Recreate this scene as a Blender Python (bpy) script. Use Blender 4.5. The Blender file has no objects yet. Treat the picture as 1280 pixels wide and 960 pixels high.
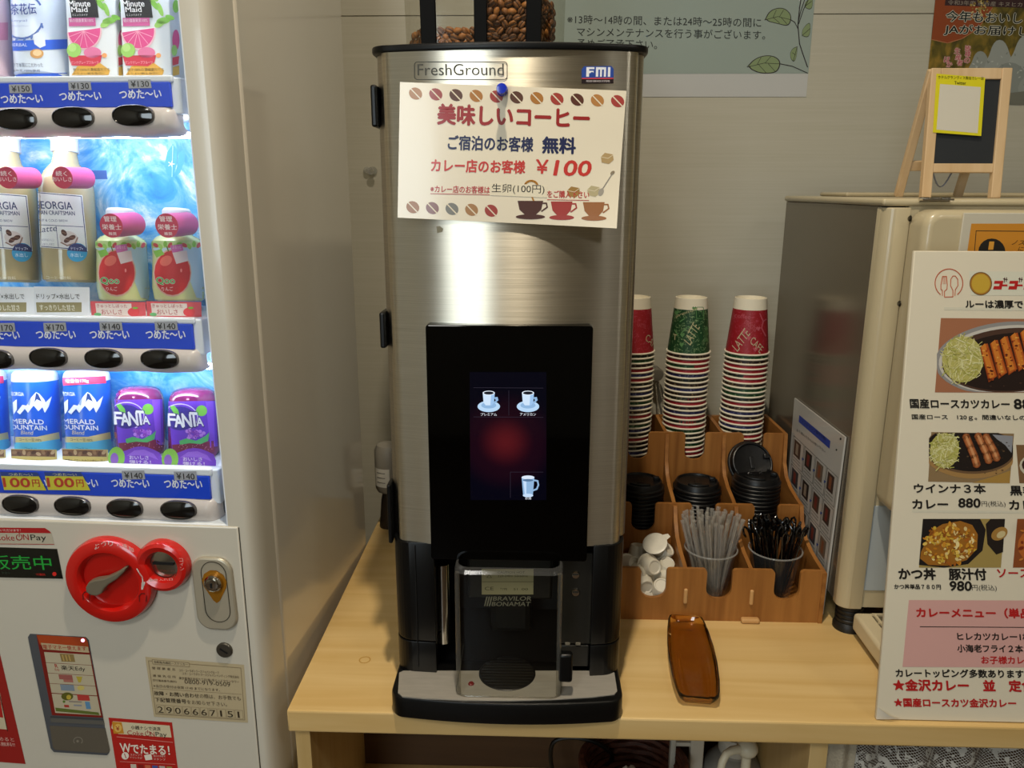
import bpy, bmesh, math, random
from mathutils import Vector, Matrix

# ---------------------------------------------------------------- camera, world, lights, exposure
SC = bpy.context.scene
COL = SC.collection
R = math.radians
FPX, PITCH, YAW, ROLL = 970.0, R(14.1), R(1.8), R(0.15)
CAM = Vector((0, 0, 1.485))
_f = Vector((-math.sin(YAW) * math.cos(PITCH), math.cos(YAW) * math.cos(PITCH), -math.sin(PITCH)))
_r0 = Vector((math.cos(YAW), math.sin(YAW), 0))
_u0 = _r0.cross(_f)
_r = _r0 * math.cos(ROLL) + _u0 * math.sin(ROLL)
_u = -_r0 * math.sin(ROLL) + _u0 * math.cos(ROLL)
cd = bpy.data.cameras.new('camera')
cd.sensor_width = 36
cd.lens = FPX / 1280 * 36
cd.clip_start = 0.02
co = bpy.data.objects.new('camera', cd)
COL.objects.link(co)
co.matrix_world = Matrix(((_r.x, _u.x, -_f.x, CAM.x), (_r.y, _u.y, -_f.y, CAM.y), (_r.z, _u.z, -_f.z, CAM.z), (0, 0, 0, 1)))
SC.camera = co

SC.view_settings.view_transform = 'Standard'
SC.view_settings.look = 'None'
SC.view_settings.gamma = 1
SC.view_settings.use_curve_mapping = False
SC.view_settings.exposure = 0.0
SC.cycles.max_bounces = 8
SC.cycles.transparent_max_bounces = 24
SC.cycles.use_denoising = True
SC.cycles.sample_clamp_indirect = 4.0

W = bpy.data.worlds.new('world')
SC.world = W
W.use_nodes = True
W.node_tree.nodes['Background'].inputs[0].default_value = (0.55, 0.62, 0.72, 1)
W.node_tree.nodes['Background'].inputs[1].default_value = 0.15


def area(name, loc, target, size, power, col, size_y=None, spread=180):
    l = bpy.data.lights.new(name, 'AREA')
    l.shape = 'RECTANGLE' if size_y else 'DISK'
    l.size = size
    if size_y:
        l.size_y = size_y
    l.energy = power
    l.color = col
    l.spread = R(spread)
    o = bpy.data.objects.new(name, l)
    COL.objects.link(o)
    o.location = loc
    o.rotation_euler = (Vector(target) - Vector(loc)).to_track_quat('-Z', 'Y').to_euler()
    return o


WARM = (1.0, 0.87, 0.68)
area('downlight_lamp', (-0.02, 0.54, 2.92), (-0.02, 0.56, 0), 0.06, 17, WARM, None, 140)
area('rear_fill', (-0.7, -1.1, 2.92), (-0.7, -1.1, 0), 0.6, 24, (1.0, 0.97, 0.90))  # added fill light behind the camera, not a known fitting
area('side_fill', (1.4, -0.7, 2.92), (1.4, -0.7, 0), 0.4, 7, (1.0, 0.95, 0.85))  # weak fill added from the right, no fitting known there
area('window_daylight', (-1.05, -2.50, 1.68), (-1.05, 0, 1.68), 0.95, 26, (0.82, 0.94, 1.0), 1.2)


# ---------------------------------------------------------------- pixel rays (photo seen as 1280 x 960) met with real surfaces
def ray(x, y):
    return _f + _r * ((x - 640) / FPX) - _u * ((y - 480) / FPX)


def atY(x, y, Y):
    d = ray(x, y)
    return CAM + d * (Y / d.y)


def atZ(x, y, Z):
    d = ray(x, y)
    return CAM + d * ((Z - CAM.z) / d.z)


def atX(x, y, X):
    d = ray(x, y)
    return CAM + d * (X / d.x)


def atP(x, y, p, n):
    d = ray(x, y)
    return CAM + d * ((p - CAM).dot(n) / d.dot(n))


# ---------------------------------------------------------------- materials
def lin(c):
    if isinstance(c, str):
        c = c.lstrip('#')
        c = [int(c[i:i + 2], 16) / 255 for i in (0, 2, 4)]
    return tuple(x / 12.92 if x <= 0.04045 else ((x + 0.055) / 1.055) ** 2.4 for x in c[:3])


MATS = {}


def M(name, col='#808080', rough=0.5, metal=0.0, spec=0.5, coat=0.0, emit=0.0, ecol=None, var=0.0, vscale=8.0,
      stretch=(1, 1, 1), bump=0.0, trans=0.0, ior=1.45, aniso=0.0):
    if name in MATS:
        return MATS[name]
    m = bpy.data.materials.new(name)
    m.use_nodes = True
    nt = m.node_tree
    b = nt.nodes['Principled BSDF']
    c = lin(col)
    b.inputs['Base Color'].default_value = (*c, 1)
    b.inputs['Roughness'].default_value = rough
    b.inputs['Metallic'].default_value = metal
    b.inputs['Specular IOR Level'].default_value = spec
    b.inputs['Coat Weight'].default_value = coat
    b.inputs['Coat Roughness'].default_value = 0.08
    b.inputs['Transmission Weight'].default_value = trans
    b.inputs['IOR'].default_value = ior
    if emit:
        b.inputs['Emission Color'].default_value = (*lin(ecol or col), 1)
        b.inputs['Emission Strength'].default_value = emit
    if aniso:
        b.inputs['Anisotropic'].default_value = aniso
        b.inputs['Anisotropic Rotation'].default_value = 0.25
        t = nt.nodes.new('ShaderNodeTangent')
        t.direction_type = 'RADIAL'
        t.axis = 'Z'
        nt.links.new(t.outputs[0], b.inputs['Tangent'])
    if var or bump:
        tc = nt.nodes.new('ShaderNodeTexCoord')
        mp = nt.nodes.new('ShaderNodeMapping')
        mp.inputs['Scale'].default_value = stretch
        no = nt.nodes.new('ShaderNodeTexNoise')
        no.inputs['Scale'].default_value = vscale
        no.inputs['Detail'].default_value = 5
        nt.links.new(tc.outputs['Object'], mp.inputs[0])
        nt.links.new(mp.outputs[0], no.inputs['Vector'])
        if var:
            rp = nt.nodes.new('ShaderNodeValToRGB')
            rp.color_ramp.elements[0].position = 0.3
            rp.color_ramp.elements[1].position = 0.7
            rp.color_ramp.elements[0].color = (*[x * (1 - var) for x in c], 1)
            rp.color_ramp.elements[1].color = (*[min(1, x * (1 + var)) for x in c], 1)
            nt.links.new(no.outputs[0], rp.inputs[0])
            nt.links.new(rp.outputs[0], b.inputs['Base Color'])
        if bump:
            bp = nt.nodes.new('ShaderNodeBump')
            bp.inputs['Strength'].default_value = bump
            bp.inputs['Distance'].default_value = 0.002
            nt.links.new(no.outputs[0], bp.inputs['Height'])
            nt.links.new(bp.outputs[0], b.inputs['Normal'])
    MATS[name] = m
    return m


def ink(col, emit=0.0):
    return M('print_%s%s' % (col.lstrip('#'), '_lit' if emit else ''), col, 0.55, spec=0.35, emit=emit)


def clear(name, tint=(0.93, 0.94, 0.93), edge=0.35, rough=0.05, haze=0.0):
    """thin clear plastic or glass: see-through with a Fresnel reflection"""
    if name in MATS:
        return MATS[name]
    m = bpy.data.materials.new(name)
    m.use_nodes = True
    nt = m.node_tree
    nt.nodes.clear()
    out = nt.nodes.new('ShaderNodeOutputMaterial')
    tr = nt.nodes.new('ShaderNodeBsdfTransparent')
    tr.inputs[0].default_value = (*tint, 1)
    gl = nt.nodes.new('ShaderNodeBsdfGlossy')
    gl.inputs['Roughness'].default_value = rough
    gl.inputs[0].default_value = (0.9, 0.9, 0.9, 1)
    fr = nt.nodes.new('ShaderNodeLayerWeight')
    fr.inputs[0].default_value = 0.5
    pw = nt.nodes.new('ShaderNodeMath'); pw.operation = 'POWER'; pw.inputs[1].default_value = 3.5
    ml = nt.nodes.new('ShaderNodeMath'); ml.operation = 'MULTIPLY_ADD'; ml.inputs[1].default_value = min(0.9, edge * 1.6); ml.inputs[2].default_value = 0.035
    mx = nt.nodes.new('ShaderNodeMixShader')
    nt.links.new(fr.outputs['Facing'], pw.inputs[0])
    nt.links.new(pw.outputs[0], ml.inputs[0])
    nt.links.new(ml.outputs[0], mx.inputs[0])
    nt.links.new(tr.outputs[0], mx.inputs[1])
    nt.links.new(gl.outputs[0], mx.inputs[2])
    last = mx
    if haze:
        df = nt.nodes.new('ShaderNodeBsdfDiffuse')
        df.inputs[0].default_value = (0.8, 0.8, 0.78, 1)
        m2 = nt.nodes.new('ShaderNodeMixShader')
        m2.inputs[0].default_value = haze
        nt.links.new(mx.outputs[0], m2.inputs[1])
        nt.links.new(df.outputs[0], m2.inputs[2])
        last = m2
    nt.links.new(last.outputs[0], out.inputs[0])
    MATS[name] = m
    return m


def wood(name, c1, c2, grain='X', scale=6.0, rough=0.45, bands=0.6):
    if name in MATS:
        return MATS[name]
    m = bpy.data.materials.new(name)
    m.use_nodes = True
    nt = m.node_tree
    b = nt.nodes['Principled BSDF']
    b.inputs['Roughness'].default_value = rough
    tc = nt.nodes.new('ShaderNodeTexCoord')
    mp = nt.nodes.new('ShaderNodeMapping')
    s = [14, 14, 14]
    s['XYZ'.index(grain)] = 0.9
    mp.inputs['Scale'].default_value = s
    n1 = nt.nodes.new('ShaderNodeTexNoise')
    n1.inputs['Scale'].default_value = scale
    n1.inputs['Detail'].default_value = 6
    n1.inputs['Distortion'].default_value = bands
    rp = nt.nodes.new('ShaderNodeValToRGB')
    rp.color_ramp.elements[0].position = 0.32
    rp.color_ramp.elements[1].position = 0.68
    rp.color_ramp.elements[0].color = (*lin(c1), 1)
    rp.color_ramp.elements[1].color = (*lin(c2), 1)
    nt.links.new(tc.outputs['Object'], mp.inputs[0])
    nt.links.new(mp.outputs[0], n1.inputs['Vector'])
    nt.links.new(n1.outputs[0], rp.inputs[0])
    nt.links.new(rp.outputs[0], b.inputs['Base Color'])
    MATS[name] = m
    return m


# ---------------------------------------------------------------- mesh builder
INV = {}


def rrect(w, h, r, n=5, cx=0.0, cy=0.0):
    pts = []
    for k, (sx, sy) in enumerate(((1, 1), (-1, 1), (-1, -1), (1, -1))):
        for i in range(n + 1):
            a = R(90 * k + 90 * i / n)
            pts.append((cx + sx * (w / 2 - r) + r * math.cos(a), cy + sy * (h / 2 - r) + r * math.sin(a)))
    return pts


class MB:
    def __init__(s):
        s.bm = bmesh.new()
        s.mats = []
        s.flat = set()
        s.smooth_angle = 35

    def mi(s, m):
        if m not in s.mats:
            s.mats.append(m)
        return s.mats.index(m)

    def add(s, verts, faces, m, bev=0.0, seg=2):
        i = s.mi(m)
        vs = [s.bm.verts.new(v) for v in verts]
        fs = []
        for f in faces:
            try:
                q = s.bm.faces.new([vs[k] for k in f])
                q.material_index = i
                fs.append(q)
            except ValueError:
                pass
        s.bm.normal_update()
        if bev:
            old = set(s.bm.faces) - set(fs)
            es = list({e for q in fs for e in q.edges if len(e.link_faces) == 2 and e.calc_face_angle(0) > 0.5})
            bmesh.ops.bevel(s.bm, geom=es, offset=bev, segments=seg, profile=0.5, affect='EDGES', clamp_overlap=True, material=i)
            s.bm.normal_update()
            s._flats(old, es)
        return s

    def _flats(s, old, _):
        big = [f for f in s.bm.faces if f not in old]
        top = sorted(big, key=lambda f: -f.calc_area())[:max(6, len(big) // 6)]
        amax = top[0].calc_area()
        for f in top:
            if f.calc_area() > 0.02 * amax and all(len(e.link_faces) != 2 or e.calc_face_angle(0) > R(8) for e in f.edges):
                s.flat.add(f)

    def box(s, x0, x1, y0, y1, z0, z1, m, bev=0.0, T=None, seg=2):
        v = [Vector((x, y, z)) for z in (z0, z1) for y in (y0, y1) for x in (x0, x1)]
        if T:
            v = [T @ p for p in v]
        return s.add(v, [(0, 2, 3, 1), (4, 5, 7, 6), (0, 1, 5, 4), (2, 6, 7, 3), (0, 4, 6, 2), (1, 3, 7, 5)], m, bev, seg)

    def prism(s, pts, ext, m, bev=0.0, seg=2):
        pts = [Vector(p) for p in pts]
        ext = Vector(ext)
        n = len(pts)
        nrm = Vector((0, 0, 0))
        for k in range(n):
            nrm += (pts[k] - pts[0]).cross(pts[(k + 1) % n] - pts[0])
        if nrm.dot(ext) > 0:
            pts.reverse()
        v = pts + [p + ext for p in pts]
        f = [tuple(range(n)), tuple(range(2 * n - 1, n - 1, -1))]
        f += [(k, n + k, n + (k + 1) % n, (k + 1) % n) for k in range(n)]
        return s.add(v, f, m, bev, seg)

    def lathe(s, prof, m, T=Matrix.Identity(4), n=32, a0=0.0, a1=360.0, mats=None):
        full = abs(a1 - a0) >= 360
        k = n if full else n + 1
        verts, faces = [], []
        for r, z in prof:
            for i in range(k):
                a = R(a0 + (a1 - a0) * i / n)
                verts.append(T @ Vector((r * math.cos(a), r * math.sin(a), z)))
        fm = []
        for j in range(len(prof) - 1):
            for i in range(n):
                a, b = j * k + i, j * k + (i + 1) % k
                faces.append((a, b, b + k, a + k))
                fm.append(j)
        ii = [s.mi(x) for x in mats] if mats else [s.mi(m)] * (len(prof) - 1)
        vs = [s.bm.verts.new(v) for v in verts]
        for f, j in zip(faces, fm):
            q = s.bm.faces.new([vs[x] for x in f])
            q.material_index = ii[j]
            q.smooth = True
        bmesh.ops.remove_doubles(s.bm, verts=vs, dist=1e-6)
        return s

    def tube(s, pts, r, m, n=8, closed=False, flat=1.0):
        pts = [Vector(p) for p in pts]
        N = len(pts)
        rs = r if isinstance(r, (list, tuple)) else [r] * N
        i = s.mi(m)
        rings = []
        up = None
        for k in range(N):
            a = pts[k - 1] if (k or closed) else pts[0]
            b = pts[(k + 1) % N] if (k < N - 1 or closed) else pts[-1]
            t = (b - a).normalized()
            if up is None:
                up = t.cross(Vector((0, 0, 1)) if abs(t.z) < 0.9 else Vector((1, 0, 0))).normalized()
            up = (up - t * up.dot(t)).normalized()
            w = t.cross(up)
            rings.append([s.bm.verts.new(pts[k] + (up * math.cos(2 * math.pi * j / n) + w * (flat * math.sin(2 * math.pi * j / n))) * rs[k]) for j in range(n)])
        for k in range(N if closed else N - 1):
            A, B = rings[k], rings[(k + 1) % N]
            for j in range(n):
                q = s.bm.faces.new((A[j], A[(j + 1) % n], B[(j + 1) % n], B[j]))
                q.material_index = i
                q.smooth = True
        if not closed:
            for A in (rings[0][::-1], rings[-1]):
                q = s.bm.faces.new(A)
                q.material_index = i
        return s

    def ell(s, c, rad, m, T=None, nu=14, nv=9):
        c = Vector(c)
        T = T or Matrix.Identity(3)
        i = s.mi(m)
        g = []
        for a in range(1, nv):
            th = math.pi * a / nv
            g.append([s.bm.verts.new(c + T @ Vector((rad[0] * math.sin(th) * math.cos(2 * math.pi * b / nu), rad[1] * math.sin(th) * math.sin(2 * math.pi * b / nu), rad[2] * math.cos(th)))) for b in range(nu)])
        t = s.bm.verts.new(c + T @ Vector((0, 0, rad[2])))
        d = s.bm.verts.new(c - T @ Vector((0, 0, rad[2])))
        fs = []
        for b in range(nu):
            b2 = (b + 1) % nu
            fs.append((t, g[0][b], g[0][b2]))
            fs.append((d, g[-1][b2], g[-1][b]))
            for a in range(nv - 2):
                fs.append((g[a][b], g[a + 1][b], g[a + 1][b2], g[a][b2]))
        for f in fs:
            q = s.bm.faces.new(f)
            q.material_index = i
            q.smooth = True
        return s

    def grid(s, fn, nu, nv, m, smooth=True):
        i = s.mi(m)
        g = [[s.bm.verts.new(fn(a / nu, b / nv)) for a in range(nu + 1)] for b in range(nv + 1)]
        for b in range(nv):
            for a in range(nu):
                q = s.bm.faces.new((g[b][a], g[b][a + 1], g[b + 1][a + 1], g[b + 1][a]))
                q.material_index = i
                q.smooth = smooth
        return s

    def build(s, name, parent=None, label=None, cat=None, group=None, kind=None, origin=None, local=False, auto=True):
        me = bpy.data.meshes.new(name)
        s.bm.normal_update()
        if auto:
            for f in s.bm.faces:
                f.smooth = not (f in s.flat)
            for e in s.bm.edges:
                if len(e.link_faces) == 2 and e.calc_face_angle(0) > R(s.smooth_angle):
                    e.smooth = False
        s.bm.to_mesh(me)
        s.bm.free()
        for m in s.mats:
            me.materials.append(m)
        o = bpy.data.objects.new(name, me)
        COL.objects.link(o)
        if parent is not None:
            o.parent = parent
            KIDS.setdefault(parent.name, []).append(o)
            inv = INV.get(parent.name, Matrix.Identity(4))
            INV[o.name] = inv
            if not local:
                me.transform(inv)
        elif origin is not None:
            me.transform(Matrix.Translation(-Vector(origin)))
            o.location = origin
            INV[o.name] = Matrix.Translation(-Vector(origin))
        meta(o, label, cat, group, kind)
        return o


def meta(o, label=None, cat=None, group=None, kind=None):
    if label:
        o['label'] = label
    if cat:
        o['category'] = cat
    if group:
        o['group'] = group
    if kind:
        o['kind'] = kind
    return o


def thing(name, label, cat, loc=(0, 0, 0), rotz=0.0, group=None):
    o = bpy.data.objects.new(name, None)
    COL.objects.link(o)
    o.empty_display_size = 0.05
    o.location = loc
    o.rotation_euler = (0, 0, rotz)
    INV[o.name] = (Matrix.Translation(Vector(loc)) @ Matrix.Rotation(rotz, 4, 'Z')).inverted()
    return meta(o, label, cat, group)


def dup(root, label=None, loc=None, rot=None, group=None):
    def cp(o, par):
        c = o.copy()
        COL.objects.link(c)
        if par is not None:
            c.parent = par
        for ch in [x for x in KIDS.get(o.name, [])]:
            cp(ch, c)
        return c
    c = cp(root, None)
    if label:
        c['label'] = label
    if group:
        c['group'] = group
    if loc is not None:
        c.location = loc
    if rot is not None:
        c.rotation_euler = rot
    return c


KIDS = {}

# ---------------------------------------------------------------- flat or wrapped print
TXT = {}


def tmesh(body, bold):
    k = (body, bold)
    if k not in TXT:
        cu = bpy.data.curves.new('lettering', 'FONT')
        cu.body = body
        cu.resolution_u = 3
        cu.offset = bold
        ob = bpy.data.objects.new('lettering', cu)
        me = bpy.data.meshes.new_from_object(ob)
        vs = [(v.co.x, v.co.y) for v in me.vertices]
        fs = [tuple(p.vertices) for p in me.polygons]
        x0, x1 = min(v[0] for v in vs), max(v[0] for v in vs)
        y0, y1 = min(v[1] for v in vs), max(v[1] for v in vs)
        TXT[k] = ([((a - x0) / (x1 - x0), (b - y0) / (y1 - y0)) for a, b in vs], fs, (x1 - x0) / (y1 - y0))
        bpy.data.objects.remove(ob)
        bpy.data.curves.remove(cu)
        bpy.data.meshes.remove(me)
    return TXT[k]


def plane_proj(p, n, base=0.0):
    p, n = Vector(p), Vector(n).normalized()
    return lambda x, y, h: atP(x, y, p, n) + n * (h + base)


class Art:
    """print laid on a surface; proj(x, y, height) gives the point on the surface"""

    def __init__(s, mb, proj, slope=0.0, step=None, dx=0.0, dy=0.0, warp=None, lift=0.00012, lean=None, ystep=None):
        s.mb, s.proj, s.slope, s.step, s.dx, s.dy, s.warp, s.lift, s.lean, s.ystep = mb, proj, slope, step, dx, dy, warp, lift, lean, ystep or (step if warp else None)

    def _put(s, pts, faces, m, lay):
        bm = bmesh.new()
        vs = [bm.verts.new((x + s.dx, y + s.dy, 0)) for x, y in pts]
        for f in faces:
            try:
                bm.faces.new([vs[k] for k in f])
            except ValueError:
                pass
        if s.step:
            xs = [v.co.x for v in bm.verts]
            k = math.ceil(min(xs) / s.step + 1e-6)
            while k * s.step < max(xs) - 1e-6:
                bmesh.ops.bisect_plane(bm, geom=bm.verts[:] + bm.edges[:] + bm.faces[:], plane_co=(k * s.step, 0, 0), plane_no=(1, 0, 0))
                k += 1
            if s.ystep:
                ys = [v.co.y for v in bm.verts]
                k = math.ceil(min(ys) / s.ystep + 1e-6)
                while k * s.ystep < max(ys) - 1e-6:
                    bmesh.ops.bisect_plane(bm, geom=bm.verts[:] + bm.edges[:] + bm.faces[:], plane_co=(0, k * s.ystep, 0), plane_no=(0, 1, 0))
                    k += 1
        bm.verts.index_update()
        out = []
        for v in bm.verts:
            p = s.proj(v.co.x, v.co.y, s.lift * (lay + 1))
            out.append(s.warp(p) if s.warp else p)
        i = s.mb.mi(m)
        nv = [s.mb.bm.verts.new(p) for p in out]
        for f in bm.faces:
            ids = [v.index for v in f.verts]
            try:
                q = s.mb.bm.faces.new([nv[k] for k in ids])
                q.material_index = i
            except ValueError:
                pass
        bm.free()

    def poly(s, pts, col, lay=0, m=None):
        s._put(pts, [tuple(range(len(pts)))], m or ink(col), lay)
        return s

    def ell(s, cx, cy, rx, ry, col, lay=1, rot=0.0, n=20, m=None, a0=0, a1=360):
        c, d = math.cos(R(rot)), math.sin(R(rot))
        k = n if a1 - a0 >= 360 else n + 1
        q = [(rx * math.cos(R(a0 + (a1 - a0) * i / n)), ry * math.sin(R(a0 + (a1 - a0) * i / n))) for i in range(k)]
        return s.poly([(cx + x * c - y * d, cy + x * d + y * c) for x, y in q], col, lay, m)

    def rect(s, x0, y0, x1, y1, col, lay=0, m=None):
        """x0,y0 top left, x1,y1 lower right; follows the slope of the print"""
        k = s.slope * (x1 - x0)
        l0, l1 = s.ln(x0, y0) * (y1 - y0), s.ln(x1, y0) * (y1 - y0)
        return s.poly([(x0, y0), (x1, y0 + k), (x1 - l1, y1 + k), (x0 - l0, y1)], col, lay, m)

    def ln(s, x, y):
        """sideways pixels per pixel upward of a true vertical"""
        return s.lean if s.lean is not None else (x - 630) / (4340 - y)

    def line(s, pts, w, col, lay=1, closed=False, m=None):
        n = len(pts)
        for k in range(n if closed else n - 1):
            (x0, y0), (x1, y1) = pts[k], pts[(k + 1) % n]
            L = math.hypot(x1 - x0, y1 - y0) or 1
            nx, ny = -(y1 - y0) / L * w / 2, (x1 - x0) / L * w / 2
            ex, ey = (x1 - x0) / L * w * 0.25, (y1 - y0) / L * w * 0.25
            s.poly([(x0 + nx - ex, y0 + ny - ey), (x1 + nx + ex, y1 + ny + ey), (x1 - nx + ex, y1 - ny + ey), (x0 - nx - ex, y0 - ny - ey)], col, lay, m)
        return s

    def ring(s, cx, cy, rx, ry, w, col, lay=1, rot=0, n=24, a0=0, a1=360):
        c, d = math.cos(R(rot)), math.sin(R(rot))
        pts = []
        for i in range(n + (0 if a1 - a0 >= 360 else 1)):
            a = R(a0 + (a1 - a0) * i / n)
            x, y = rx * math.cos(a), ry * math.sin(a)
            pts.append((cx + x * c - y * d, cy + x * d + y * c))
        return s.line(pts, w, col, lay, a1 - a0 >= 360)

    def text(s, body, x, y, w, h, col, bold=0.0, lay=2, slope=None, up=None, m=None, italic=0.0):
        """x,y = lower left of the lettering, w wide and h high"""
        vs, fs, asp = tmesh(body, 0.0)
        k = s.slope if slope is None else slope
        ux = s.ln(x, y) if up is None else up
        pts = [(x + a * w + b * h * (ux + italic), y + a * w * k - b * h) for a, b in vs]
        mm = m or ink(col)
        if bold <= 0.004:
            s._put(pts, fs, mm, lay)
            return s
        d = bold * 0.75 * h          # heavier lettering: the strokes are printed again slightly shifted
        for j, (ox, oy) in enumerate(((-1, 0), (1, 0), (0, -1), (0, 1), (0.7, 0.7), (-0.7, 0.7)) if bold > 0.03 else ((-1, 0), (1, 0), (0, -0.7), (0, 0.7))):
            s._put([(x_ + ox * d, y_ + oy * d) for x_, y_ in pts], fs, mm, lay + 0.06 * j)
        return s

# ================================================================ the setting
WALL_Y = 1.755


def structure(name, mb, label=None):
    return mb.build(name, kind='structure', label=label, cat='structure')


mw = bpy.data.materials.new('grained_wall')
mw.use_nodes = True
nt = mw.node_tree
b = nt.nodes['Principled BSDF']
b.inputs['Roughness'].default_value = 0.55
tc = nt.nodes.new('ShaderNodeTexCoord')
mp = nt.nodes.new('ShaderNodeMapping')
mp.inputs['Scale'].default_value = (2.0, 2.0, 110)
no = nt.nodes.new('ShaderNodeTexNoise')
no.inputs['Scale'].default_value = 2.2
no.inputs['Detail'].default_value = 6
rp = nt.nodes.new('ShaderNodeValToRGB')
rp.color_ramp.elements[0].position = 0.3
rp.color_ramp.elements[1].position = 0.7
rp.color_ramp.elements[0].color = (*lin('#b3af9d'), 1)
rp.color_ramp.elements[1].color = (*lin('#b9b5a5'), 1)
nt.links.new(tc.outputs['Object'], mp.inputs[0])
nt.links.new(mp.outputs[0], no.inputs['Vector'])
nt.links.new(no.outputs[0], rp.inputs[0])
nt.links.new(rp.outputs[0], b.inputs['Base Color'])

PLASTER = M('plaster', '#a89f8c', 0.7, var=0.04)
mb = MB()
zs = atY(440, 20, WALL_Y).z
mb.box(-2.0, 2.2, WALL_Y + 0.004, WALL_Y + 0.1, 0, 3.0, M('seam_grey', '#8d8775'))
mb.box(-2.0, 2.2, WALL_Y, WALL_Y + 0.02, 0, zs - 0.001, mw)
mb.box(-2.0, 2.2, WALL_Y, WALL_Y + 0.02, zs + 0.001, 3.0, mw)
structure('wall_back', mb)
structure('wall_left', MB().box(-2.1, -2.0, -2.7, 1.86, 0, 3.0, PLASTER))
structure('wall_right', MB().box(2.2, 2.3, -2.7, 1.86, 0, 3.0, PLASTER))
mb = MB()
mb.box(-2.0, -1.58, -2.7, -2.6, 0, 3.0, PLASTER).box(-0.52, 2.2, -2.7, -2.6, 0, 3.0, PLASTER)
mb.box(-1.58, -0.52, -2.7, -2.6, 0, 1.0, PLASTER).box(-1.58, -0.52, -2.7, -2.6, 2.3, 3.0, PLASTER)
structure('wall_front', mb)
mb = MB()
mb.box(-1.58, -1.54, -2.66, -2.58, 1.0, 2.3, M('window_white', '#d8d8d4', 0.4), 0.004).box(-0.56, -0.52, -2.66, -2.58, 1.0, 2.3, M('window_white'), 0.004)
mb.box(-1.54, -0.56, -2.66, -2.58, 1.0, 1.04, M('window_white'), 0.004).box(-1.54, -0.56, -2.66, -2.58, 2.26, 2.3, M('window_white'), 0.004)
structure('window_1', mb)
structure('floor', MB().box(-2.1, 2.3, -2.7, 1.86, -0.1, 0, M('floor_brown', '#4a3a2c', 0.35, var=0.15, vscale=3)))
structure('ceiling', MB().box(-2.1, 2.3, -2.7, 1.86, 3.0, 3.1, M('ceiling_white', '#bfb8a8', 0.8)))

# ================================================================ counter
MAPLE = wood('maple_laminate', '#cba869', '#d8b97f', 'X', 2.2, 0.38, 0.8)
MAPLE_V = wood('maple_upright', '#cba869', '#d8b97f', 'Z', 2.2, 0.45, 0.8)
CZ = 0.75
ct = thing('counter', 'long pale maple counter carrying the steel coffee machine and the wooden cup organizer', 'counter', (0.3, 1.36, 0))
mb = MB()
mb.box(-0.357, 1.25, 0.966, 1.75, CZ - 0.036, CZ, MAPLE, 0.003)
# a faint brown cup ring left on the laminate
p = atZ(456, 825, CZ)
mb.lathe([(0.0075, 0.0003), (0.0095, 0.0003)], M('cup_ring', '#b98f45', 0.5), Matrix.Translation(p), 20)
mb.build('worktop', ct)
MB().box(-0.352, -0.330, 0.982, 1.74, 0, CZ - 0.036, MAPLE_V, 0.001).build('side_panel', ct)
MB().box(0.407, 0.433, 0.985, 1.74, 0, CZ - 0.036, MAPLE_V, 0.001).build('side_panel', ct)
MB().box(-0.330, 0.407, 1.30, 1.32, 0, CZ - 0.036, wood('brown_back_board', '#4b3420', '#5a4028', 'X', 2, 0.5)).build('back_panel', ct)
MB().box(0.433, 1.24, 1.30, 1.32, 0, CZ - 0.036, wood('brown_back_board', '', '')).build('back_panel', ct)  # board added behind the lace so its holes read dark
MB().box(-0.330, 0.407, 1.0, 1.30, 0.36, 0.38, MAPLE, 0.001).build('shelf', ct)

# things kept on the shelf under the counter
SH = 0.38
mb = MB()
c = Vector((0.178, 1.16, SH))
BASK = M('wicker_brown', '#4a2413', 0.6, var=0.5, vscale=90, stretch=(1, 1, 5), bump=1.0)
for k in range(11):
    z = 0.010 + k * 0.0125
    rr = 0.062 + 0.022 * k / 11
    mb.tube([c + Vector((rr * 1.1 * math.cos(R(a)), rr * math.sin(R(a)), z + 0.002 * math.cos(R(a * 9 + 180 * (k % 2))))) for a in range(0, 360, 10)], 0.0066, BASK, 6, closed=True)
mb.lathe([(0.0, 0.004), (0.064, 0.004), (0.064, 0.01), (0.0, 0.01)], BASK, Matrix.Translation(c), 24)
bk = mb.build('wicker_basket', label='brown wicker basket on the shelf under the counter', cat='basket', origin=c)
mb = MB()
random.seed(4)
mb.grid(lambda u, v: c + Vector(((u - 0.5) * 0.085, (v - 0.5) * 0.07, 0.105 + 0.022 * math.sin(u * 9 + v * 3) * math.cos(v * 7 - u * 2) - 0.10 * ((u - .5) ** 2 + (v - .5) ** 2))), 14, 14, M('crumpled_white', '#b9b3a6', 0.8))
sol = mb.build('paper_bag', label='crumpled white paper bag lying inside the brown wicker basket', cat='paper bag', origin=c + Vector((0, 0, 0.1)))
mb = MB()
BLK = M('black_cable', '#0c0b0a', 0.45)
q = [atY(700, 990, 1.2), atY(689, 955, 1.2), atY(692, 928, 1.2), atY(715, 922, 1.2), atY(745, 928, 1.2), atY(765, 945, 1.22), atY(752, 962, 1.22), atY(735, 990, 1.22)]
z0 = SH + 0.006
q = [Vector((q[0].x + 0.01, 1.2, z0))] + q + [Vector((q[-1].x, 1.22, z0))]
sm = []
for k in range(len(q) - 1):
    for t in range(5):
        p0, p1, p2, p3 = q[max(k - 1, 0)], q[k], q[k + 1], q[min(k + 2, len(q) - 1)]
        t_ = t / 5
        sm.append(0.5 * (2 * p1 + (p2 - p0) * t_ + (2 * p0 - 5 * p1 + 4 * p2 - p3) * t_ ** 2 + (3 * p1 - p0 - 3 * p2 + p3) * t_ ** 3))
sm.append(q[-1])
mb.tube(sm, 0.004, BLK, 8)
mb.build('power_cable', label='black power cable looping below the counter beside the wicker basket', cat='cable', origin=q[0])
mb = MB()
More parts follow.
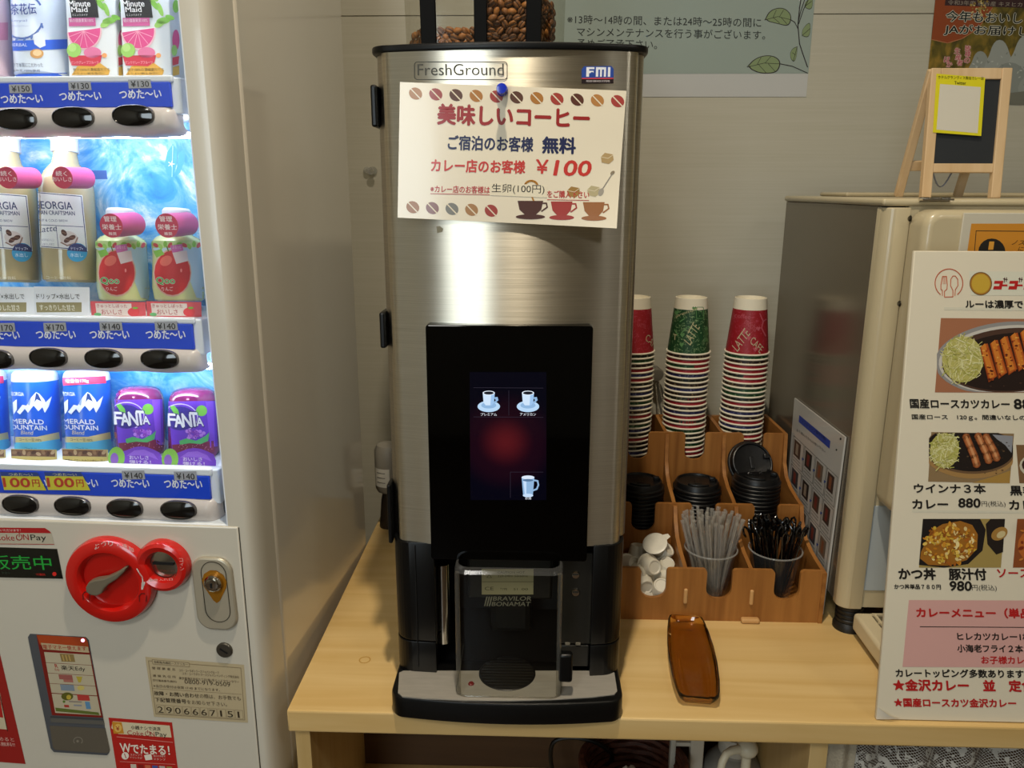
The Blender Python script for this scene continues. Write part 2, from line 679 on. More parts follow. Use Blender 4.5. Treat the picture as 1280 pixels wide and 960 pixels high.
DARKP = M('adapter_black', '#15120f', 0.5)
p = atY(715, 926, 1.18)
mb.box(p.x - 0.03, p.x + 0.03, 1.17, 1.21, CZ - 0.036 - 0.028, CZ - 0.036, DARKP, 0.004)
mb.build('plug_strip', label='black plug strip fixed under the counter top near the cable loop', cat='plug strip', origin=(p.x, 1.19, CZ - 0.036))
WP = M('aged_white_plastic', '#c9c2b2', 0.45)
st = thing('folding_step', 'white folding step leaning under the counter between basket and jug', 'step stool', (0.255, 1.19, SH))
for x0 in (842, 872):
    a = atY(x0, 921, 1.19)
    w = 0.005 if x0 == 842 else 0.012
    MB().box(a.x - w, a.x + w, 1.185, 1.20, SH, 0.66, WP, 0.003).build('rail', st)
for k, yy in enumerate((930, 975)):
    a, b2 = atY(843, yy, 1.19), atY(873, yy, 1.19)
    MB().box(a.x, b2.x, 1.188, 1.196, a.z - 0.004, a.z + 0.004, WP, 0.002).build('rung', st)
jg = thing('water_jug', 'pale translucent plastic jug standing under the counter left of the support panel', 'jug', (0.335, 1.20, SH))
JUG = M('jug_plastic', '#8f8b82', 0.35)
jx = atY(919, 928, 1.20).x
MB().lathe([(0, 0), (0.052, 0), (0.055, 0.006), (0.055, 0.085), (0.050, 0.105), (0.036, 0.122), (0.026, 0.128), (0.026, 0.136), (0, 0.136)], JUG, Matrix.Translation((jx, 1.20, SH)), 32).build('body', jg)
MB().lathe([(0, 0.136), (0.029, 0.136), (0.029, 0.160), (0.025, 0.165), (0, 0.165)], M('jug_cap', '#bdb8ab', 0.4), Matrix.Translation((jx, 1.20, SH)), 24).build('cap', jg)
pw = thing('pump_dispenser', 'cream plastic pump head with bent spout in front of the jug', 'pump dispenser', (0.345, 1.06, SH))
CRP = M('pump_cream', '#cfc7ae', 0.4)
hp = atY(934, 935, 1.06)
MB().lathe([(0, 0), (0.036, 0), (0.038, 0.004), (0.038, 0.10), (0.030, 0.125), (0.012, 0.135), (0, 0.135)], CRP, Matrix.Translation((hp.x, 1.06, SH)), 28).build('bottle', pw)
MB().tube([(hp.x, 1.06, SH + 0.13), (hp.x, 1.06, hp.z)], 0.0075, CRP, 12).build('stem', pw)
mb = MB()
mb.ell(hp, (0.017, 0.017, 0.015), CRP)
mb.tube([hp, atY(915, 938, 1.05), atY(908, 942, 1.045), atY(903, 952, 1.04), atY(900, 964, 1.04)], [0.0075, 0.0065, 0.006, 0.006, 0.0055], CRP, 12)
mb.build('spout', pw)

# lace curtain hung under the counter
lace = bpy.data.materials.new('lace')
lace.use_nodes = True
nt = lace.node_tree
b = nt.nodes['Principled BSDF']
b.inputs['Base Color'].default_value = (*lin('#c9c6bd'), 1)
b.inputs['Roughness'].default_value = 0.9
out = nt.nodes['Material Output']
tc = nt.nodes.new('ShaderNodeTexCoord')
mp = nt.nodes.new('ShaderNodeMapping')
mp.inputs['Scale'].default_value = (1, 0.0, 1)
mp.inputs['Rotation'].default_value = (0, R(45), 0)
ck = nt.nodes.new('ShaderNodeTexVoronoi')
ck.feature = 'DISTANCE_TO_EDGE'
ck.inputs['Scale'].default_value = 280
ck.inputs['Randomness'].default_value = 0.0
n2 = nt.nodes.new('ShaderNodeTexNoise')
n2.inputs['Scale'].default_value = 44
n2.inputs['Detail'].default_value = 3
n2.inputs['Distortion'].default_value = 1.6
r1 = nt.nodes.new('ShaderNodeMath'); r1.operation = 'LESS_THAN'; r1.inputs[1].default_value = 0.10
r2 = nt.nodes.new('ShaderNodeMath'); r2.operation = 'GREATER_THAN'; r2.inputs[1].default_value = 0.535
mx = nt.nodes.new('ShaderNodeMath'); mx.operation = 'MAXIMUM'
nt.links.new(tc.outputs['Object'], mp.inputs[0])
nt.links.new(mp.outputs[0], ck.inputs['Vector'])
nt.links.new(tc.outputs['Object'], n2.inputs['Vector'])
nt.links.new(ck.outputs['Distance'], r1.inputs[0])
nt.links.new(n2.outputs[0], r2.inputs[0])
nt.links.new(r1.outputs[0], mx.inputs[0])
nt.links.new(r2.outputs[0], mx.inputs[1])
nt.links.new(mx.outputs[0], b.inputs['Alpha'])
lc = thing('lace_curtain', 'white floral lace curtain hanging below the counter under the menu board', 'curtain', (0.75, 1.02, 0.35))
mb = MB()
mb.grid(lambda u, v: Vector((0.447 + u * 0.75, 1.02 + 0.012 * math.sin(u * 62 + 0.6 * math.sin(v * 4)) + 0.006 * math.sin(u * 23), 0.70 - v * 0.42)), 160, 14, lace)
mb.build('lace', lc)
mb = MB()
mb.grid(lambda u, v: Vector((0.436 + u * 0.05, 1.008 + 0.012 * math.sin(u * 9) * (0.4 + v), 0.702 - v * 0.42)), 24, 10, M('net_hem', '#b5ab96', 0.95, bump=1.0, vscale=300))
mb.build('hem', lc)
MB().tube([(0.434, 1.034, 0.702), (1.24, 1.034, 0.702)], 0.004, M('rod_black', '#0d0d0d', 0.4), 10).build('rod', lc)

# ================================================================ coffee machine
def brushed(name, c1, c2, rough=0.27, zs=900):
    m = bpy.data.materials.new(name)
    m.use_nodes = True
    nt = m.node_tree
    b = nt.nodes['Principled BSDF']
    b.inputs['Metallic'].default_value = 1.0
    b.inputs['Anisotropic'].default_value = 0.97
    b.inputs['Anisotropic Rotation'].default_value = 0.25
    t = nt.nodes.new('ShaderNodeTangent')
    t.direction_type = 'RADIAL'
    t.axis = 'Z'
    nt.links.new(t.outputs[0], b.inputs['Tangent'])
    tc = nt.nodes.new('ShaderNodeTexCoord')
    mp = nt.nodes.new('ShaderNodeMapping')
    mp.inputs['Scale'].default_value = (9, 9, zs)
    no = nt.nodes.new('ShaderNodeTexNoise')
    no.inputs['Scale'].default_value = 1.0
    no.inputs['Detail'].default_value = 4
    rp = nt.nodes.new('ShaderNodeValToRGB')
    rp.color_ramp.elements[0].position = 0.25
    rp.color_ramp.elements[1].position = 0.75
    rp.color_ramp.elements[0].color = (*lin(c1), 1)
    rp.color_ramp.elements[1].color = (*lin(c2), 1)
    ma = nt.nodes.new('ShaderNodeMapRange')
    ma.inputs['To Min'].default_value = rough - 0.05
    ma.inputs['To Max'].default_value = rough + 0.07
    nt.links.new(tc.outputs['Object'], mp.inputs[0])
    nt.links.new(mp.outputs[0], no.inputs['Vector'])
    nt.links.new(no.outputs[0], rp.inputs[0])
    nt.links.new(rp.outputs[0], b.inputs['Base Color'])
    nt.links.new(no.outputs[0], ma.inputs['Value'])
    nt.links.new(ma.outputs[0], b.inputs['Roughness'])
    return m


STEEL = brushed('brushed_steel', '#cbc5b4', '#dfd9c9', 0.32)
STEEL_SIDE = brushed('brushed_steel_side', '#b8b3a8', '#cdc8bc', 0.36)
PLATE = M('tray_steel', '#b3ada2', 0.42, metal=0.45, var=0.06, vscale=30, stretch=(1, 6, 1))
BLACKP = M('black_plastic', '#080808', 0.34, spec=0.35)
BLACKM = M('black_matte', '#0a0a09', 0.6)
GLASSB = M('black_glass', '#010101', 0.06, spec=0.22)
CHROME = M('chrome', '#c9c4ba', 0.12, metal=1.0)
DGREY = M('dark_grey_panel', '#24221d', 0.35)

XC = -0.037
HW = 0.170
cm = thing('coffee_machine', 'tall brushed steel coffee machine with black touch screen standing on the maple counter', 'coffee machine', (XC, 1.25, CZ))


def bow(x, y0, sag, half):
    return y0 + sag * ((x - XC) / half) ** 2


def front_outline(half, yf, sag, rad, yback, n=16):
    """plan outline of a bowed front with rounded vertical edges, left to right"""
    pts = []
    ye = yf + sag
    for i in range(7):
        a = R(180 + 90 * i / 6)
        pts.append((XC - half + rad + rad * math.cos(a), ye + rad + rad * math.sin(a)))
    for i in range(1, n):
        x = XC - half + rad + (2 * half - 2 * rad) * i / n
        pts.append((x, yf + sag * ((x - XC) / (half - rad)) ** 2))
    for i in range(7):
        a = R(270 + 90 * i / 6)
        pts.append((XC + half - rad + rad * math.cos(a), ye + rad + rad * math.sin(a)))
    return [(XC - half, yback)] + pts + [(XC + half, yback)]


ZS = atY(560, 677, 1.016).z       # lower edge of the steel
ZT = atY(640, 61, 0.998).z        # top of the steel
ZTR = 0.785                       # drip tray level
mb = MB()
o = front_outline(HW, 1.024, 0.014, 0.022, 1.50)
mb.prism([(x, y, ZS) for x, y in o], (0, 0, ZT - ZS), STEEL_SIDE)
mb.build('housing', cm)
mb = MB()
o = front_outline(0.160, 1.002, 0.017, 0.016, 1.042)
mb.prism([(x, y, ZS - 0.002) for x, y in o], (0, 0, ZT - ZS + 0.002), STEEL)
door = mb.build('door', cm)
mb = MB()
o = front_outline(HW + 0.003, 0.998, 0.021, 0.026, 1.50)
mb.prism([(x, y, ZT) for x, y in o], (0, 0, 0.0085), BLACKP, 0.002)
mb.build('top_lid', cm)
# hinges and trim on the left flank
for x, y0, y1 in ((471, 108, 160), (479, 388, 432)):
    a, b2 = atY(x, y1, 1.055), atY(x, y0, 1.055)
    MB().box(XC - HW - 0.006, XC - HW + 0.002, 1.035, 1.075, a.z, b2.z, BLACKP, 0.0025).build('hinge', cm)
a, b2 = atY(487, 672, 1.05), atY(485, 600, 1.05)
MB().box(XC - HW - 0.004, XC - HW + 0.002, 1.03, 1.06, a.z, b2.z, BLACKP, 0.002).build('latch', cm)

# lettering and badge on the steel
p0 = Vector((XC, 1.002, 0))


def door_proj(x, y, h):
    p = atY(x, y, 1.004)
    for _ in range(3):
        p = atY(x, y, 1.002 + 0.017 * ((p.x - XC) / 0.144) ** 2)
    return Vector((p.x, p.y - h - 0.0003, p.z))


mb = MB()
A = Art(mb, door_proj, slope=-0.004, step=6)
A.text('FreshGround', 522, 94.5, 108, 14.5, '#4c4c46', 0.0)
A.line([(x, y) for x, y in rrect(116, 22, 4, 4, 576, 88.5)], 1.0, '#4c4c46', closed=True)
mb.build('lettering', door)
mb = MB()
A = Art(mb, door_proj, step=6)
A.poly([(727, 87)] + [(730, 83), (764, 82.5), (767, 86), (767, 97), (727, 97.5)], '#2a4a9c')
A.rect(727, 97.3, 767, 98.8, '#c8404a')
A.rect(727, 98.8, 767, 104.5, '#1d1013')
for (x0, y0, x1, y1) in ((733, 84, 743, 86.5), (733, 84, 736.5, 96), (733, 88.5, 742, 91.5), (745, 84, 748, 96), (745, 84, 757.5, 87), (750.2, 84, 752.6, 96), (755, 84, 757.7, 96), (760, 84, 763, 96)):
    A.rect(x0, y0, x1, y1, '#e9ebf1', 1)
A.ell(740, 92.5, 2.2, 2.4, '#2a4a9c', 2)
A.text('FOOD SERVICE SYSTEMS', 733, 102.6, 29, 2.2, '#e8e0e0', 0)
mb.build('badge', door, label='blue and black FMI badge')
# dried tape mark
mb = MB()
A = Art(mb, door_proj, step=4)
A.poly([(545.5, 283), (550, 282.5), (554, 286), (553, 290), (546.5, 291.5)], '#a39a80')
mb.build('tape_mark', door)

# touch screen
SY = 0.990
q = [atY(532.5, 406.5, SY), atY(741, 407.5, SY), atY(734, 702, SY), atY(538, 699.5, SY)]
x0, x1 = (q[0].x + q[3].x) / 2, (q[1].x + q[2].x) / 2
zt, zb = (q[0].z + q[1].z) / 2, (q[2].z + q[3].z) / 2
mb = MB()
mb.prism([(x, SY, y) for x, y in rrect(x1 - x0, zt - zb, 0.004, 4, (x0 + x1) / 2, (zt + zb) / 2)], (0, 0.022, 0), GLASSB, 0.0015)
scr = mb.build('touch_screen', cm)
mb = MB()
lm = bpy.data.materials.new('screen_glow')
lm.use_nodes = True
nt = lm.node_tree
b = nt.nodes['Principled BSDF']
b.inputs['Base Color'].default_value = (0, 0, 0, 1)
b.inputs['Roughness'].default_value = 0.08
b.inputs['Specular IOR Level'].default_value = 0.2
tc = nt.nodes.new('ShaderNodeTexCoord')
cpt = atY(632, 552, SY) - Vector((XC, 1.25, CZ))
mp = nt.nodes.new('ShaderNodeVectorMath'); mp.operation = 'DISTANCE'
mp.inputs[1].default_value = (cpt.x, cpt.y, cpt.z)
rp = nt.nodes.new('ShaderNodeValToRGB')
rp.color_ramp.interpolation = 'EASE'
e = rp.color_ramp.elements
e[0].position = 0.0; e[0].color = (0.085, 0.007, 0.010, 1)
e[1].position = 1.0; e[1].color = (0.0012, 0.0012, 0.005, 1)
x = e.new(0.55); x.color = (0.010, 0.0018, 0.006, 1)
mr = nt.nodes.new('ShaderNodeMapRange'); mr.inputs['From Max'].default_value = 0.075
nt.links.new(tc.outputs['Object'], mp.inputs[0])
nt.links.new(mp.outputs['Value'], mr.inputs['Value'])
nt.links.new(mr.outputs[0], rp.inputs[0])
nt.links.new(rp.outputs[0], b.inputs['Emission Color'])
b.inputs['Emission Strength'].default_value = 1.0
sp = plane_proj((0, SY, 0), (0, -1, 0), 0.0002)
A = Art(mb, sp)
A.poly([(587, 465), (683, 465), (683, 625), (588, 625)], '', 0, lm)


def lit(col, s=1.0):
    return M('glow_%s' % col.lstrip('#'), '#000000', 0.3, emit=s, ecol=col)


def cupicon(cx, cy):
    A.ell(cx, cy + 8, 14, 7, '', 1, 0, 28, lit('#b9d9f7'))
    A.ell(cx, cy + 6.5, 9.5, 4, '', 2, 0, 24, lit('#8fb6de'))
    A.ring(cx + 9.5, cy + 0.5, 4, 3.6, 2.0, '', 2) if False else None
    A.poly([(cx - 7.5, cy - 9), (cx + 7.5, cy - 9), (cx + 6.5, cy + 3), (cx + 4, cy + 6.5), (cx - 4, cy + 6.5), (cx - 6.5, cy + 3)], '', 3, lit('#cfe5fb'))
    A.poly([(cx + 3, cy - 9), (cx + 7.5, cy - 9), (cx + 6.5, cy + 3), (cx + 4, cy + 6.5), (cx + 2, cy + 6.5)], '', 4, lit('#9cc3ec'))
    A.poly([(cx + 6, cy - 3.5), (cx + 11, cy - 4), (cx + 12, cy), (cx + 8, cy + 4), (cx + 6, cy + 3), (cx + 9, cy)], '', 4, lit('#8fb6de'))
    A.ell(cx, cy - 9, 7.6, 2.8, '', 5, 0, 24, lit('#e8f3ff'))
    A.ell(cx, cy - 9, 6.2, 2.0, '', 6, 0, 24, lit('#10131f'))


for cx, cy, t in ((611, 500, 'プレミアム'), (660, 500, 'アメリカン')):
    cupicon(cx, cy)
    A.text(t, cx - 10, cy + 19.5, 20, 3.6, '', 0.02, 3, m=lit('#d6dbe4'))
A.poly([(652, 596), (668, 596), (666, 619), (654, 619)], '', 3, lit('#8fb4da'))
A.poly([(654, 601), (658, 601), (658, 617), (656, 617)], '', 4, lit('#c6defa'))
A.ell(660, 596.5, 8, 2.4, '', 4, 0, 20, lit('#dceafa'))
A.ell(660, 600, 6.6, 1.6, '', 5, 0, 20, lit('#56779c'))
A.ell(660, 619, 6.5, 2.2, '', 4, 0, 20, lit('#c6defa'))
A.line([(667, 600), (672, 601), (673, 606), (671, 611), (666, 613)], 2.0, '', 3, m=lit('#8fb4da'))
A.text('お湯', 656.5, 624.2, 7.5, 3.4, '', 0.02, 3, m=lit('#d6dbe4'))
for pts in ([(592, 484.5), (679, 485)], [(636, 488), (636, 519)], [(592, 521), (679, 521.5)], [(638, 590), (679, 590)], [(638, 590), (638, 622)]):
    A.line(pts, 0.5, '', 1, m=lit('#2a2433'))
mb.build('display', scr, label='lit menu display with cup icons')

# black lower housing with recess
XL0, XR1 = XC - HW + 0.003, XC + HW - 0.003
xa, xb = atY(545, 760, 1.02).x, atY(739, 760, 1.02).x
mb = MB()
mb.box(XL0, XR1, 1.20, 1.50, ZTR, ZS, BLACKM)
mb.box(XL0 + 0.03, XR1 - 0.03, 1.05, 1.20, ZS - 0.012, ZS, BLACKM)
mb.box(XL0 + 0.01, XR1 - 0.01, 1.02, 1.5, CZ + 0.004, ZTR - 0.002, BLACKM)
mb.build('lower_housing', cm)


def column(x0, x1, left, z0, z1, name):
    rad = 0.030
    pts = []
    if left:
        pts = [(x1, 1.21), (x0, 1.21)]
        pts += [(x0 + rad - rad * math.cos(R(a)), 1.014 + rad - rad * math.sin(R(a))) for a in range(0, 91, 10)]
        pts += [(x1, 1.012)]
    else:
        pts = [(x1, 1.21), (x0, 1.21), (x0, 1.012)]
        pts += [(x1 - rad + rad * math.sin(R(a)), 1.014 + rad - rad * math.cos(R(a))) for a in range(0, 91, 10)]
    mb = MB()
    mb.prism([(x, y, z0) for x, y in pts], (0, 0, z1 - z0), BLACKP, 0.0015)
    return mb.build(name, cm)


zseam = atY(510, 801, 1.014).z
column(XL0, xa, True, zseam + 0.001, ZS - 0.001, 'column')
column(XL0, xa + 0.0, True, ZTR, zseam - 0.001, 'column_foot')
column(xb, XR1, False, zseam + 0.001, ZS - 0.001, 'column')
column(xb, XR1, False, ZTR, zseam - 0.001, 'column_foot')
# seam line down the left column
a = atY(520, 740, 1.012)
MB().box(a.x - 0.0006, a.x + 0.0006, 1.0112, 1.0125, ZTR + 0.01, ZS - 0.005, M('seam_dark', '#030303', 0.6)).build('seam', cm)

# chrome tube at the left of the recess
a, b2 = atY(555, 803, 1.045), atY(555, 704, 1.045)
w = atY(563.5, 760, 1.045).x - atY(546.5, 760, 1.045).x
mb = MB()
mb.lathe([(0, a.z), (w / 2, a.z + 0.003), (w / 2, b2.z), (0, b2.z)], CHROME, Matrix.Translation((a.x, 1.045, 0)), 24)
mb.build('chrome_tube', cm)
# grey service panel at the right of the recess
a, b2 = atY(706, 803, 1.03), atY(738, 690, 1.03)
mb = MB()
mb.box(a.x - 0.01, xb + 0.001, 1.026, 1.06, a.z, b2.z, DGREY, 0.002)
mb.box(a.x - 0.008, xb - 0.001, 1.024, 1.06, atY(720, 833, 1.024).z, a.z - 0.0015, M('dark_grey_block', '#1a1916', 0.4), 0.002)
sp_ = mb.build('service_panel', cm)
for y in (718, 740):
    c = atY(719.5, y, 1.026)
    mb = MB()
    mb.lathe([(0, 0.003), (0.0052, 0.003), (0.0062, 0.0015), (0.0066, 0)], CHROME, Matrix.Translation((c.x, 1.026, c.z)) @ Matrix.Rotation(R(90), 4, 'X'), 20)
    mb.box(c.x - 0.0044, c.x + 0.0044, 1.0225, 1.0232, c.z + 0.0003, c.z + 0.0028, M('panel_slot', '#32302a', 0.4))
    mb.build('button', sp_)
for x in (709.5, 722.5):
    c = atY(x, 804.5, 1.025)
    MB().box(c.x - 0.0036, c.x + 0.0036, 1.0236, 1.026, c.z - 0.0022, c.z + 0.0022, M('pale_lens', '#7d786c', 0.3), 0.0006).build('indicator', sp_)

# brewing unit seen inside the cup guard
mb = MB()
xi0, xi1 = atY(585, 760, 1.09).x, atY(690, 760, 1.09).x
mb.box(xi0, xi1, 1.09, 1.2, 0.865, ZS - 0.004, M('brew_dark', '#11110d', 0.4), 0.004)
mb.box(atY(612, 800, 1.12).x, atY(664, 800, 1.12).x, 1.12, 1.2, ZTR + 0.001, 0.87, M('brew_dark'), 0.01)
bu = mb.build('brew_unit', cm)
mb = MB()
A = Art(mb, plane_proj((0, 1.09, 0), (0, -1, 0), 0.0003))
A.rect(602, 711, 667, 743, '#a89f78')
A.line([(602.7, 727), (666.5, 727)], 0.7, '#6a6245')
for k, (t, x, y, w) in enumerate((('△', 608, 722, 7), ('CAUTION HOT', 622, 716.5, 34), ('220-240V 50/60Hz', 622, 721, 38), ('CE', 606, 737.5, 11), ('TYPE', 625, 737.5, 9), ('51', 642, 737.5, 5), ('00', 652, 737.5, 8))):
    A.text(t, x, y, w, 4.2 if k in (0, 3) else 2.6, '#4a4429', 0)
mb.build('rating_plate', bu, label='small beige rating plate')
mb = MB()
A = Art(mb, plane_proj((0, 1.09, 0), (0, -1, 0), 0.0003))
A.text('BRAVILOR', 616, 750.5, 48, 5.2, '#8d8873', 0.03, italic=0.2)
A.text('BONAMAT', 614.5, 757.3, 48, 5.2, '#8d8873', 0.03, italic=0.2)
for k in range(3):
    A.poly([(605 + 3 * k, 757.5), (606.6 + 3 * k, 757.5), (609.6 + 3 * k, 745.5), (608 + 3 * k, 745.5)], '#8d8873')
mb.build('lettering', bu)

# drip tray
mb = MB()
o = front_outline(0.166, 0.944, 0.010, 0.022, 1.05)
mb.prism([(x, y, CZ + 0.001) for x, y in o], (0, 0, ZTR - CZ - 0.001), BLACKP, 0.003)
mb.box(XC - 0.15, XC + 0.15, 1.04, 1.45, CZ, CZ + 0.01, BLACKM)
tr = mb.build('drip_tray', cm)
mb = MB()
pl = [atZ(x, y, ZTR + 0.001) for x, y in ((499, 841), (504, 838.5), (764, 838.5), (768, 841), (771.5, 864), (768, 868), (740, 871.5), (690, 874.5), (635, 876), (580, 875.5), (530, 873), (503, 870.5), (497.5, 866))]
mb.prism([(p.x, p.y, ZTR - 0.0005) for p in pl], (0, 0, 0.0018), PLATE)
pt = mb.build('tray_plate', tr)
mb = MB()
c = atZ(634, 841, ZTR + 0.002)
mb.lathe([(0, 0.0018), (0.040, 0.0018), (0.0415, 0.0012), (0.0425, 0)], M('grate_black', '#0d0c0a', 0.35), Matrix.Translation((c.x, c.y, ZTR + 0.001)), 40)
for k in range(-5, 6):
    y = k * 0.007
    hw = math.sqrt(0.039 ** 2 - y * y)
    mb.box(c.x - hw, c.x + hw, c.y + y - 0.0009, c.y + y + 0.0009, ZTR + 0.0026, ZTR + 0.0036, M('grate_bar', '#1f1d18', 0.3))
mb.build('drip_grate', tr)
c = atZ(589, 856, ZTR)
MB().lathe([(0, 0.003), (0.003, 0.003), (0.0045, 0.001), (0.0045, 0)], M('red_dot', '#6e1712', 0.35), Matrix.Translation((c.x, c.y, ZTR + 0.001)), 16).build('level_pin', tr, label='small dark red pin')

# clear cup guard
CLR = clear('clear_guard', (0.90, 0.90, 0.86), 0.16, 0.10)
CLRE = clear('clear_guard_edge', (0.80, 0.78, 0.72), 0.30, 0.12, 0.04)
gf = 0.957
gx0, gx1 = atY(568, 800, gf).x, atY(703, 800, gf).x
gz1 = atY(635, 714, gf).z
gz0 = ZTR + 0.0015
yb = 1.085
mb = MB()
rd = 0.016
out_ = [(gx0, yb)] + [(gx0 + rd - rd * math.cos(R(a)), gf + rd - rd * math.sin(R(a))) for a in range(0, 91, 15)] + [(gx1 - rd + rd * math.sin(R(a)), gf + rd - rd * math.cos(R(a))) for a in range(0, 91, 15)] + [(gx1, yb)]
n = len(out_)
v = [(x, y, gz0) for x, y in out_] + [(x, y, gz1 - 0.006) for x, y in out_]
mb.add(v, [(k, k + 1, n + k + 1, n + k) for k in range(n - 1)], CLR)
# rolled upper edge and top sheet
cxm = (gx0 + gx1) / 2
ins = [(cxm + (x - cxm) * 0.985, y + (0.003 if y < yb - 0.01 else 0)) for x, y in out_]
ins2 = [(cxm + (x - cxm) * 0.94, y + (0.010 if y < yb - 0.01 else 0)) for x, y in out_]
v = [(x, y, gz1 - 0.006) for x, y in out_] + [(x, y, gz1 - 0.0015) for x, y in ins] + [(x, y, gz1) for x, y in ins2]
mb.add(v, [(k, k + 1, n + k + 1, n + k) for k in range(n - 1)] + [(n + k, n + k + 1, 2 * n + k + 1, 2 * n + k) for k in range(n - 1)], CLRE)
mb.add([(x, y, gz1) for x, y in ins2], [tuple(range(n))], CLR)
# thicker bright edges down the corners and along the foot
for k in (1, 2, 3, 4, 5, n - 6, n - 5, n - 4, n - 3):
    pass
gr = mb.build('cup_guard', cm)
mb = MB()
mb.tube([(x, y, gz0 + 0.0012) for x, y in out_], 0.0012, CLRE, 8)
mb.tube([(gx0 + 0.0045, gf + 0.0055, gz0 + 0.004), (gx0 + 0.0045, gf + 0.0055, gz1 - 0.006)], 0.0034, CLRE, 10)
mb.tube([(gx1 - 0.0045, gf + 0.0055, gz0 + 0.004), (gx1 - 0.0045, gf + 0.0055, gz1 - 0.006)], 0.0034, CLRE, 10)
mb.build('guard_edge', gr)
mb = MB()
a, b2 = atY(708, 853, gf + 0.004), atY(708, 818, gf + 0.004)
mb.box(gx1 - 0.004, atY(716, 835, gf).x, gf + 0.002, gf + 0.016, a.z, b2.z, BLACKP, 0.004, seg=3)
mb.build('handle', gr, label='black plastic handle')

# bean hopper
HY = 1.085
hz0 = ZT + 0.008
hz1 = 1.93
hx = {k: atY(k, 50, HY).x for k in (500, 527, 546, 593, 609, 657, 676, 706)}
HCL = clear('hopper_clear', (0.88, 0.87, 0.83), 0.12, 0.08)
hop = thing('x', None, None)
bpy.data.objects.remove(hop)
fl = 1.05


def hp_(x, t):
    """slight flare of the hopper with height"""
    xm = (hx[500] + hx[706]) / 2
    return xm + (x - xm) * (1 + 0.05 * t)


mb = MB()
xo0, xo1 = hx[500], hx[706]
plan = [(xo0, 1.30), (xo0, HY + 0.055), (hx[527] + 0.004, HY), (hx[676] - 0.004, HY), (xo1, HY + 0.055), (xo1, 1.30)]
n = len(plan)
v = [(x, y, hz0) for x, y in plan] + [(hp_(x, 1), y - (0.006 if y < 1.2 else 0), hz1) for x, y in plan]
mb.add(v, [(k, (k + 1) % n, n + (k + 1) % n, n + k) for k in range(n)], HCL)
hopper = mb.build('bean_hopper', cm, label='clear plastic bean hopper')
mb = MB()
mb.prism([(x, y, hz1) for x, y in [(hp_(x, 1.2), y) for x, y in plan]], (0, 0, 0.02), BLACKP, 0.003)
mb.build('hopper_lid', hopper)
for a_, b_ in ((527, 546), (593, 609), (657, 676)):
    mb = MB()
    v = []
    for z, t in ((hz0, 0), (hz1, 1)):
        dyf = -0.006 * t
        for x, y in ((hx[a_], HY - 0.004), (hx[b_], HY - 0.004), (hx[b_], HY + 0.004), (hx[a_], HY + 0.004)):
            v.append((hp_(x, t), y + dyf, z))
    mb.add(v, [(3, 2, 1, 0), (4, 5, 6, 7), (0, 1, 5, 4), (1, 2, 6, 5), (2, 3, 7, 6), (3, 0, 4, 7)], M('post_black', '#040404', 0.55, spec=0.12), 0.001)
    mb.build('post', hopper)
mb = MB()
xm_ = (hx[593] + hx[609]) / 2
mb.box(xm_ - 0.0015, xm_ + 0.0015, HY + 0.004, 1.29, hz0, hz1, M('divider_grey', '#4a4840', 0.4))
mb.box(xo0 + 0.002, xo1 - 0.002, HY + 0.01, 1.29, hz0, hz0 + 0.002, BLACKM)
mb.build('partition', hopper)

# coffee beans: every bean lying against the clear walls
def bean_mesh(name, col):
    mb = MB()
    m = M(name, col, 0.48, spec=0.3, var=0.35, vscale=120)
    g = []
    NU, NV = 12, 8
    bm = mb.bm
    mb.ell((0, 0, 0), (0.0062, 0.0045, 0.0033), m, None, NU, NV)
    for vtx in bm.verts:
        if vtx.co.z > 0:
            d = math.exp(-(vtx.co.y / 0.0011) ** 2)
            vtx.co.z *= 0.72
            vtx.co.z -= 0.0011 * d
    mb.tube([(-0.0054, 0.0002, 0.0006), (-0.003, -0.0004, 0.0013), (0, 0.0003, 0.0016), (0.003, -0.0002, 0.0013), (0.0054, 0.0, 0.0006)], 0.00055, M('bean_crease', '#2a130a', 0.6), 5)
    me = bpy.data.meshes.new(name)
    for f in bm.faces:
        f.smooth = True
    bm.to_mesh(me)
    bm.free()
    for x in mb.mats:
        me.materials.append(x)
    return me


BEANS = [bean_mesh('bean_roast', '#754a24'), bean_mesh('bean_roast_dark', '#583619'), bean_mesh('bean_roast_warm', '#8c5a2a')]
random.seed(11)


def lay_beans(p0, ax, w, nrm, zlo, zhi, layers, label, group, weights):
    ax = Vector(ax).normalized()
    nrm = Vector(nrm).normalized()
    z = zlo
    row = 0
    while z < zhi:
        for L in range(layers):
            k = 0.0045 + (row % 2) * 0.005
            while k < w - 0.002:
                p = Vector(p0) + ax * (k + random.uniform(-0.0012, 0.0012)) + nrm * (0.0045 + L * 0.0075 + random.uniform(0, 0.002)) + Vector((0, 0, z - p0[2] + random.uniform(-0.0012, 0.0012)))
                o = bpy.data.objects.new('coffee_bean', random.choices(BEANS, weights)[0])
                COL.objects.link(o)
                o.location = p
                side = Matrix((ax, Vector((0, 0, 1)), -nrm)).transposed()
                e = side.to_4x4() @ Matrix.Rotation(random.uniform(-1.2, 1.2), 4, 'Z') @ Matrix.Rotation(random.choice((0, 0, 3.1)) + random.uniform(-0.5, 0.5), 4, 'X')
                o.rotation_euler = e.to_euler()
                o.scale = [random.uniform(0.88, 1.08)] * 3
                meta(o, label, 'coffee bean', group)
                k += 0.0105
        z += 0.0078
        row += 1


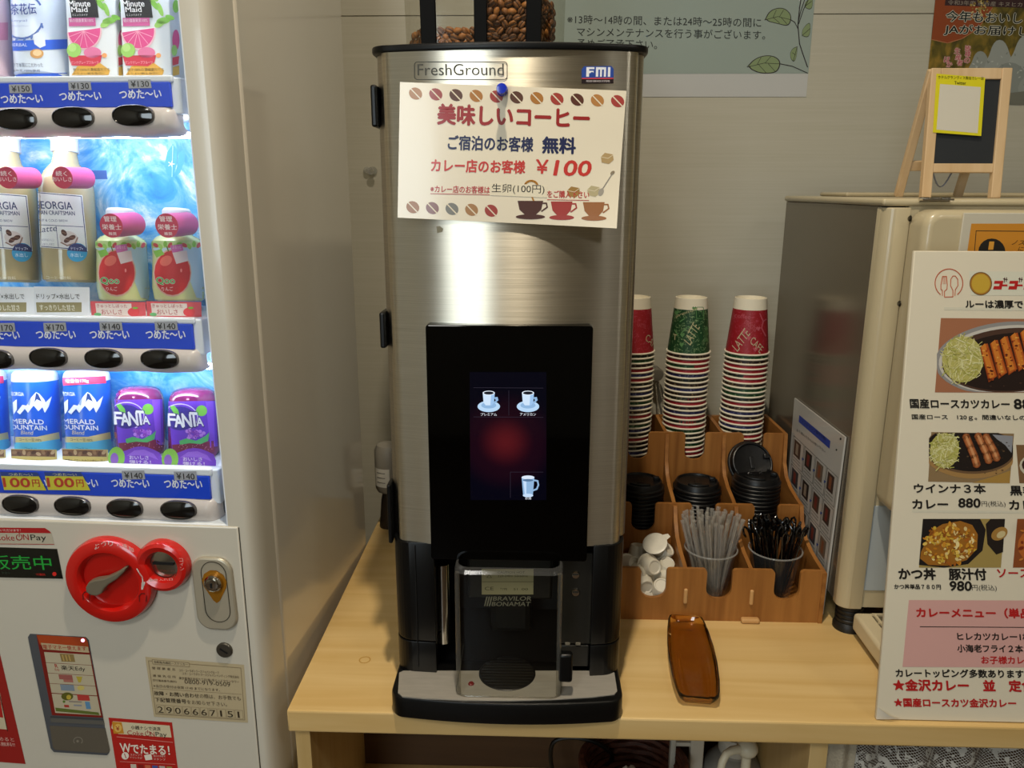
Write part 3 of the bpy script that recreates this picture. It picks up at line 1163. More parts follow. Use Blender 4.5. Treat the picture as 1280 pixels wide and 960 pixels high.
LB, LG = 'pale roasted coffee bean in the low heap of the emptier hopper compartment', 'coffee beans in the emptier hopper compartment'
RB, RG = 'roasted coffee bean in the full hopper compartment beside the wall notice', 'coffee beans in the full hopper compartment'
zl = hz0 + 0.006
lay_beans((hx[546] - 0.004, HY, zl), (1, 0, 0), hx[593] - hx[546] + 0.008, (0, 1, 0), zl, atY(570, 33, HY).z, 2, LB, LG, (3, 1, 4))
lay_beans((xo0 + 0.001, HY + 0.055, zl), (hx[527] - xo0, -0.055, 0), 0.055, (0.055, hx[527] - xo0, 0), zl, atY(515, 36, HY + 0.02).z, 1, LB, LG, (3, 1, 4))
lay_beans((hx[609] - 0.003, HY, zl), (1, 0, 0), hx[657] - hx[609] + 0.008, (0, 1, 0), zl, 1.728, 2, RB, RG, (3, 3, 1))
lay_beans((hx[676] - 0.003, HY + 0.003, zl), (xo1 - hx[676], 0.055, 0), 0.056, (-0.055, xo1 - hx[676], 0), zl, 1.728, 2, RB, RG, (3, 3, 1))
mb = MB()
mb.box(xm_ + 0.004, xo1 - 0.03, HY + 0.022, 1.27, hz0 + 0.003, 1.74, M('bean_mass', '#3d2010', 0.6, var=0.7, vscale=90, bump=1.0), 0.006)
mb.box(xo0 + 0.03, xm_ - 0.006, HY + 0.024, 1.27, hz0 + 0.003, 1.672, M('bean_mass'), 0.006)
mb.build('coffee_beans', label='bed of roasted coffee beans deep inside the hopper behind the front beans', cat='coffee beans', kind='stuff', origin=(XC, 1.18, hz0))

# laminated notice held by a blue push pin
PY = 0.9985
mb = MB()
pp = plane_proj((0, PY, 0), (0, -1, 0))
pc = atY(640, 190, PY)
br = atY(770, 285, PY)


def curl(p):
    d = max(0.0, (p.x - pc.x) / 0.15) * max(0.0, (pc.z - p.z + 0.02) / 0.11)
    return Vector((p.x, p.y - 0.012 * d * d, p.z))


A = Art(mb, pp, slope=0.036, step=12, warp=curl, lean=0.027)
lam = M('laminated_paper', '#ece2cb', 0.22, spec=0.6, coat=0.5)
A.poly([(500, 102.5), (783, 113.5), (770, 285), (497, 272)], '', 0, lam)


def pink(c):
    return M('glossy_%s' % c.lstrip('#'), c, 0.3, spec=0.5, coat=0.4)


seq = ['#a8702c', '#9c3a30', '#5a3420', '#ae7430', '#a03a30', '#5a3420', '#ae7430', '#a63a2e', '#5a2f20', '#b88045', '#a8403a']
for k, c in enumerate(seq):
    x, y = 519.5 + 25.25 * k, 117 + 0.95 * k
    A.ell(x, y, 8.6, 7.4, '', 1, 30, 18, pink(c))
    A.line([(x - 6, y - 6), (x + 6, y + 6.5)], 1.5, '', 2, m=pink('#e8dcc2'))
for k, c in enumerate(('#9c6428', '#8a5f5c', '#7c7b74', '#a87a48', '#a0382e')):
    x, y = 516 + 24.5 * k, 259 + 1.1 * k
    A.ell(x, y, 8.4, 7.4, '', 1, 30, 18, pink(c))
    A.line([(x - 6, y - 6), (x + 6, y + 6.5)], 1.5, '', 2, m=pink('#e8dcc2'))
RED, RED2, NAVY = '#9c1f1c', '#c8332a', '#1c2350'
A.text('美味しいコーヒー', 547, 155, 189, 25, '', 0.055, 2, slope=0.030, m=pink(RED))
A.text('ご宿泊のお客様', 560, 187, 106, 18, '', 0.038, 2, slope=0.025, m=pink(NAVY))
A.text('無料', 678, 191, 41, 20, '', 0.055, 2, slope=0.03, m=pink(NAVY))
A.text('カレー店のお客様', 539, 214.5, 117, 16, '', 0.042, 2, slope=0.02, m=pink(RED2))
A.text('￥', 670, 216.5, 15, 17, '', 0.04, 2, m=pink(RED2))
A.text('100', 692, 219, 45, 18.5, '', 0.055, 2, slope=0.02, m=pink(RED2), italic=0.16)
A.text('※カレー店のお客様は', 538, 240.5, 74, 9.0, '', 0.03, 2, slope=0.02, m=pink('#b8302a'))
A.text('をご購入下さい', 684, 247, 52, 9.0, '', 0.03, 2, slope=0.02, m=pink('#b8302a'))
A.line([(538, 242), (612, 243.5)], 0.8, '', 2, m=pink('#b8302a'))
A.line([(684, 249.5), (736, 250.5)], 0.8, '', 2, m=pink('#b8302a'))
A.poly([(613, 229), (684, 231.5), (683.5, 247), (612.5, 244)], '', 3, M('paper_strip', '#e9dfc6', 0.5))
A.text('生卵(100円)', 614.5, 242, 66, 12.5, '#1e1c1a', 0.0, 4, slope=0.02)
# cups drawn along the foot of the notice
for cx, col in ((663, '#4c2415'), (702, '#a4332a'), (742, '#9a6230')):
    y = 251 + (cx - 663) * 0.02
    w = 16 if cx < 680 else 13.5
    A.poly([(cx - w, y), (cx + w, y), (cx + w * 0.85, y + 11), (cx + w * 0.45, y + 17), (cx - w * 0.45, y + 17), (cx - w * 0.85, y + 11)], '', 2, m=pink(col))
    A.ell(cx, y + 20, w * 1.15, 3.2, '', 2, 0, 24, pink(col))
    A.line([(cx + w - 1, y + 3), (cx + w + 4, y + 3), (cx + w + 5, y + 8), (cx + w - 2, y + 13)], 1.8, '', 2, m=pink(col))
A.ring(664, 233, 8, 7, 2.6, '#b37a2c', 2, 0, 16, 190, 380)
A.line([(670.5, 237), (667, 240)], 2.4, '#b37a2c', 2)
A.line([(665, 246), (667, 251)], 2.0, '#b37a2c', 2)
for cx, cy, c in ((759, 198, '#b69a6a'), (717, 240, '#a07a3a'), (742, 239, '#b9ac84')):
    A.poly([(cx - 8, cy - 2), (cx - 3, cy - 7), (cx + 7, cy - 5), (cx + 8, cy + 2), (cx + 2, cy + 7), (cx - 7, cy + 5)], '', 2, m=pink(c))
    A.line([(cx - 8, cy - 2), (cx + 1, cy), (cx + 8, cy - 5)], 0.7, '#e2d6b8', 3)
A.line([(766, 216), (753, 236)], 1.2, '', 3, m=pink('#8f8a80'))
A.ell(765.5, 216, 3.2, 2.0, '', 3, -40, 14, pink('#8f8068'))
A.ell(751, 240, 3.2, 5.0, '', 3, 25, 14, pink('#a39c90'))
mb.build('paper_notice', label='laminated paper notice with red Japanese coffee prices pinned to the steel machine', cat='notice', origin=pc)
mb = MB()
c = atY(627.5, 112, 0.99)
T = Matrix.Translation((c.x, PY - 0.0004, c.z)) @ Matrix.Rotation(R(90), 4, 'X')
mb.lathe([(0, 0), (0.0068, 0), (0.0072, 0.0015), (0.0066, 0.004), (0.0042, 0.007), (0.004, 0.014), (0.006, 0.0165), (0.0064, 0.019), (0.0058, 0.0205), (0, 0.021)], M('pin_blue', '#1330c0', 0.2, coat=0.6), T, 24)
mb.build('push_pin', label='blue push pin magnet holding the notice on the steel machine', cat='push pin', origin=(c.x, PY, c.z))

# grey plastic object on the wall side left of the machine
p = atY(478, 585, 1.60)
wp = thing('water_filter', 'grey rounded plastic unit with white label behind the left flank of the machine', 'water filter', (p.x, 1.60, CZ))
GP = M('grey_plastic', '#8a857a', 0.35)
zt_, zb_ = atY(478, 553, 1.60).z, atY(478, 613, 1.60).z
mb = MB()
mb.lathe([(0, zb_), (0.026, zb_ + 0.002), (0.030, zb_ + 0.010), (0.030, zt_ - 0.016), (0.024, zt_ - 0.004), (0.012, zt_), (0, zt_)], GP, Matrix.Translation((p.x + 0.014, 1.60, 0)), 28)
mb.build('body', wp)
MB().tube([(p.x + 0.014, 1.60, zb_ + 0.002), (p.x + 0.012, 1.602, zb_ - 0.02), (p.x + 0.008, 1.605, CZ)], [0.014, 0.017, 0.02], M('dark_stem', '#33291e', 0.5), 14).build('stem', wp)
mb = MB()
Ppl = lambda x, y, h: Vector((atY(x, y, 1.57).x, 1.57 - h, atY(x, y, 1.57).z))
mb.grid(lambda u, v: Vector((p.x + 0.014 + 0.0304 * math.sin(R(-62 + 75 * u)), 1.60 - 0.0304 * math.cos(R(-62 + 75 * u)), zb_ + 0.018 + v * 0.042)), 8, 1, M('label_white', '#d8d5ca', 0.5))
for k in range(3):
    mb.grid(lambda u, v: Vector((p.x + 0.014 + 0.0308 * math.sin(R(-45 + 40 * u)), 1.60 - 0.0308 * math.cos(R(-45 + 40 * u)), zb_ + 0.028 + k * 0.011 + v * 0.0013)), 6, 1, M('label_print', '#55524c', 0.6))
mb.build('sticker', wp, label='white paper sticker')

# clear hook on the wall
p = atY(466, 214, WALL_Y)
mb = MB()
CH = clear('clear_hook', (0.85, 0.85, 0.82), 0.5, 0.08, 0.15)
T = Matrix.Translation((p.x, WALL_Y, p.z)) @ Matrix.Rotation(R(90), 4, 'X')
mb.lathe([(0, 0), (0.010, 0), (0.010, 0.003), (0.004, 0.005), (0.004, 0.016), (0.008, 0.019), (0.008, 0.022), (0, 0.023)], CH, T, 20)
mb.ell((p.x - 0.012, WALL_Y - 0.006, p.z + 0.001), (0.008, 0.006, 0.008), CH)
mb.build('wall_hook', label='small clear plastic hook stuck on the wall beside the steel machine', cat='hook', origin=p)

# ================================================================ wooden cup organizer and what it holds
OAK = wood('oak_veneer', '#865422', '#a46e34', 'Z', 4.5, 0.45, 0.15)
OAKX = wood('oak_veneer_flat', '#865422', '#a46e34', 'Y', 4.5, 0.45, 0.15)
OAKE = M('oak_edge', '#c79a62', 0.55)
OX = (0.152, 0.265, 0.379, 0.498)
TH = 0.007
Y0, Y1, Y2, Y3 = 1.232, 1.373, 1.497, 1.633
F0, F1, F2 = CZ + 0.008, 0.822, 0.930
org = thing('cup_organizer', 'stepped wooden organizer holding paper cups, lids, creamers and straws on the counter', 'organizer', (0.325, 1.43, CZ))


def arc(cx, cz, r, a0, a1, n=8):
    return [(cx + r * math.cos(R(a0 + (a1 - a0) * i / n)), cz + r * math.sin(R(a0 + (a1 - a0) * i / n))) for i in range(n + 1)]


def wall(y, zb, zt, zn, half, name, shift=0.0):
    pts = [(OX[0], zb)]
    for k in range(3):
        xa, xb = OX[k] + (0.0 if k == 0 else 0.0), OX[k + 1]
        xm = (xa + xb) / 2 + shift
        r = 0.007
        rb = min(half * 0.86, 0.02)
        if k == 0:
            pts += [(xa, zt)]
        pts += arc(xm - half - r, zt - r, r, 90, 0)
        pts += [(xm - half, zn + rb)] + arc(xm - half + rb, zn + rb, rb, 180, 270)[1:]
        pts += arc(xm + half - rb, zn + rb, rb, 270, 360)
        pts += arc(xm + half + r, zt - r, r, 180, 90)
        if k == 2:
            pts += [(xb, zt)]
    pts += [(OX[3], zb)]
    mb = MB()
    mb.prism([(x, y, z) for x, z in pts], (0, TH, 0), OAK)
    return mb.build(name, org)


wall(Y0, CZ, 0.849, 0.793, 0.022, 'front_wall')
wall(Y1, F0, 0.9105, 0.853, 0.022, 'middle_wall', -0.002)
wall(Y2, F0, 1.0116, 0.955, 0.020, 'rear_step_wall', 0.0)
MB().box(OX[0], OX[3], Y3, Y3 + TH, CZ, 1.008, OAK).build('back_wall', org)
side = [(Y0 - 0.002, CZ), (Y0 - 0.002, 0.846), (1.262, 0.848), (1.30, 0.852), (1.335, 0.862), (1.360, 0.884), (Y1 - 0.002, 0.9115), (1.40, 0.914), (1.44, 0.920), (1.47, 0.932), (1.487, 0.955), (Y2 - 0.003, 1.0126), (Y3 + TH, 1.0105), (Y3 + TH, CZ)]
for x in (OX[0] - TH + 0.001, OX[3] - 0.001):
    mb = MB()
    mb.prism([(x, y, z) for y, z in side], (TH, 0, 0), OAKX)
    mb.build('side_panel', org)
dv = [(Y0 + TH, F0), (Y0 + TH, 0.842), (1.262, 0.846), (1.30, 0.851), (1.335, 0.861), (1.357, 0.883), (Y1 - 0.004, 0.907)] + [(Y1, 0.907), (Y1 + TH, 0.907), (1.40, 0.912), (1.44, 0.919), (1.47, 0.931), (1.487, 0.955), (Y2 - 0.002, 1.008), (Y3, 1.008), (Y3, F0)]
for x in OX[1:3]:
    mb = MB()
    mb.prism([(x - TH / 2, y, z) for y, z in dv], (TH, 0, 0), OAKX)
    mb.build('divider', org)
for (ya, yb_, z, nm) in ((Y0 + TH, Y1, F0, 0), (Y1 + TH, Y2, F1, 0), (Y2 + TH, Y3, F2, 0)):
    MB().box(OX[0], OX[3], ya, yb_, z - 0.006, z, OAKX).build('floor_board', org)
for x in OX[1:3]:
    MB().box(x - 0.0035, x + 0.0035, Y0 - 0.004, Y0 + 0.002, 0.783, 0.812, OAKE, 0.003, seg=3).build('tenon', org)
    MB().box(x - 0.016, x + 0.016, Y0 - 0.010, Y0 + 0.002, CZ + 0.0005, CZ + 0.0095, OAKE, 0.0035, seg=3).build('tenon', org)


# ---------------------------------------------------------------- wrap of print on round things
def cyl_proj(xc, yc, rf, base=0.0):
    def f(x, y, h):
        d = ray(x, y)
        r = rf(atY(x, y, yc).z)
        p = None
        for _ in range(4):
            rr = r + h + base
            a = d.x ** 2 + d.y ** 2
            ox, oy = CAM.x - xc, CAM.y - yc
            b = d.x * ox + d.y * oy
            c = ox * ox + oy * oy - rr * rr
            disc = b * b - a * c
            t = (-b - math.sqrt(max(disc, 0))) / a
            p = CAM + d * t
            if disc < 0:
                v = Vector((p.x - xc, p.y - yc)).normalized() * rr
                p = Vector((xc + v.x, yc + v.y, p.z))
            r = rf(p.z)
        return p
    return f


def doodle(name, base, light):
    if name in MATS:
        return MATS[name]
    m = bpy.data.materials.new(name)
    m.use_nodes = True
    nt = m.node_tree
    b = nt.nodes['Principled BSDF']
    b.inputs['Roughness'].default_value = 0.5
    tc = nt.nodes.new('ShaderNodeTexCoord')
    no = nt.nodes.new('ShaderNodeTexNoise')
    no.inputs['Scale'].default_value = 95
    no.inputs['Detail'].default_value = 1
    no.inputs['Distortion'].default_value = 1.4
    rp = nt.nodes.new('ShaderNodeValToRGB')
    rp.color_ramp.interpolation = 'CONSTANT'
    e = rp.color_ramp.elements
    e[0].position = 0; e[0].color = (*lin(base), 1)
    e[1].position = 0.60; e[1].color = (*lin(base), 1)
    k = e.new(0.56); k.color = (*lin(light), 1)
    nt.links.new(tc.outputs['Object'], no.inputs['Vector'])
    nt.links.new(no.outputs[0], rp.inputs[0])
    nt.links.new(rp.outputs[0], b.inputs['Base Color'])
    MATS[name] = m
    return m


CUPW = M('cup_paper', '#e2dac4', 0.6)
CUPC = {'red': doodle('cup_red', '#93141f', '#a8384a'), 'green': doodle('cup_green', '#12401f', '#7e9a6c'),
        'brown': doodle('cup_brown', '#2a1512', '#a08a62'), 'navy': doodle('cup_navy', '#1c1c4e', '#7c7fa6'), 'black': doodle('cup_black', '#121510', '#8d8a68')}
CUP_H, R_RIM, R_BASE = 0.112, 0.0425, 0.0313


def cup_mesh(colname):
    mb = MB()
    m = CUPC[colname]
    rr = lambda z: R_RIM + (R_BASE - R_RIM) * z / CUP_H
    rim = [(rr(0) - 0.0005, 0.0035)] + [(rr(0) + 0.0008 + 0.0019 * math.cos(R(a)), 0.0019 + 0.0019 * math.sin(R(a))) for a in range(120, -181, -30)]
    prof = [(0.0, CUP_H - 0.009), (R_BASE - 0.0025, CUP_H - 0.009), (R_BASE - 0.0018, CUP_H), (R_BASE, CUP_H - 0.0005), (rr(0.090), 0.090), (rr(0.0035), 0.0035)] + rim[1:] + [(rr(0.004) - 0.0006, 0.004), (R_BASE - 0.0015, CUP_H - 0.0095)]
    mats = [CUPW] * 4 + [m] + [CUPW] * (len(prof) - 6)
    mb.lathe(prof, CUPW, n=40, mats=mats)
    me = bpy.data.meshes.new('paper_cup_' + colname)
    bmesh.ops.recalc_face_normals(mb.bm, faces=mb.bm.faces)
    for e in mb.bm.edges:
        if len(e.link_faces) == 2 and e.calc_face_angle(0) > R(50):
            e.smooth = False
    mb.bm.to_mesh(me)
    mb.bm.free()
    for x in mb.mats:
        me.materials.append(x)
    return me


CUPM = {k: cup_mesh(k) for k in CUPC}
ONES = 'topmost second third fourth fifth sixth seventh eighth ninth tenth eleventh twelfth thirteenth fourteenth fifteenth sixteenth seventeenth eighteenth nineteenth twentieth'.split()
ORD = ONES + ['twenty-' + x for x in 'first second third fourth fifth sixth seventh eighth ninth'.split()]
PITCH_C = 0.0097
NC = 25
random.seed(5)
seqs = {
    0: 'red black green brown red navy red black brown navy black green navy brown red black green navy black red brown black navy black red',
    1: 'green brown red green red navy black brown navy brown black red brown navy red black red green black black green red red brown navy',
    2: 'red green brown red red black red brown green green black red brown navy brown red navy black red red green brown black brown red'}
stack_name = ('in the cup stack nearest the steel machine', 'in the middle cup stack', 'in the cup stack nearest the cream dispenser')
for s_, (xc, top) in enumerate(((0.1985, 0), (0.3115, 0), (0.4300, 0))):
    yc = 1.567
    cols = seqs[s_].split()
    for k in range(NC):
        z = F2 + 0.001 + (NC - 1 - k) * PITCH_C
        c = cols[k]
        jx = (random.uniform(-0.0006, 0.0006) - (0.0012 * k / NC if s_ else 0)) if k else 0
        where = 'topmost' if k == 0 else ORD[k] + ' from the top'
        if k == 0:
            mb = MB()
            mb.bm.from_mesh(CUPM[c])
            for x in CUPM[c].materials:
                mb.mats.append(x)
            zb0 = z
            A = Art(mb, cyl_proj(xc, yc, lambda zz: R_RIM + (R_BASE - R_RIM) * min(max((zz - zb0) / CUP_H, 0), 1)), step=5, ystep=10)
            # move the bare cup into place first
            for vtx in mb.bm.verts:
                vtx.co += Vector((xc, yc, zb0))
            px = (791, 860, 934)[s_]
            py = 412 if s_ != 1 else 408
            l1, l2 = ('#b9a88a', '#b4505c') if c == 'red' else ('#b9b48a', '#5c8a55')
            if s_ == 0:
                A.text('coffee', 803, 432, 26, 7, l2, 0.0, 2, slope=-1.0, up=0.6)
                A.text('CAFE', 806, 424, 13, 7, l1, 0.0, 2, slope=1.1, up=0.6)
                A.text('LATTE', 797, 408, 10, 5, l2, 0, 2, slope=0.3)
            elif s_ == 1:
                A.text('premium', 845, 398, 26, 5.5, l1, 0.0, 2, slope=-0.35, up=0.3)
                A.text('LATTE', 863, 432, 12, 7, l1, 0.0, 2, slope=-1.9, up=-1.2)
                A.text('coffee', 880, 428, 5, 30, l2, 0.0, 2)
                A.text('T', 841, 424, 5, 7, l1, 0, 2, slope=0.3)
                A.line([(x, y) for x, y in rrect(9, 14, 1.5, 3, 875, 391)], 0.7, l2, closed=True)
                for hx_, hy_ in ((852, 430), (853, 418), (846, 390), (868, 385)):
                    A.poly([(hx_, hy_ + 4), (hx_ - 3, hy_), (hx_ - 1.5, hy_ - 2), (hx_, hy_ - 0.7), (hx_ + 1.5, hy_ - 2), (hx_ + 3, hy_)], l2, 2)
                for (a_, b_) in (((856, 398), (850, 402)), ((843, 412), (848, 420)), ((858, 410), (852, 416)), ((866, 412), (860, 408))):
                    A.line([a_, b_], 1.3, l2, 2)
            else:
                A.text('LATTE', 922, 440, 16, 8, l1, 0.0, 2, slope=-1.4, up=-0.9)
                A.text('CAFE', 937, 428, 13, 8, l1, 0.0, 2, slope=1.1, up=0.6)
                A.text('coffee', 918, 397, 20, 6, l2, 0.0, 2, slope=0.12)
                A.text('mocha', 930, 404, 14, 7, l2, 0.0, 2, slope=0.8, up=0.6)
                for hx_, hy_ in ((936, 422), (930, 414), (944, 436), (948, 410)):
                    A.poly([(hx_, hy_ + 4), (hx_ - 3, hy_), (hx_ - 1.5, hy_ - 2), (hx_, hy_ - 0.7), (hx_ + 1.5, hy_ - 2), (hx_ + 3, hy_)], l2, 2)
                A.line([(950, 392), (954, 402), (952, 410), (957, 420)], 1.5, l2, 2)
                A.line([(954, 402), (958, 399)], 1.3, l2, 2)
            mb.build('paper_cup', label='%s paper cup with word doodles, topmost %s' % (c, stack_name[s_]), cat='paper cup', group='paper cups stacked upside down', origin=(xc, yc, z))
            continue
        o = bpy.data.objects.new('paper_cup', CUPM[c])
        COL.objects.link(o)
        o.location = (xc + jx, yc + random.uniform(-0.0006, 0.0006), z)
        o.rotation_euler = (0, 0, random.uniform(0, 6.28))
        meta(o, '%s banded paper cup, %s %s' % (c, where, stack_name[s_]), 'paper cup', 'paper cups stacked upside down')

# ---------------------------------------------------------------- black lids
LIDM = M('lid_black', '#0b0b0c', 0.38)


def make_lid():
    t = thing('coffee_cup_cover', 'x', 'lid', (0, 0, 0), 0, 'black cup lids')
    mb = MB()
    mb.lathe([(0.0415, 0.0005), (0.0452, 0), (0.0464, 0.0012), (0.0464, 0.005), (0.0448, 0.0068), (0.0437, 0.0072), (0.0425, 0.0125), (0.0405, 0.0165), (0.0388, 0.0172), (0.0374, 0.0166), (0.0362, 0.0135), (0.034, 0.0128), (0, 0.0128)], LIDM, n=40)
    # raised drinking lip and little tab
    mb.prism([(0.036 * math.cos(R(a)), 0.036 * math.sin(R(a)), 0.0126) for a in range(-125, -54, 10)] + [(0.022 * math.cos(R(a)), 0.022 * math.sin(R(a)), 0.0126) for a in range(-55, -126, -14)], (0, 0, 0.0075), LIDM, 0.0018)
    mb.box(-0.004, 0.004, -0.012, 0.012, 0.0126, 0.0150, LIDM, 0.001)
    mb.box(0.024, 0.036, 0.006, 0.016, 0.0126, 0.021, LIDM, 0.002)
    mb.build('shell', t, local=True)
    MB().box(-0.007, 0.007, -0.0305, -0.0275, 0.0199, 0.0204, M('lid_slot', '#000000', 0.8)).build('sip_hole', t, local=True)
    return t


lid0 = make_lid()
lid_used = False
lid_where = ('in the lid stack nearest the steel machine', 'in the middle lid stack', 'in the lid stack nearest the cream dispenser')
yl = 1.4385
for s_, (xc, n, tilt) in enumerate(((0.2085, 13, 0), (0.3190, 13, 0), (0.4325, 15, 0))):
    for k in range(n):
        z = F1 + 0.0005 + (n - 1 - k) * 0.0078
        where = 'topmost' if k == 0 else ORD[k] + ' from the top'
        lab = 'black plastic cup lid, %s %s' % (where, lid_where[s_])
        loc = (xc + random.uniform(-0.001, 0.001), yl + random.uniform(-0.0015, 0.0015), z)
        rot = (0, 0, random.uniform(-0.5, 0.5) + (0.35, 0.0, -0.2)[s_])
        if not lid_used:
            lid0.location, lid0.rotation_euler, lid0['label'] = loc, rot, lab
            lid_used = True
        else:
            dup(lid0, lab, loc, rot)
dup(lid0, 'black plastic cup lid propped upright behind the lid stack nearest the cream dispenser', (0.4285, 1.4905 - 0.012, 0.9535), (R(58), 0, 0.15))

# ---------------------------------------------------------------- coffee creamers
CRW = M('creamer_white', '#cfc8b6', 0.4)
FOIL = M('creamer_foil', '#d8d2c2', 0.35, var=0.08, vscale=80)


def make_creamer():
    t = thing('coffee_creamer', 'x', 'creamer', (0, 0, 0), 0, 'coffee creamers in the organizer')
    mb = MB()
    n = 48
    prof = [(0, 0.0012), (0.0085, 0.0012), (0.0098, 0), (0.0112, 0), (0.0122, 0.0012), (0.0158, 0.0195), (0.0166, 0.0215), (0.0195, 0.0215), (0.0195, 0.0223), (0.0160, 0.0223)]
    mb.lathe(prof, CRW, n=n)
    for v in mb.bm.verts:
        if 0.0015 < v.co.z < 0.0205:
            pass
    for v in mb.bm.verts:
        if 0.001 < v.co.z < 0.0205 and v.co.x ** 2 + v.co.y ** 2 > 0.011 ** 2:
            a = math.atan2(v.co.y, v.co.x)
            s = 1 + 0.018 * (1 if round(a / (2 * math.pi) * n) % 2 else -1)
            v.co.x *= s
            v.co.y *= s
    mb.build('body', t, local=True)
    mb = MB()
    mb.lathe([(0, 0.0231), (0.0155, 0.0228), (0.0192, 0.0226), (0.0197, 0.0223)], FOIL, n=n)
    mb.add([(0.0185, -0.006, 0.0228), (0.027, -0.0035, 0.0215), (0.027, 0.0035, 0.0215), (0.0185, 0.006, 0.0228)], [(0, 1, 2, 3)], FOIL)
    mb.build('foil_lid', t, local=True)
    return t


cr0 = make_creamer()
PI = math.pi
cr_list = [  # px, py, depth, euler, label tail
    (797, 689, 1.335, (PI - 0.15, 0.10, 0.4), 'standing upside down at the rear beside the steel machine'),
    (820, 684, 1.315, (0.40, -0.45, 0.3), 'tilted with its lid up on top of the heap'),
    (836, 690, 1.325, (-2.6, 0.60, 0.3), 'leaning base up against the organizer divider'),
    (814, 708, 1.278, (-1.95, 0.50, 0.25), 'turned with its ribbed base to the front'),
    (826, 735, 1.256, (-2.55, -0.25, 0.3), 'lying upside down in the front notch'),
    (787, 706, 1.300, (-2.2, 0.5, 0.2), 'partly hidden behind the steel machine edge'),
    (797, 717, 1.275, (-1.9, -0.7, 0.0), 'low beside the notch edge near the steel machine'),
    (839, 708, 1.300, (-2.7, -0.3, 0.9), 'below the one leaning on the divider'),
    (805, 730, 1.262, (-1.5, 1.1, 0.3), 'lying sideways behind the front notch'),
    (812, 752, 1.257, (0.9, 0.6, 0.1), 'at the very bottom of the front notch'),
    (834, 722, 1.285, (-2.0, -0.6, 0.9), 'wedged behind the one in the notch'),
    (812, 698, 1.335, (-2.4, -0.4, 0.9), 'in the rear row behind the one turned to the front'),
]
for k, (x, y, Y, e, tail) in enumerate(cr_list):
    p = atY(x, y, Y)
    p.z = max(p.z, F0 + 0.010)
    p.x = min(max(p.x, 0.178), 0.2405)
    Rm = Matrix.Rotation(e[2], 3, 'Z') @ Matrix.Rotation(e[1], 3, 'Y') @ Matrix.Rotation(e[0], 3, 'X')
    loc = p - Rm @ Vector((0, 0, 0.0125))
    lab = 'white coffee creamer portion ' + tail
    if k == 0:
        o = cr0
        o['label'] = lab
        o.location = loc
    else:
        o = dup(cr0, lab, loc)
    o.rotation_euler = Rm.to_euler()
    o.scale = (1.14, 1.14, 1.14)

# ---------------------------------------------------------------- two clear cups of straws
PETC = clear('pet_cup', (0.90, 0.89, 0.85), 0.22, 0.08, 0.03)
PETR = clear('pet_rim', (0.75, 0.73, 0.68), 0.5, 0.10, 0.18)
cupx = ((0.3215, 1.306, 'clear plastic cup of wrapped straws in the middle front compartment'), (0.4375, 1.306, 'clear plastic cup of black stirrers in the front compartment by the dispenser'))
RT, RB_, CH_ = 0.0465, 0.030, 0.098
for (xc, yc, lab) in cupx:
    pc_ = thing('plastic_cup', lab, 'plastic cup', (xc, yc, F0))
    mb = MB()
    T = Matrix.Translation((xc, yc, F0))
    mb.lathe([(0, 0.002), (RB_ - 0.004, 0.002), (RB_ - 0.001, 0), (RB_, 0.001), (RT - 0.001, CH_ - 0.003)], PETC, T, 40)
    mb.build('body', pc_)
    mb = MB()
    mb.tube([(xc + RT * math.cos(R(a)), yc + RT * math.sin(R(a)), F0 + CH_ - 0.002) for a in range(0, 360, 9)], 0.0016, PETR, 8, closed=True)
    mb.build('rim', pc_)

FILM = clear('straw_film', (0.92, 0.90, 0.86), 0.55, 0.12, 0.13)
STRAW = clear('straw_clear', (0.80, 0.75, 0.68), 0.5, 0.12, 0.16)
SL = 0.150
mb = MB()
mb.tube([(0, 0, 0.004), (0, 0, SL - 0.006)], 0.0016, STRAW, 8)
mb.grid(lambda u, v: Vector(((u - 0.5) * 0.0078, 0.0006 * math.sin(v * 40) + (0.0021 if 0.3 < u < 0.7 else 0), v * SL)), 6, 18, FILM)
mb.grid(lambda u, v: Vector(((u - 0.5) * 0.0078, 0.0006 * math.sin(v * 40) - (0.0021 if 0.3 < u < 0.7 else 0), v * SL)), 6, 18, FILM)
for k in range(6):
    mb.box(-0.0039, 0.0039, -0.0004, 0.0004, SL - 0.006 + k * 0.0010, SL - 0.0055 + k * 0.0010, FILM)
tmpo = mb.build('straw', label='t')
straw_me = tmpo.data
bpy.data.objects.remove(tmpo)
BS = M('stirrer_black', '#060607', 0.18, coat=0.5)
mb = MB()
L2 = 0.138
mb.tube([(0, 0, 0), (0, 0, L2 * 0.5), (0, 0, L2 - 0.012), (0.0022, 0, L2 - 0.004), (0.0058, 0, L2), (0.0092, 0, L2 - 0.004), (0.0096, 0, L2 - 0.012), (0.0075, 0, L2 - 0.02)], [0.0018, 0.0018, 0.0019, 0.0021, 0.0023, 0.0023, 0.0021, 0.0019], BS, 8)
tmpo = mb.build('stirrer', label='t')
stir_me = tmpo.data
bpy.data.objects.remove(tmpo)


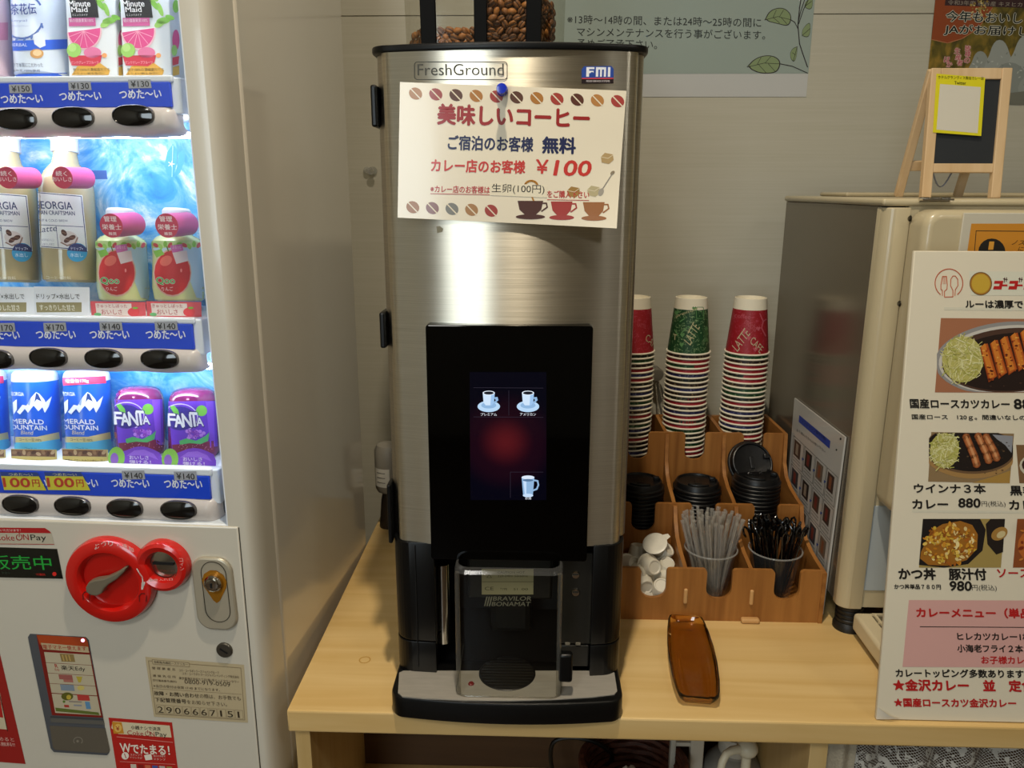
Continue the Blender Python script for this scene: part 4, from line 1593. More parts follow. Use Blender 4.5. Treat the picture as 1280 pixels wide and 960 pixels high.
def bundle(name, me, xc, yc, n, length, spread, label, cat, group, ybias, rmax, top=0.0):
    ga = 2.399963
    for k in range(n):
        q = math.sqrt((k + 0.5) / n)
        a = k * ga
        b0 = Vector((xc + 0.022 * q * math.cos(a + 0.5), yc + 0.022 * q * math.sin(a + 0.5), F0 + 0.004))
        t = Vector((xc + spread * q * math.cos(a), yc + ybias + spread * 0.72 * q * math.sin(a), F0 + length))
        # keep inside the mouth of the cup
        d = (t - b0)
        f = (CH_ - 0.004) / d.z
        m_ = b0 + d * f - Vector((xc, yc, 0))
        rr = math.hypot(m_.x, m_.y)
        if rr > RT - 0.005:
            s = (RT - 0.005) / rr
            d = Vector(((m_.x * s + xc - b0.x) / f, (m_.y * s + yc - b0.y) / f, d.z))
        d.normalize()
        o = bpy.data.objects.new(name, me)
        COL.objects.link(o)
        o.location = b0 + Vector((0, 0, random.uniform(0, 0.007)))
        o.rotation_euler = (d.to_track_quat('Z', 'Y').to_matrix() @ Matrix.Rotation(random.uniform(0, 6.28), 3, 'Z')).to_euler()
        meta(o, label, cat, group)


random.seed(21)
bundle('straw', straw_me, cupx[0][0], cupx[0][1], 62, SL, 0.064, 'clear film wrapped straw standing in the plastic cup beside the creamers', 'straw', 'wrapped straws in the clear cup', 0.012, 0)
bundle('stirrer', stir_me, cupx[1][0], cupx[1][1], 44, L2, 0.060, 'black plastic stirrer with bent end in the plastic cup beside the dispenser', 'stirrer', 'black stirrers in the clear cup', 0.010, 0)

# ---------------------------------------------------------------- amber glass tray on the counter
AMB = M('amber_glass', '#cfa65e', 0.02, trans=1.0, ior=1.33)
pa, pb = atZ(856, 781, CZ), atZ(873, 886, CZ)
ctr = (pa + pb) / 2
ax = (pb - pa).normalized()
sd = Vector((-ax.y, ax.x, 0))
HL = (pb - pa).length / 2


def tray_ring(z, grow):
    pts = []
    prof = [(-1, 0.0), (-1.0, 0.60), (-0.97, 0.72), (-0.88, 0.80), (-0.6, 0.90), (-0.2, 0.98), (0.2, 0.99), (0.6, 0.93), (0.85, 0.84), (0.96, 0.76), (1.0, 0.62), (1.0, 0.0)]
    w = 0.039
    up = [(a * (HL + grow), b * (w + grow)) for a, b in prof]
    full = up + [(a, -b) for a, b in up[::-1][1:-1]]
    return [ctr + ax * a + sd * b + Vector((0, 0, z)) for a, b in full]


rings = [tray_ring(0.0006, -0.016), tray_ring(0.0016, -0.010), tray_ring(0.010, -0.004), tray_ring(0.0175, -0.001), tray_ring(0.0195, -0.0014), tray_ring(0.0193, -0.0040), tray_ring(0.0125, -0.008), tray_ring(0.0062, -0.0135), tray_ring(0.0052, -0.0175), tray_ring(0.0050, -0.0210), tray_ring(0.0028, -0.0235), tray_ring(0.0026, -0.0262)]
n = len(rings[0])
v = [p for r_ in rings for p in r_]
f = []
for j in range(len(rings) - 1):
    f += [(j * n + k, j * n + (k + 1) % n, (j + 1) * n + (k + 1) % n, (j + 1) * n + k) for k in range(n)]
f += [tuple(range(n))[::-1], tuple(range((len(rings) - 1) * n, len(rings) * n))]
mb = MB()
mb.add(v, f, AMB)
bmesh.ops.recalc_face_normals(mb.bm, faces=mb.bm.faces)
mb.smooth_angle = 50
mb.build('glass_tray', label='empty amber glass tray lying on the counter before the wooden organizer', cat='tray', origin=(ctr.x, ctr.y, CZ))

# knob and bead chain on the wall behind the cups
p = atY(818, 464, WALL_Y)
kc = thing('chain_holder', 'grey wall knob with a hanging bead chain behind the first two cup stacks', 'chain holder', (p.x, WALL_Y, p.z))
T = Matrix.Translation((p.x, WALL_Y, p.z)) @ Matrix.Rotation(R(90), 4, 'X')
MB().lathe([(0, 0), (0.014, 0), (0.014, 0.004), (0.007, 0.007), (0.006, 0.02), (0.013, 0.026), (0.016, 0.034), (0.013, 0.042), (0, 0.044)], M('knob_grey', '#6b675c', 0.3), T, 24).build('knob', kc)
mb = MB()
CHN = M('bead_metal', '#c8c2b0', 0.25, metal=0.9)
for x0 in (-0.006, 0.006):
    for k in range(26):
        mb.ell((p.x + x0 * (1 - 0.6 * abs(k - 12) / 13) + 0.0008 * k, WALL_Y - 0.035, p.z - 0.004 - k * 0.0046), (0.0019, 0.0019, 0.0019), CHN, None, 8, 6)
mb.build('bead_chain', kc)

# ================================================================ curry dispenser on the right
CREAM = M('cream_enamel', '#bbae8e', 0.28, spec=0.5, coat=0.15)
CREAM2 = M('cream_plastic', '#cdbf9e', 0.4)
SIDEST = M('dull_stainless', '#7a7264', 0.22, metal=0.6)
FOOT = M('foot_black', '#1a1814', 0.45)
DX = 0.515
dz0, dz1 = 0.8025, 1.462
DYF, DYB = 1.200, 1.668
ds = thing('food_dispenser', 'large cream food dispenser with grey steel side standing at the end of the counter', 'dispenser', (0.8, 1.43, CZ))
mb = MB()
mb.box(DX, 1.16, DYF + 0.012, DYB, dz0, dz1, SIDEST, 0.002)
mb.build('steel_housing', ds)
# rounded cream front frame
mb = MB()
rad = 0.020
pl = [(DX - 0.001, DYF + 0.022)] + [(DX - 0.001 + rad - rad * math.cos(R(a)), DYF + rad - rad * math.sin(R(a)) - 0.008) for a in range(0, 91, 10)] + [(0.552, DYF - 0.008), (0.552, DYF + 0.022)]
mb.prism([(x, y, dz0 - 0.002) for x, y in pl], (0, 0, dz1 - dz0), CREAM, 0.002)
mb.box(0.552, 1.16, DYF, DYF + 0.02, dz0 - 0.002, dz1, CREAM)
mb.box(0.552, 0.62, DYF - 0.002, DYF, dz0 + 0.03, 0.985, M('pale_blue_liner', '#aab2b4', 0.35), 0.002)
mb.build('front_frame', ds)
# top with low rim
mb = MB()
mb.box(DX - 0.004, 1.165, DYF - 0.004, DYB + 0.003, dz1, dz1 + 0.011, CREAM, 0.0045, seg=3)
a, b2 = atY(1027, 240, 1.60), atY(1050, 240, 1.60)
mb.box(a.x + 0.01, 1.1, 1.50, 1.64, dz1 + 0.011, dz1 + 0.0185, CREAM, 0.005)
mb.build('top_cover', ds)
# door
dyf = 1.135
dzb = atY(1095, 645, dyf).z
mb = MB()
op = rrect(0.62, dz1 - 0.004 - dzb, 0.024, 6, 0.5465 + 0.31, (dz1 - 0.004 + dzb) / 2)
mb.prism([(x, dyf, z) for x, z in op], (0, DYF - 0.010 - dyf, 0), CREAM, 0.012, seg=4)
dr = mb.build('door', ds)
for (x, y) in ((1134, 273), (1123, 379)):
    p = atX(x, y, 0.5462)
    MB().lathe([(0, 0.003), (0.003, 0.0028), (0.0046, 0.0012), (0.0048, 0)], M('screw_dark', '#5a554a', 0.25, metal=0.9), Matrix.Translation((0.5465, min(max(p.y, 1.15), 1.18), p.z)) @ Matrix.Rotation(R(-90), 4, 'Y'), 16).build('screw', dr)
mb = MB()
h0, h1 = atY(1150, 246, 1.19), atY(1189, 246, 1.19)
for k in range(3):
    xa_ = h0.x + (h1.x - h0.x) * k / 3
    mb.tube([(xa_ + 0.0008, 1.192, dz1 + 0.010), (xa_ + (h1.x - h0.x) / 3 - 0.0008, 1.192, dz1 + 0.010)], 0.0032, CHROME, 10)
mb.box(h0.x, h1.x, 1.180, 1.192, dz1 + 0.0085, dz1 + 0.011, CHROME)
mb.build('hinge', dr)
# card holder on the door
mb = MB()
PRC = clear('card_sleeve', (0.94, 0.94, 0.94), 0.3, 0.05, 0.25)
HYP = dyf - 0.003
q = [atY(*p, HYP) for p in ((1205, 266), (1400, 268), (1400, 340), (1198, 340))]
mb.prism([(q[0].x, HYP, q[0].z), (q[1].x, HYP, q[0].z), (q[1].x, HYP, q[3].z - 0.05), (q[0].x, HYP, q[3].z - 0.05)], (0, 0.003, 0), M('sleeve_white', '#c6c0ae', 0.3), 0.001)
A = Art(mb, plane_proj((0, HYP, 0), (0, -1, 0), 0.0002))
A.rect(1214, 279.5, 1400, 345, '#c8872c')
A.line([(1217, 325), (1220, 288.5), (1400, 290)], 0.9, '#3a3020', 1)
A.ell(1239.5, 315, 17, 17, '#23211e', 2)
A.text('1', 1235, 312, 6, 10, '#d89a3a', 0.02, 3)
A.text('ノズル', 1264, 306, 26, 6.5, '#2a2318', 0, 2, italic=0.2)
A.text('に', 1272, 313.5, 6, 5, '#2a2318', 0, 2, italic=0.2)
mb.build('instruction_card', dr, label='orange instruction card in a clear sleeve')
# feet
for (x, y) in ((0.545, 1.222), (0.545, 1.62), (1.12, 1.222), (1.12, 1.62)):
    mb = MB()
    prof = [(0, dz0), (0.0225, dz0)]
    for k in range(5):
        z = dz0 - 0.006 - k * 0.008
        prof += [(0.0225, z + 0.002), (0.0208, z), (0.0225, z - 0.002)]
    prof += [(0.025, CZ + 0.006), (0.025, CZ), (0, CZ)]
    mb.lathe(prof, FOOT, Matrix.Translation((x, y, 0)), 24)
    mb.build('foot', ds)
# drip tray of the dispenser
mb = MB()
ty0, ty1 = 1.065, 1.195
mb.box(0.540, 1.02, ty0, ty1, CZ + 0.012, CZ + 0.044, CREAM2, 0.006, seg=3)
dt = mb.build('catch_tray', ds)
mb = MB()
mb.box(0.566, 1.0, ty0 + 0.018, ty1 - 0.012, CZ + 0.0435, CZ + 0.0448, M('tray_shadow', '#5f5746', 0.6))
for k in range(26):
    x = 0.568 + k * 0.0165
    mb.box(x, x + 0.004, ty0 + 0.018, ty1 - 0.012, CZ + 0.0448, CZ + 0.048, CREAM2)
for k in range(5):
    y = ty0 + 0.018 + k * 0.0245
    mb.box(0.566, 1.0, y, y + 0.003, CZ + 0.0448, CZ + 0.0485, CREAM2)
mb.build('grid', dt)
for x in (0.565, 0.99):
    MB().lathe([(0, CZ + 0.012), (0.012, CZ + 0.012), (0.013, CZ), (0, CZ)], FOOT, Matrix.Translation((x, 1.13, 0)), 16).build('tray_foot', dt)

# instruction sheet hung on the steel side
mb = MB()
SXP = DX - 0.004
sp = plane_proj((SXP, 0, 0), (-1, 0, 0))
A = Art(mb, sp, slope=0.777, lean=-0.115)
def side_pt(u, v):
    """u,v 0..1 across the sheet, from its rear top corner"""
    c00, c10, c01, c11 = (993, 497.5), (1056, 546.5), (978, 685), (1027, 768)
    return ((1 - u) * (1 - v) * c00[0] + u * (1 - v) * c10[0] + (1 - u) * v * c01[0] + u * v * c11[0],
            (1 - u) * (1 - v) * c00[1] + u * (1 - v) * c10[1] + (1 - u) * v * c01[1] + u * v * c11[1])
def sq(u0, v0, u1, v1, col, lay=0, m=None):
    A.poly([side_pt(u0, v0), side_pt(u1, v0), side_pt(u1, v1), side_pt(u0, v1)], col, lay, m)
sheet_m = M('laminated_sheet', '#b9b7b2', 0.22, coat=0.4)
pts3 = [sp(*side_pt(u, v), 0.0) for u, v in ((0, 0), (1, 0), (1, 1), (0, 1))]
mb.prism(pts3, (0.003, 0, 0), sheet_m)
p0_, p1_ = side_pt(0.13, 0.115), side_pt(0.75, 0.105)
sq(0.12, 0.08, 0.75, 0.125, '#2a3f96', 1)
A.text('ソフトマシン操作手順', p0_[0] + 3, p0_[1] + 2, 30, 5, '#15204e', 0.01, 2)
pA = side_pt(0.10, 0.19)
A.text('よく読んでからお使い下さい', pA[0], pA[1], 36, 4, '#3a3a3c', 0.0, 2)
cols = ['#3a2a22', '#4c3a30', '#2c2622', '#5a463a', '#40302a', '#6a5a4c', '#35353a']
random.seed(3)
for r_ in range(4):
    for c_ in range(4):
        u0, v0 = 0.05 + c_ * 0.235, 0.235 + r_ * 0.185
        if r_ == 3 and c_ == 0:
            continue
        a0, b0, a1, b1 = side_pt(u0, v0), side_pt(u0 + 0.215, v0), side_pt(u0 + 0.215, v0 + 0.17), side_pt(u0, v0 + 0.17)
        A.line([a0, b0, a1, b1], 0.5, '#55534f', 1, closed=True)
        sq(u0 + 0.02, v0 + 0.015, u0 + 0.155, v0 + 0.115, random.choice(cols), 1)
        sq(u0 + 0.06, v0 + 0.03, u0 + 0.11, v0 + 0.10, random.choice(['#7a4a30', '#8a7a6a', '#1c1a18', '#6a2a22']), 2)
        for k in range(2):
            sq(u0 + 0.02, v0 + 0.127 + k * 0.018, u0 + 0.17, v0 + 0.133 + k * 0.018, '#77746e', 1)
        if c_ < 3:
            x_, y_ = side_pt(u0 + 0.218, v0 + 0.085)
            A.poly([(x_ - 1.2, y_ - 2), (x_ + 1.6, y_ + 0.4), (x_ - 1.2, y_ + 2.4)], '#2d4a8a', 2)
x_, y_ = side_pt(0.93, 0.025)
A.ell(x_, y_, 1.1, 1.5, '#222222', 1)
x_, y_ = side_pt(0.88, 0.10)
A.ell(x_, y_, 1.0, 1.3, '#222222', 1)
pc_ = side_pt(0.5, 0.5)
mb.build('instruction_sheet', label='laminated instruction sheet with photo steps on the grey steel side of the dispenser', cat='instruction sheet', origin=sp(*pc_, 0))

# ================================================================ menu board
mz = CZ + 0.0015
pbm, ptm = atZ(1095, 899, mz), None
MX0 = pbm.x
ptp = atX(1143, 313.5, MX0)
upv = (Vector((MX0, ptp.y, ptp.z)) - Vector((MX0, pbm.y, mz)))
nrm = Vector((1, 0, 0)).cross(upv).normalized()      # towards the viewer
if nrm.y > 0:
    nrm = -nrm
mbase = Vector((MX0, pbm.y, mz))
mn = thing('menu_board', 'white curry menu board with food photos leaning before the cream dispenser', 'menu board', tuple(mbase + Vector((0.22, 0, 0))))
mb = MB()
BW = 0.47
BOARD = M('menu_paper', '#dcd3bd', 0.4, spec=0.4)
o4 = [mbase, mbase + Vector((BW, 0, 0)), mbase + Vector((BW, 0, 0)) + upv, mbase + upv]
mb.prism([p for p in o4], -nrm * 0.006, BOARD, 0.001)
bd = mb.build('board', mn)
# worn, peeled lower corner
mb = MB()
mp_ = plane_proj(mbase, nrm)
pe = [mp_(1095, 899, 0.0005), mp_(1097, 884, 0.0005), mp_(1110, 892, 0.004), mp_(1124, 897.5, 0.0015), mp_(1112, 899, 0.0005)]
pe[2] = pe[2] + nrm * 0.002
mb.add(pe, [(0, 1, 2, 4), (4, 2, 3)], M('peeled_paper', '#e6dfcf', 0.8))
mb.build('peeled_corner', mn, label='peeled white paper corner')
mb = MB()
mb.box(MX0 + 0.17, MX0 + 0.25, pbm.y + 0.006, pbm.y + 0.012, mz + 0.30, mz + 0.31, BOARD)
rr_ = [Vector((MX0 + 0.17, 0, 0)), Vector((MX0 + 0.25, 0, 0))]
tp, ft = mbase + upv * 0.45 - nrm * 0.007, Vector((0, pbm.y + 0.066, mz))
mb.prism([(MX0 + 0.17, tp.y, tp.z), (MX0 + 0.25, tp.y, tp.z), (MX0 + 0.25, ft.y, ft.z), (MX0 + 0.17, ft.y, ft.z)], (0, 0.003, 0), BOARD)
mb.build('support_flap', mn)
mb = MB()
BK, RD = '#201c18', '#b5201f'
A = Art(mb, plane_proj(mbase, nrm, 0.0001), slope=0.008, lean=-0.085)
# header: plate mark, roundel and shop lettering
OR = '#c0603c'
A.ring(1186, 354, 17.3, 17.8, 1.2, OR, 1, 0, 40, 128, 412)
A.line([(1177.8, 369.5), (1177.8, 363), (1176, 361.5), (1176, 356), (1178, 345.5), (1183, 345.5), (1184, 356), (1183.5, 361.5), (1180.5, 364), (1180.5, 371.3), (1191, 371), (1191, 363), (1188, 357), (1188.3, 349), (1191, 345), (1194, 345), (1197, 349), (1197.3, 357), (1194, 362), (1193.5, 369.5)], 1.0, OR, 1)
for k in range(3):
    A.line([(1179 + 1.5 * k, 346), (1178.8 + 1.6 * k, 355)], 0.6, OR, 1)
A.rect(1211, 339, 1420, 369, '#d5d3c0')
A.ell(1225.8, 354.5, 14, 14.5, '#a8762c', 1, 0, 32)
A.ell(1225.8, 354.5, 11.4, 12, '#c3a038', 2, 0, 32)
A.ring(1225.8, 354.5, 13.6, 14.1, 0.8, '#6a4a20', 2, 0, 32)
for gx in (1241, 1260, 1279, 1298):
    A.poly([(gx + 2, 351), (gx + 13, 351), (gx + 10.5, 361.8), (gx, 361.8), (gx + 1.2, 357.6), (gx + 7.5, 357.6), (gx + 8.3, 354.6), (gx + 1.2, 354.6)], RD, 2)
    A.rect(gx + 10.5, 355.5, gx + 18, 357.8, RD, 2)
    A.line([(gx + 13, 348.5), (gx + 18, 349.5)], 1.0, '#4a1c1c', 2)
    A.line([(gx + 14.5, 347), (gx + 14, 353)], 1.0, '#4a1c1c', 2)
    A.line([(gx + 17, 347), (gx + 16.5, 352)], 1.0, '#4a1c1c', 2)
A.text('ルーは濃厚でドロドロ', 1207, 385, 120, 10, BK, 0.052)
A.rect(1180, 384, 1400, 387.5, '#d2cdb9', 0)

random.seed(8)
CABB = ['#c8c27a', '#d8d69a', '#b3b45c', '#e0dca8', '#a9a450', '#cfc98c']


def cabbage(cx, cy, rx, ry, n, lay, clip):
    A.ell(cx, cy, rx, ry, '#b4ae62', lay)
    for k in range(n):
        a, q = random.uniform(0, 360), math.sqrt(random.random())
        x, y = cx + rx * q * math.cos(R(a)), cy + ry * q * math.sin(R(a))
        t, l = random.uniform(0, 180), random.uniform(3, 7)
        p = [(x - l * math.cos(R(t)), y - l * math.sin(R(t))), (x + random.uniform(-2, 2), y + random.uniform(-2, 2)), (x + l * math.cos(R(t)), y + l * math.sin(R(t)))]
        p = [(min(max(u, clip[0]), clip[2]), min(max(v_, clip[1]), clip[3])) for u, v_ in p]
        A.line(p, random.uniform(0.7, 1.3), random.choice(CABB), lay + 1 + k % 3)


def clip_ell(cx, cy, rx, ry, clip, col, lay, rot=0, n=48):
    c, d = math.cos(R(rot)), math.sin(R(rot))
    p = []
    for i in range(n):
        a = 2 * math.pi * i / n
        x, y = rx * math.cos(a), ry * math.sin(a)
        p.append((min(max(cx + x * c - y * d, clip[0]), clip[2]), min(max(cy + x * d + y * c, clip[1]), clip[3])))
    A.poly(p, col, lay)


# photo 1: pork cutlet curry
c1 = (1169, 398, 1330, 490)
A.poly([(1176, 397.5), (1330, 399), (1326, 491), (1168.5, 490.5)], '#a06a4c', 0)
c1 = (1171, 398, 1328, 490)
clip_ell(1262, 448, 94, 46, c1, '#8e8c8a', 1, -4)
clip_ell(1263, 449, 90, 42.5, c1, '#c4bfb6', 2, -4)
clip_ell(1264, 450, 87, 40, c1, '#4a3328', 3, -4)
clip_ell(1266, 452, 82, 36, c1, '#241712', 4, -4)
for k in range(26):
    x, y = random.uniform(1235, 1320), random.uniform(415, 485)
    A.ell(x, y, random.uniform(0.6, 2.0), random.uniform(0.4, 0.9), random.choice(['#4c3428', '#6a5040', '#3a2820']), 5)
cabbage(1203, 449, 26, 29, 170, 6, c1)
for k in range(5):
    x0 = 1224 + k * 12.5
    y0 = 434 - k * 4.5
    for (dx, dy, w, c) in ((0, 0, 10, '#8a3c14'), (0.8, 0, 8, '#b4581e'), (1.5, -1, 5, '#cc7a2c')):
        A.poly([(x0 + dx, y0 + dy), (x0 + dx + w, y0 - 5), (x0 + dx + w + 12, y0 + 36), (x0 + 11 + dx, y0 + 44 - (10 - w))], c, 10 + int(10 - w) // 2)
    for j in range(16):
        t = random.random()
        x, y = x0 + random.uniform(1, 10) + 11 * t, y0 + 40 * t + random.uniform(-3, 3)
        A.ell(x, y, random.uniform(0.7, 2.2), random.uniform(0.6, 1.4), random.choice(['#d88a30', '#7c2c12', '#a04418', '#e0a04a', '#5c2010']), 14)
A.text('国産ロースカツカレー', 1138, 510, 124, 11.5, BK, 0.052)
A.text('880', 1268, 511, 30, 12, BK, 0.065)
A.text('国産ロース　120ｇ。間違いなしの組合せ', 1140, 525, 170, 7.2, BK, 0.036)
# photo 2: sausages
c2 = (1161, 541, 1266, 603)
A.poly([(1164, 540), (1267.5, 542), (1262, 604), (1160, 602)], '#8a7250', 0)
A.poly([(1240, 596), (1263, 588), (1262, 604), (1215, 603.5)], '#a5813f', 1)
clip_ell(1212, 566, 58, 32, c2, '#a07c4a', 1, 3)
clip_ell(1212, 562, 57, 30, c2, '#6a5036', 2, 3)
clip_ell(1212, 561, 55, 28, c2, '#1f1713', 3, 3)
A.poly([(1240, 543), (1266, 545), (1264, 566), (1256, 556), (1246, 549)], '#8b8d94', 4)
for k in range(30):
    A.ell(random.uniform(1200, 1262), random.uniform(548, 592), random.uniform(0.6, 1.8), random.uniform(0.4, 0.9), random.choice(['#5c4630', '#3a2c20', '#77603e']), 5)
cabbage(1180, 563, 18, 22, 120, 6, c2)
for k, (x0, y0) in enumerate(((1207, 546), (1222, 545), (1232, 546))):
    L_ = 34 - k * 4
    pts = [(x0, y0), (x0 + 5, y0 + L_ * 0.35), (x0 + 10, y0 + L_ * 0.7), (x0 + 13, y0 + L_)]
    for w, c, lay in ((9.5, '#8a4a26', 11), (7, '#b06a3c', 12), (3, '#cf9262', 13)):
        for j in range(3):
            A.line(pts[j:j + 2], w, c, lay)
        for q_ in pts:
            A.ell(q_[0], q_[1], w / 2, w / 2, c, lay, 0, 12)
A.text('ウインナ３本', 1143, 616, 89, 11.5, BK, 0.052)
A.text('カレー', 1141, 635.5, 44, 11, BK, 0.065)
A.text('880', 1198, 634, 27, 11, BK, 0.065, italic=0.1)
A.text('円(税込)', 1227, 634, 30, 8, BK, 0)
A.text('黒毛和牛', 1263, 619, 62, 12, BK, 0.052)
A.text('カレー', 1262, 636.5, 44, 11, BK, 0.065)
A.rect(1270, 556, 1330, 604, '#7a5a3a', 0)
A.ell(1300, 582, 26, 16, '#c0b8a4', 1)
A.ell(1300, 581, 23, 13, '#3a241a', 2)
A.rect(1140, 637.5, 1400, 640.5, '#d2cdb9', 0)
# photo 3: cutlet bowl
c3 = (1151, 649, 1254, 708)
A.poly([(1153.5, 648.5), (1256, 648.5), (1251, 709.5), (1148.5, 709.5)], '#a08a4e', 0)
A.poly([(1153.5, 648.5), (1225, 648.5), (1232, 662), (1228, 688), (1210, 705), (1180, 709.5), (1148.5, 706)], '#1d1715', 1)
A.poly([(1232, 655), (1238, 648.5), (1256, 648.5), (1253.5, 690), (1245, 693), (1234, 680)], '#221a16', 2)
A.ell(1249, 667, 7.5, 11, '#a2793a', 3, 60)
A.ell(1251, 668, 4, 6, '#c9b888', 4, 60)
A.poly([(1151, 690), (1163, 664), (1178, 655), (1200, 651), (1215, 656), (1222, 668), (1221, 686), (1208, 700), (1185, 707), (1160, 706), (1150, 698)], '#9a6420', 2)
for k in range(190):
    a, q = random.uniform(0, 360), math.sqrt(random.random())
    x, y = 1186 + 34 * q * math.cos(R(a)), 680 + 26 * q * math.sin(R(a))
    A.ell(x, y, random.uniform(1, 4.2), random.uniform(0.8, 2.4), random.choice(['#d2a23a', '#b8761e', '#e0bc5a', '#8a4c16', '#d8c084', '#c88a2a', '#a25c1c', '#ecd79a', '#caa83c']), 3 + k % 5, random.uniform(0, 180), 9)
A.text('かつ丼　豚汁付', 1124, 724, 109, 14, BK, 0.062)
A.text('かつ丼単品７８０円', 1118, 736, 58, 6, BK, 0.052)
A.text('980', 1187, 738, 27, 11.5, BK, 0.065, italic=0.1)
A.text('円(税込)', 1215, 739, 31, 8.5, BK, 0)
A.text('ソースカツ丼', 1247, 722, 84, 12, RD, 0.044)
A.poly([(1271.5, 648.5), (1330, 648.5), (1328, 709.5), (1266, 709.5)], '#8a4a24', 0)
A.ell(1302, 682, 30, 24, '#b4642a', 1)
for k in range(40):
    A.ell(random.uniform(1274, 1322), random.uniform(660, 704), random.uniform(1.5, 4), random.uniform(1, 2.5), random.choice(['#c47a34', '#7a2c12', '#d8a860', '#a04a1c']), 2 + k % 3, random.uniform(0, 180), 9)
# pink panel
A.poly([(1136, 750), (1420, 751), (1420, 835), (1128, 833.5)], '#d3a39c', 0)
A.text('カレーメニュー（単品）', 1146, 771.5, 148, 12, RD, 0.065)
A.line([(1150, 783.3), (1420, 785)], 1.0, BK, 1)
A.text('ヒレカツカレー1枚', 1197, 800, 92, 9.5, BK, 0.044)
A.text('小海老フライ２本カレー', 1197, 815, 112, 9.5, BK, 0.044)
A.text('お子様カレー', 1227, 829.5, 64, 9.5, RD, 0.044)
A.text('カレートッピング多数あります！', 1120, 846, 164, 10, BK, 0.052)
A.text('★金沢カレー　並　定食', 1117, 863, 176, 14, RD, 0.065)
A.text('★国産ロースカツ金沢カレー', 1118, 883, 152, 10.5, RD, 0.062)
mb.build('print', bd, label='printed curry dishes, prices and lettering')

# ================================================================ little easel with yellow card
EZ = dz1 + 0.0112
EY = 1.30
es = thing('easel_sign', 'small wooden easel chalkboard with yellow card standing on the cream dispenser', 'easel', (0.66, 1.33, EZ))
PINE = wood('pine', '#c9a87c', '#d8bb92', 'Z', 3, 0.5, 0.5)
x0, x1 = atY(1151, 244, EY).x, atY(1247, 244, EY).x
ht = atY(1200, 84, EY + 0.012).z - EZ
lean = 0.010
T = Matrix.Translation((0, EY - lean, EZ)) @ Matrix.Rotation(-math.atan2(lean * 2, ht), 4, 'X')
w = 0.0155
for xa_ in (x0 - 0.003, x1 - w):
    MB().box(xa_, xa_ + w, 0, 0.011, 0, ht, PINE, 0.0015, T).build('leg', es)
zb_ = atY(1200, 204, EY).z - EZ
zt_ = atY(1200, 97, EY).z - EZ
MB().box(x0 + w - 0.003, x1 - w, 0.001, 0.010, zb_ - 0.014, zb_, PINE, 0.0012, T).build('rail', es)
MB().box(x0 + w - 0.003, x1 - w, 0.001, 0.010, zt_, ht, PINE, 0.0012, T).build('rail', es)
MB().box(x0 + w - 0.004, x1 - w + 0.001, 0.004, 0.007, zb_ - 0.001, zt_ + 0.001, M('chalkboard', '#23272b', 0.6), 0, T).build('chalkboard', es)
T2 = Matrix.Translation((0, EY + 0.012, EZ + ht - 0.004)) @ Matrix.Rotation(R(19), 4, 'X')
hl = (ht - 0.004) / math.cos(R(19))
for xa_ in (x0 - 0.006, x1 - w - 0.012):
    MB().box(xa_, xa_ + 0.013, -0.002, 0.008, -hl + 0.001, 0.0, PINE, 0.0015, T2).build('rear_leg', es)
MB().box(x0 + 0.007, x1 - w - 0.012, 0.0, 0.006, -hl * 0.78, -hl * 0.70, PINE, 0.001, T2).build('rear_rail', es)
mb = MB()
sag = [(x0 + 0.022 + 0.034 * k / 10, EY + 0.02, EZ + 0.045 - 0.028 * math.sin(math.pi * k / 10)) for k in range(11)]
mb.tube(sag, 0.0032, M('thread_pale', '#8e93a2', 0.6), 6, flat=0.2)
mb.build('cord', es)
cpl = T @ Vector((0, -0.0008, 0.1))
cn = (T.to_3x3() @ Vector((0, -1, 0)))
mb = MB()
A = Art(mb, plane_proj(cpl, cn), slope=0.03, lean=-0.03)
A.poly([(1170.5, 92), (1231.5, 97), (1226.5, 170), (1166, 165.5)], '#d6cc1e', 0)
A.poly([(1175, 105), (1226, 109), (1222, 166.5), (1170.5, 162)], '#cfcabb', 1)
A.text('ホテルグランヴィス熊谷カレー店', 1172.5, 98.5, 57, 4.2, '#1d1c10', 0.01, 2)
A.text('Twitter', 1193, 105.5, 14.5, 4, '#1d1c10', 0.02, 2)
mb.build('yellow_card', label='yellow paper card with small Japanese heading stuck on the little easel', cat='card', origin=cpl + Vector((0.66, 0, 0)))

# ================================================================ papers on the wall
mb = MB()
wp_ = plane_proj((0, WALL_Y, 0), (0, -1, 0), 0.0012)
xl = atY(640, 0, WALL_Y).x
c_ = atY(1012, 60, WALL_Y)
zb_ = atY(1008, 121, WALL_Y).z
zt_ = 2.06
c_.x = 0.564
mb.box(xl, c_.x, WALL_Y - 0.0012, WALL_Y - 0.0002, zb_, zt_, M('notice_white', '#bcbdbb', 0.35), 0)
zm = atY(1010, 92, WALL_Y).z
mb.box(xl, c_.x, WALL_Y - 0.0016, WALL_Y - 0.0011, zm, zt_, M('notice_sage', '#93a099', 0.35), 0)
A = Art(mb, plane_proj((0, WALL_Y, 0), (0, -1, 0), 0.0018), slope=0.018)
TG = '#2b2e2c'
A.text('※13時～14時の間、または24時～25時の間に', 709, 30, 242, 11.5, TG, 0.004)
A.text('マシンメンテナンスを行う事がございます。', 721, 45.5, 235, 11.5, TG, 0.004)
A.text('予めご了承下さい。', 721, 60, 100, 11.5, TG, 0.004)
ST, LF, LF2 = '#2d2527', '#7f9068', '#93a26c'
A.line([(1001, -2), (999, 10), (997, 32), (999, 55), (1004, 70), (1009, 84)], 1.2, ST, 2)
A.line([(1011, -2), (1004, 12), (998, 30)], 0.9, ST, 2)
A.line([(1006, -2), (1000, 16), (997, 30)], 0.9, ST, 2)
A.line([(997, 36), (993, 28), (988, 25)], 0.9, ST, 2)
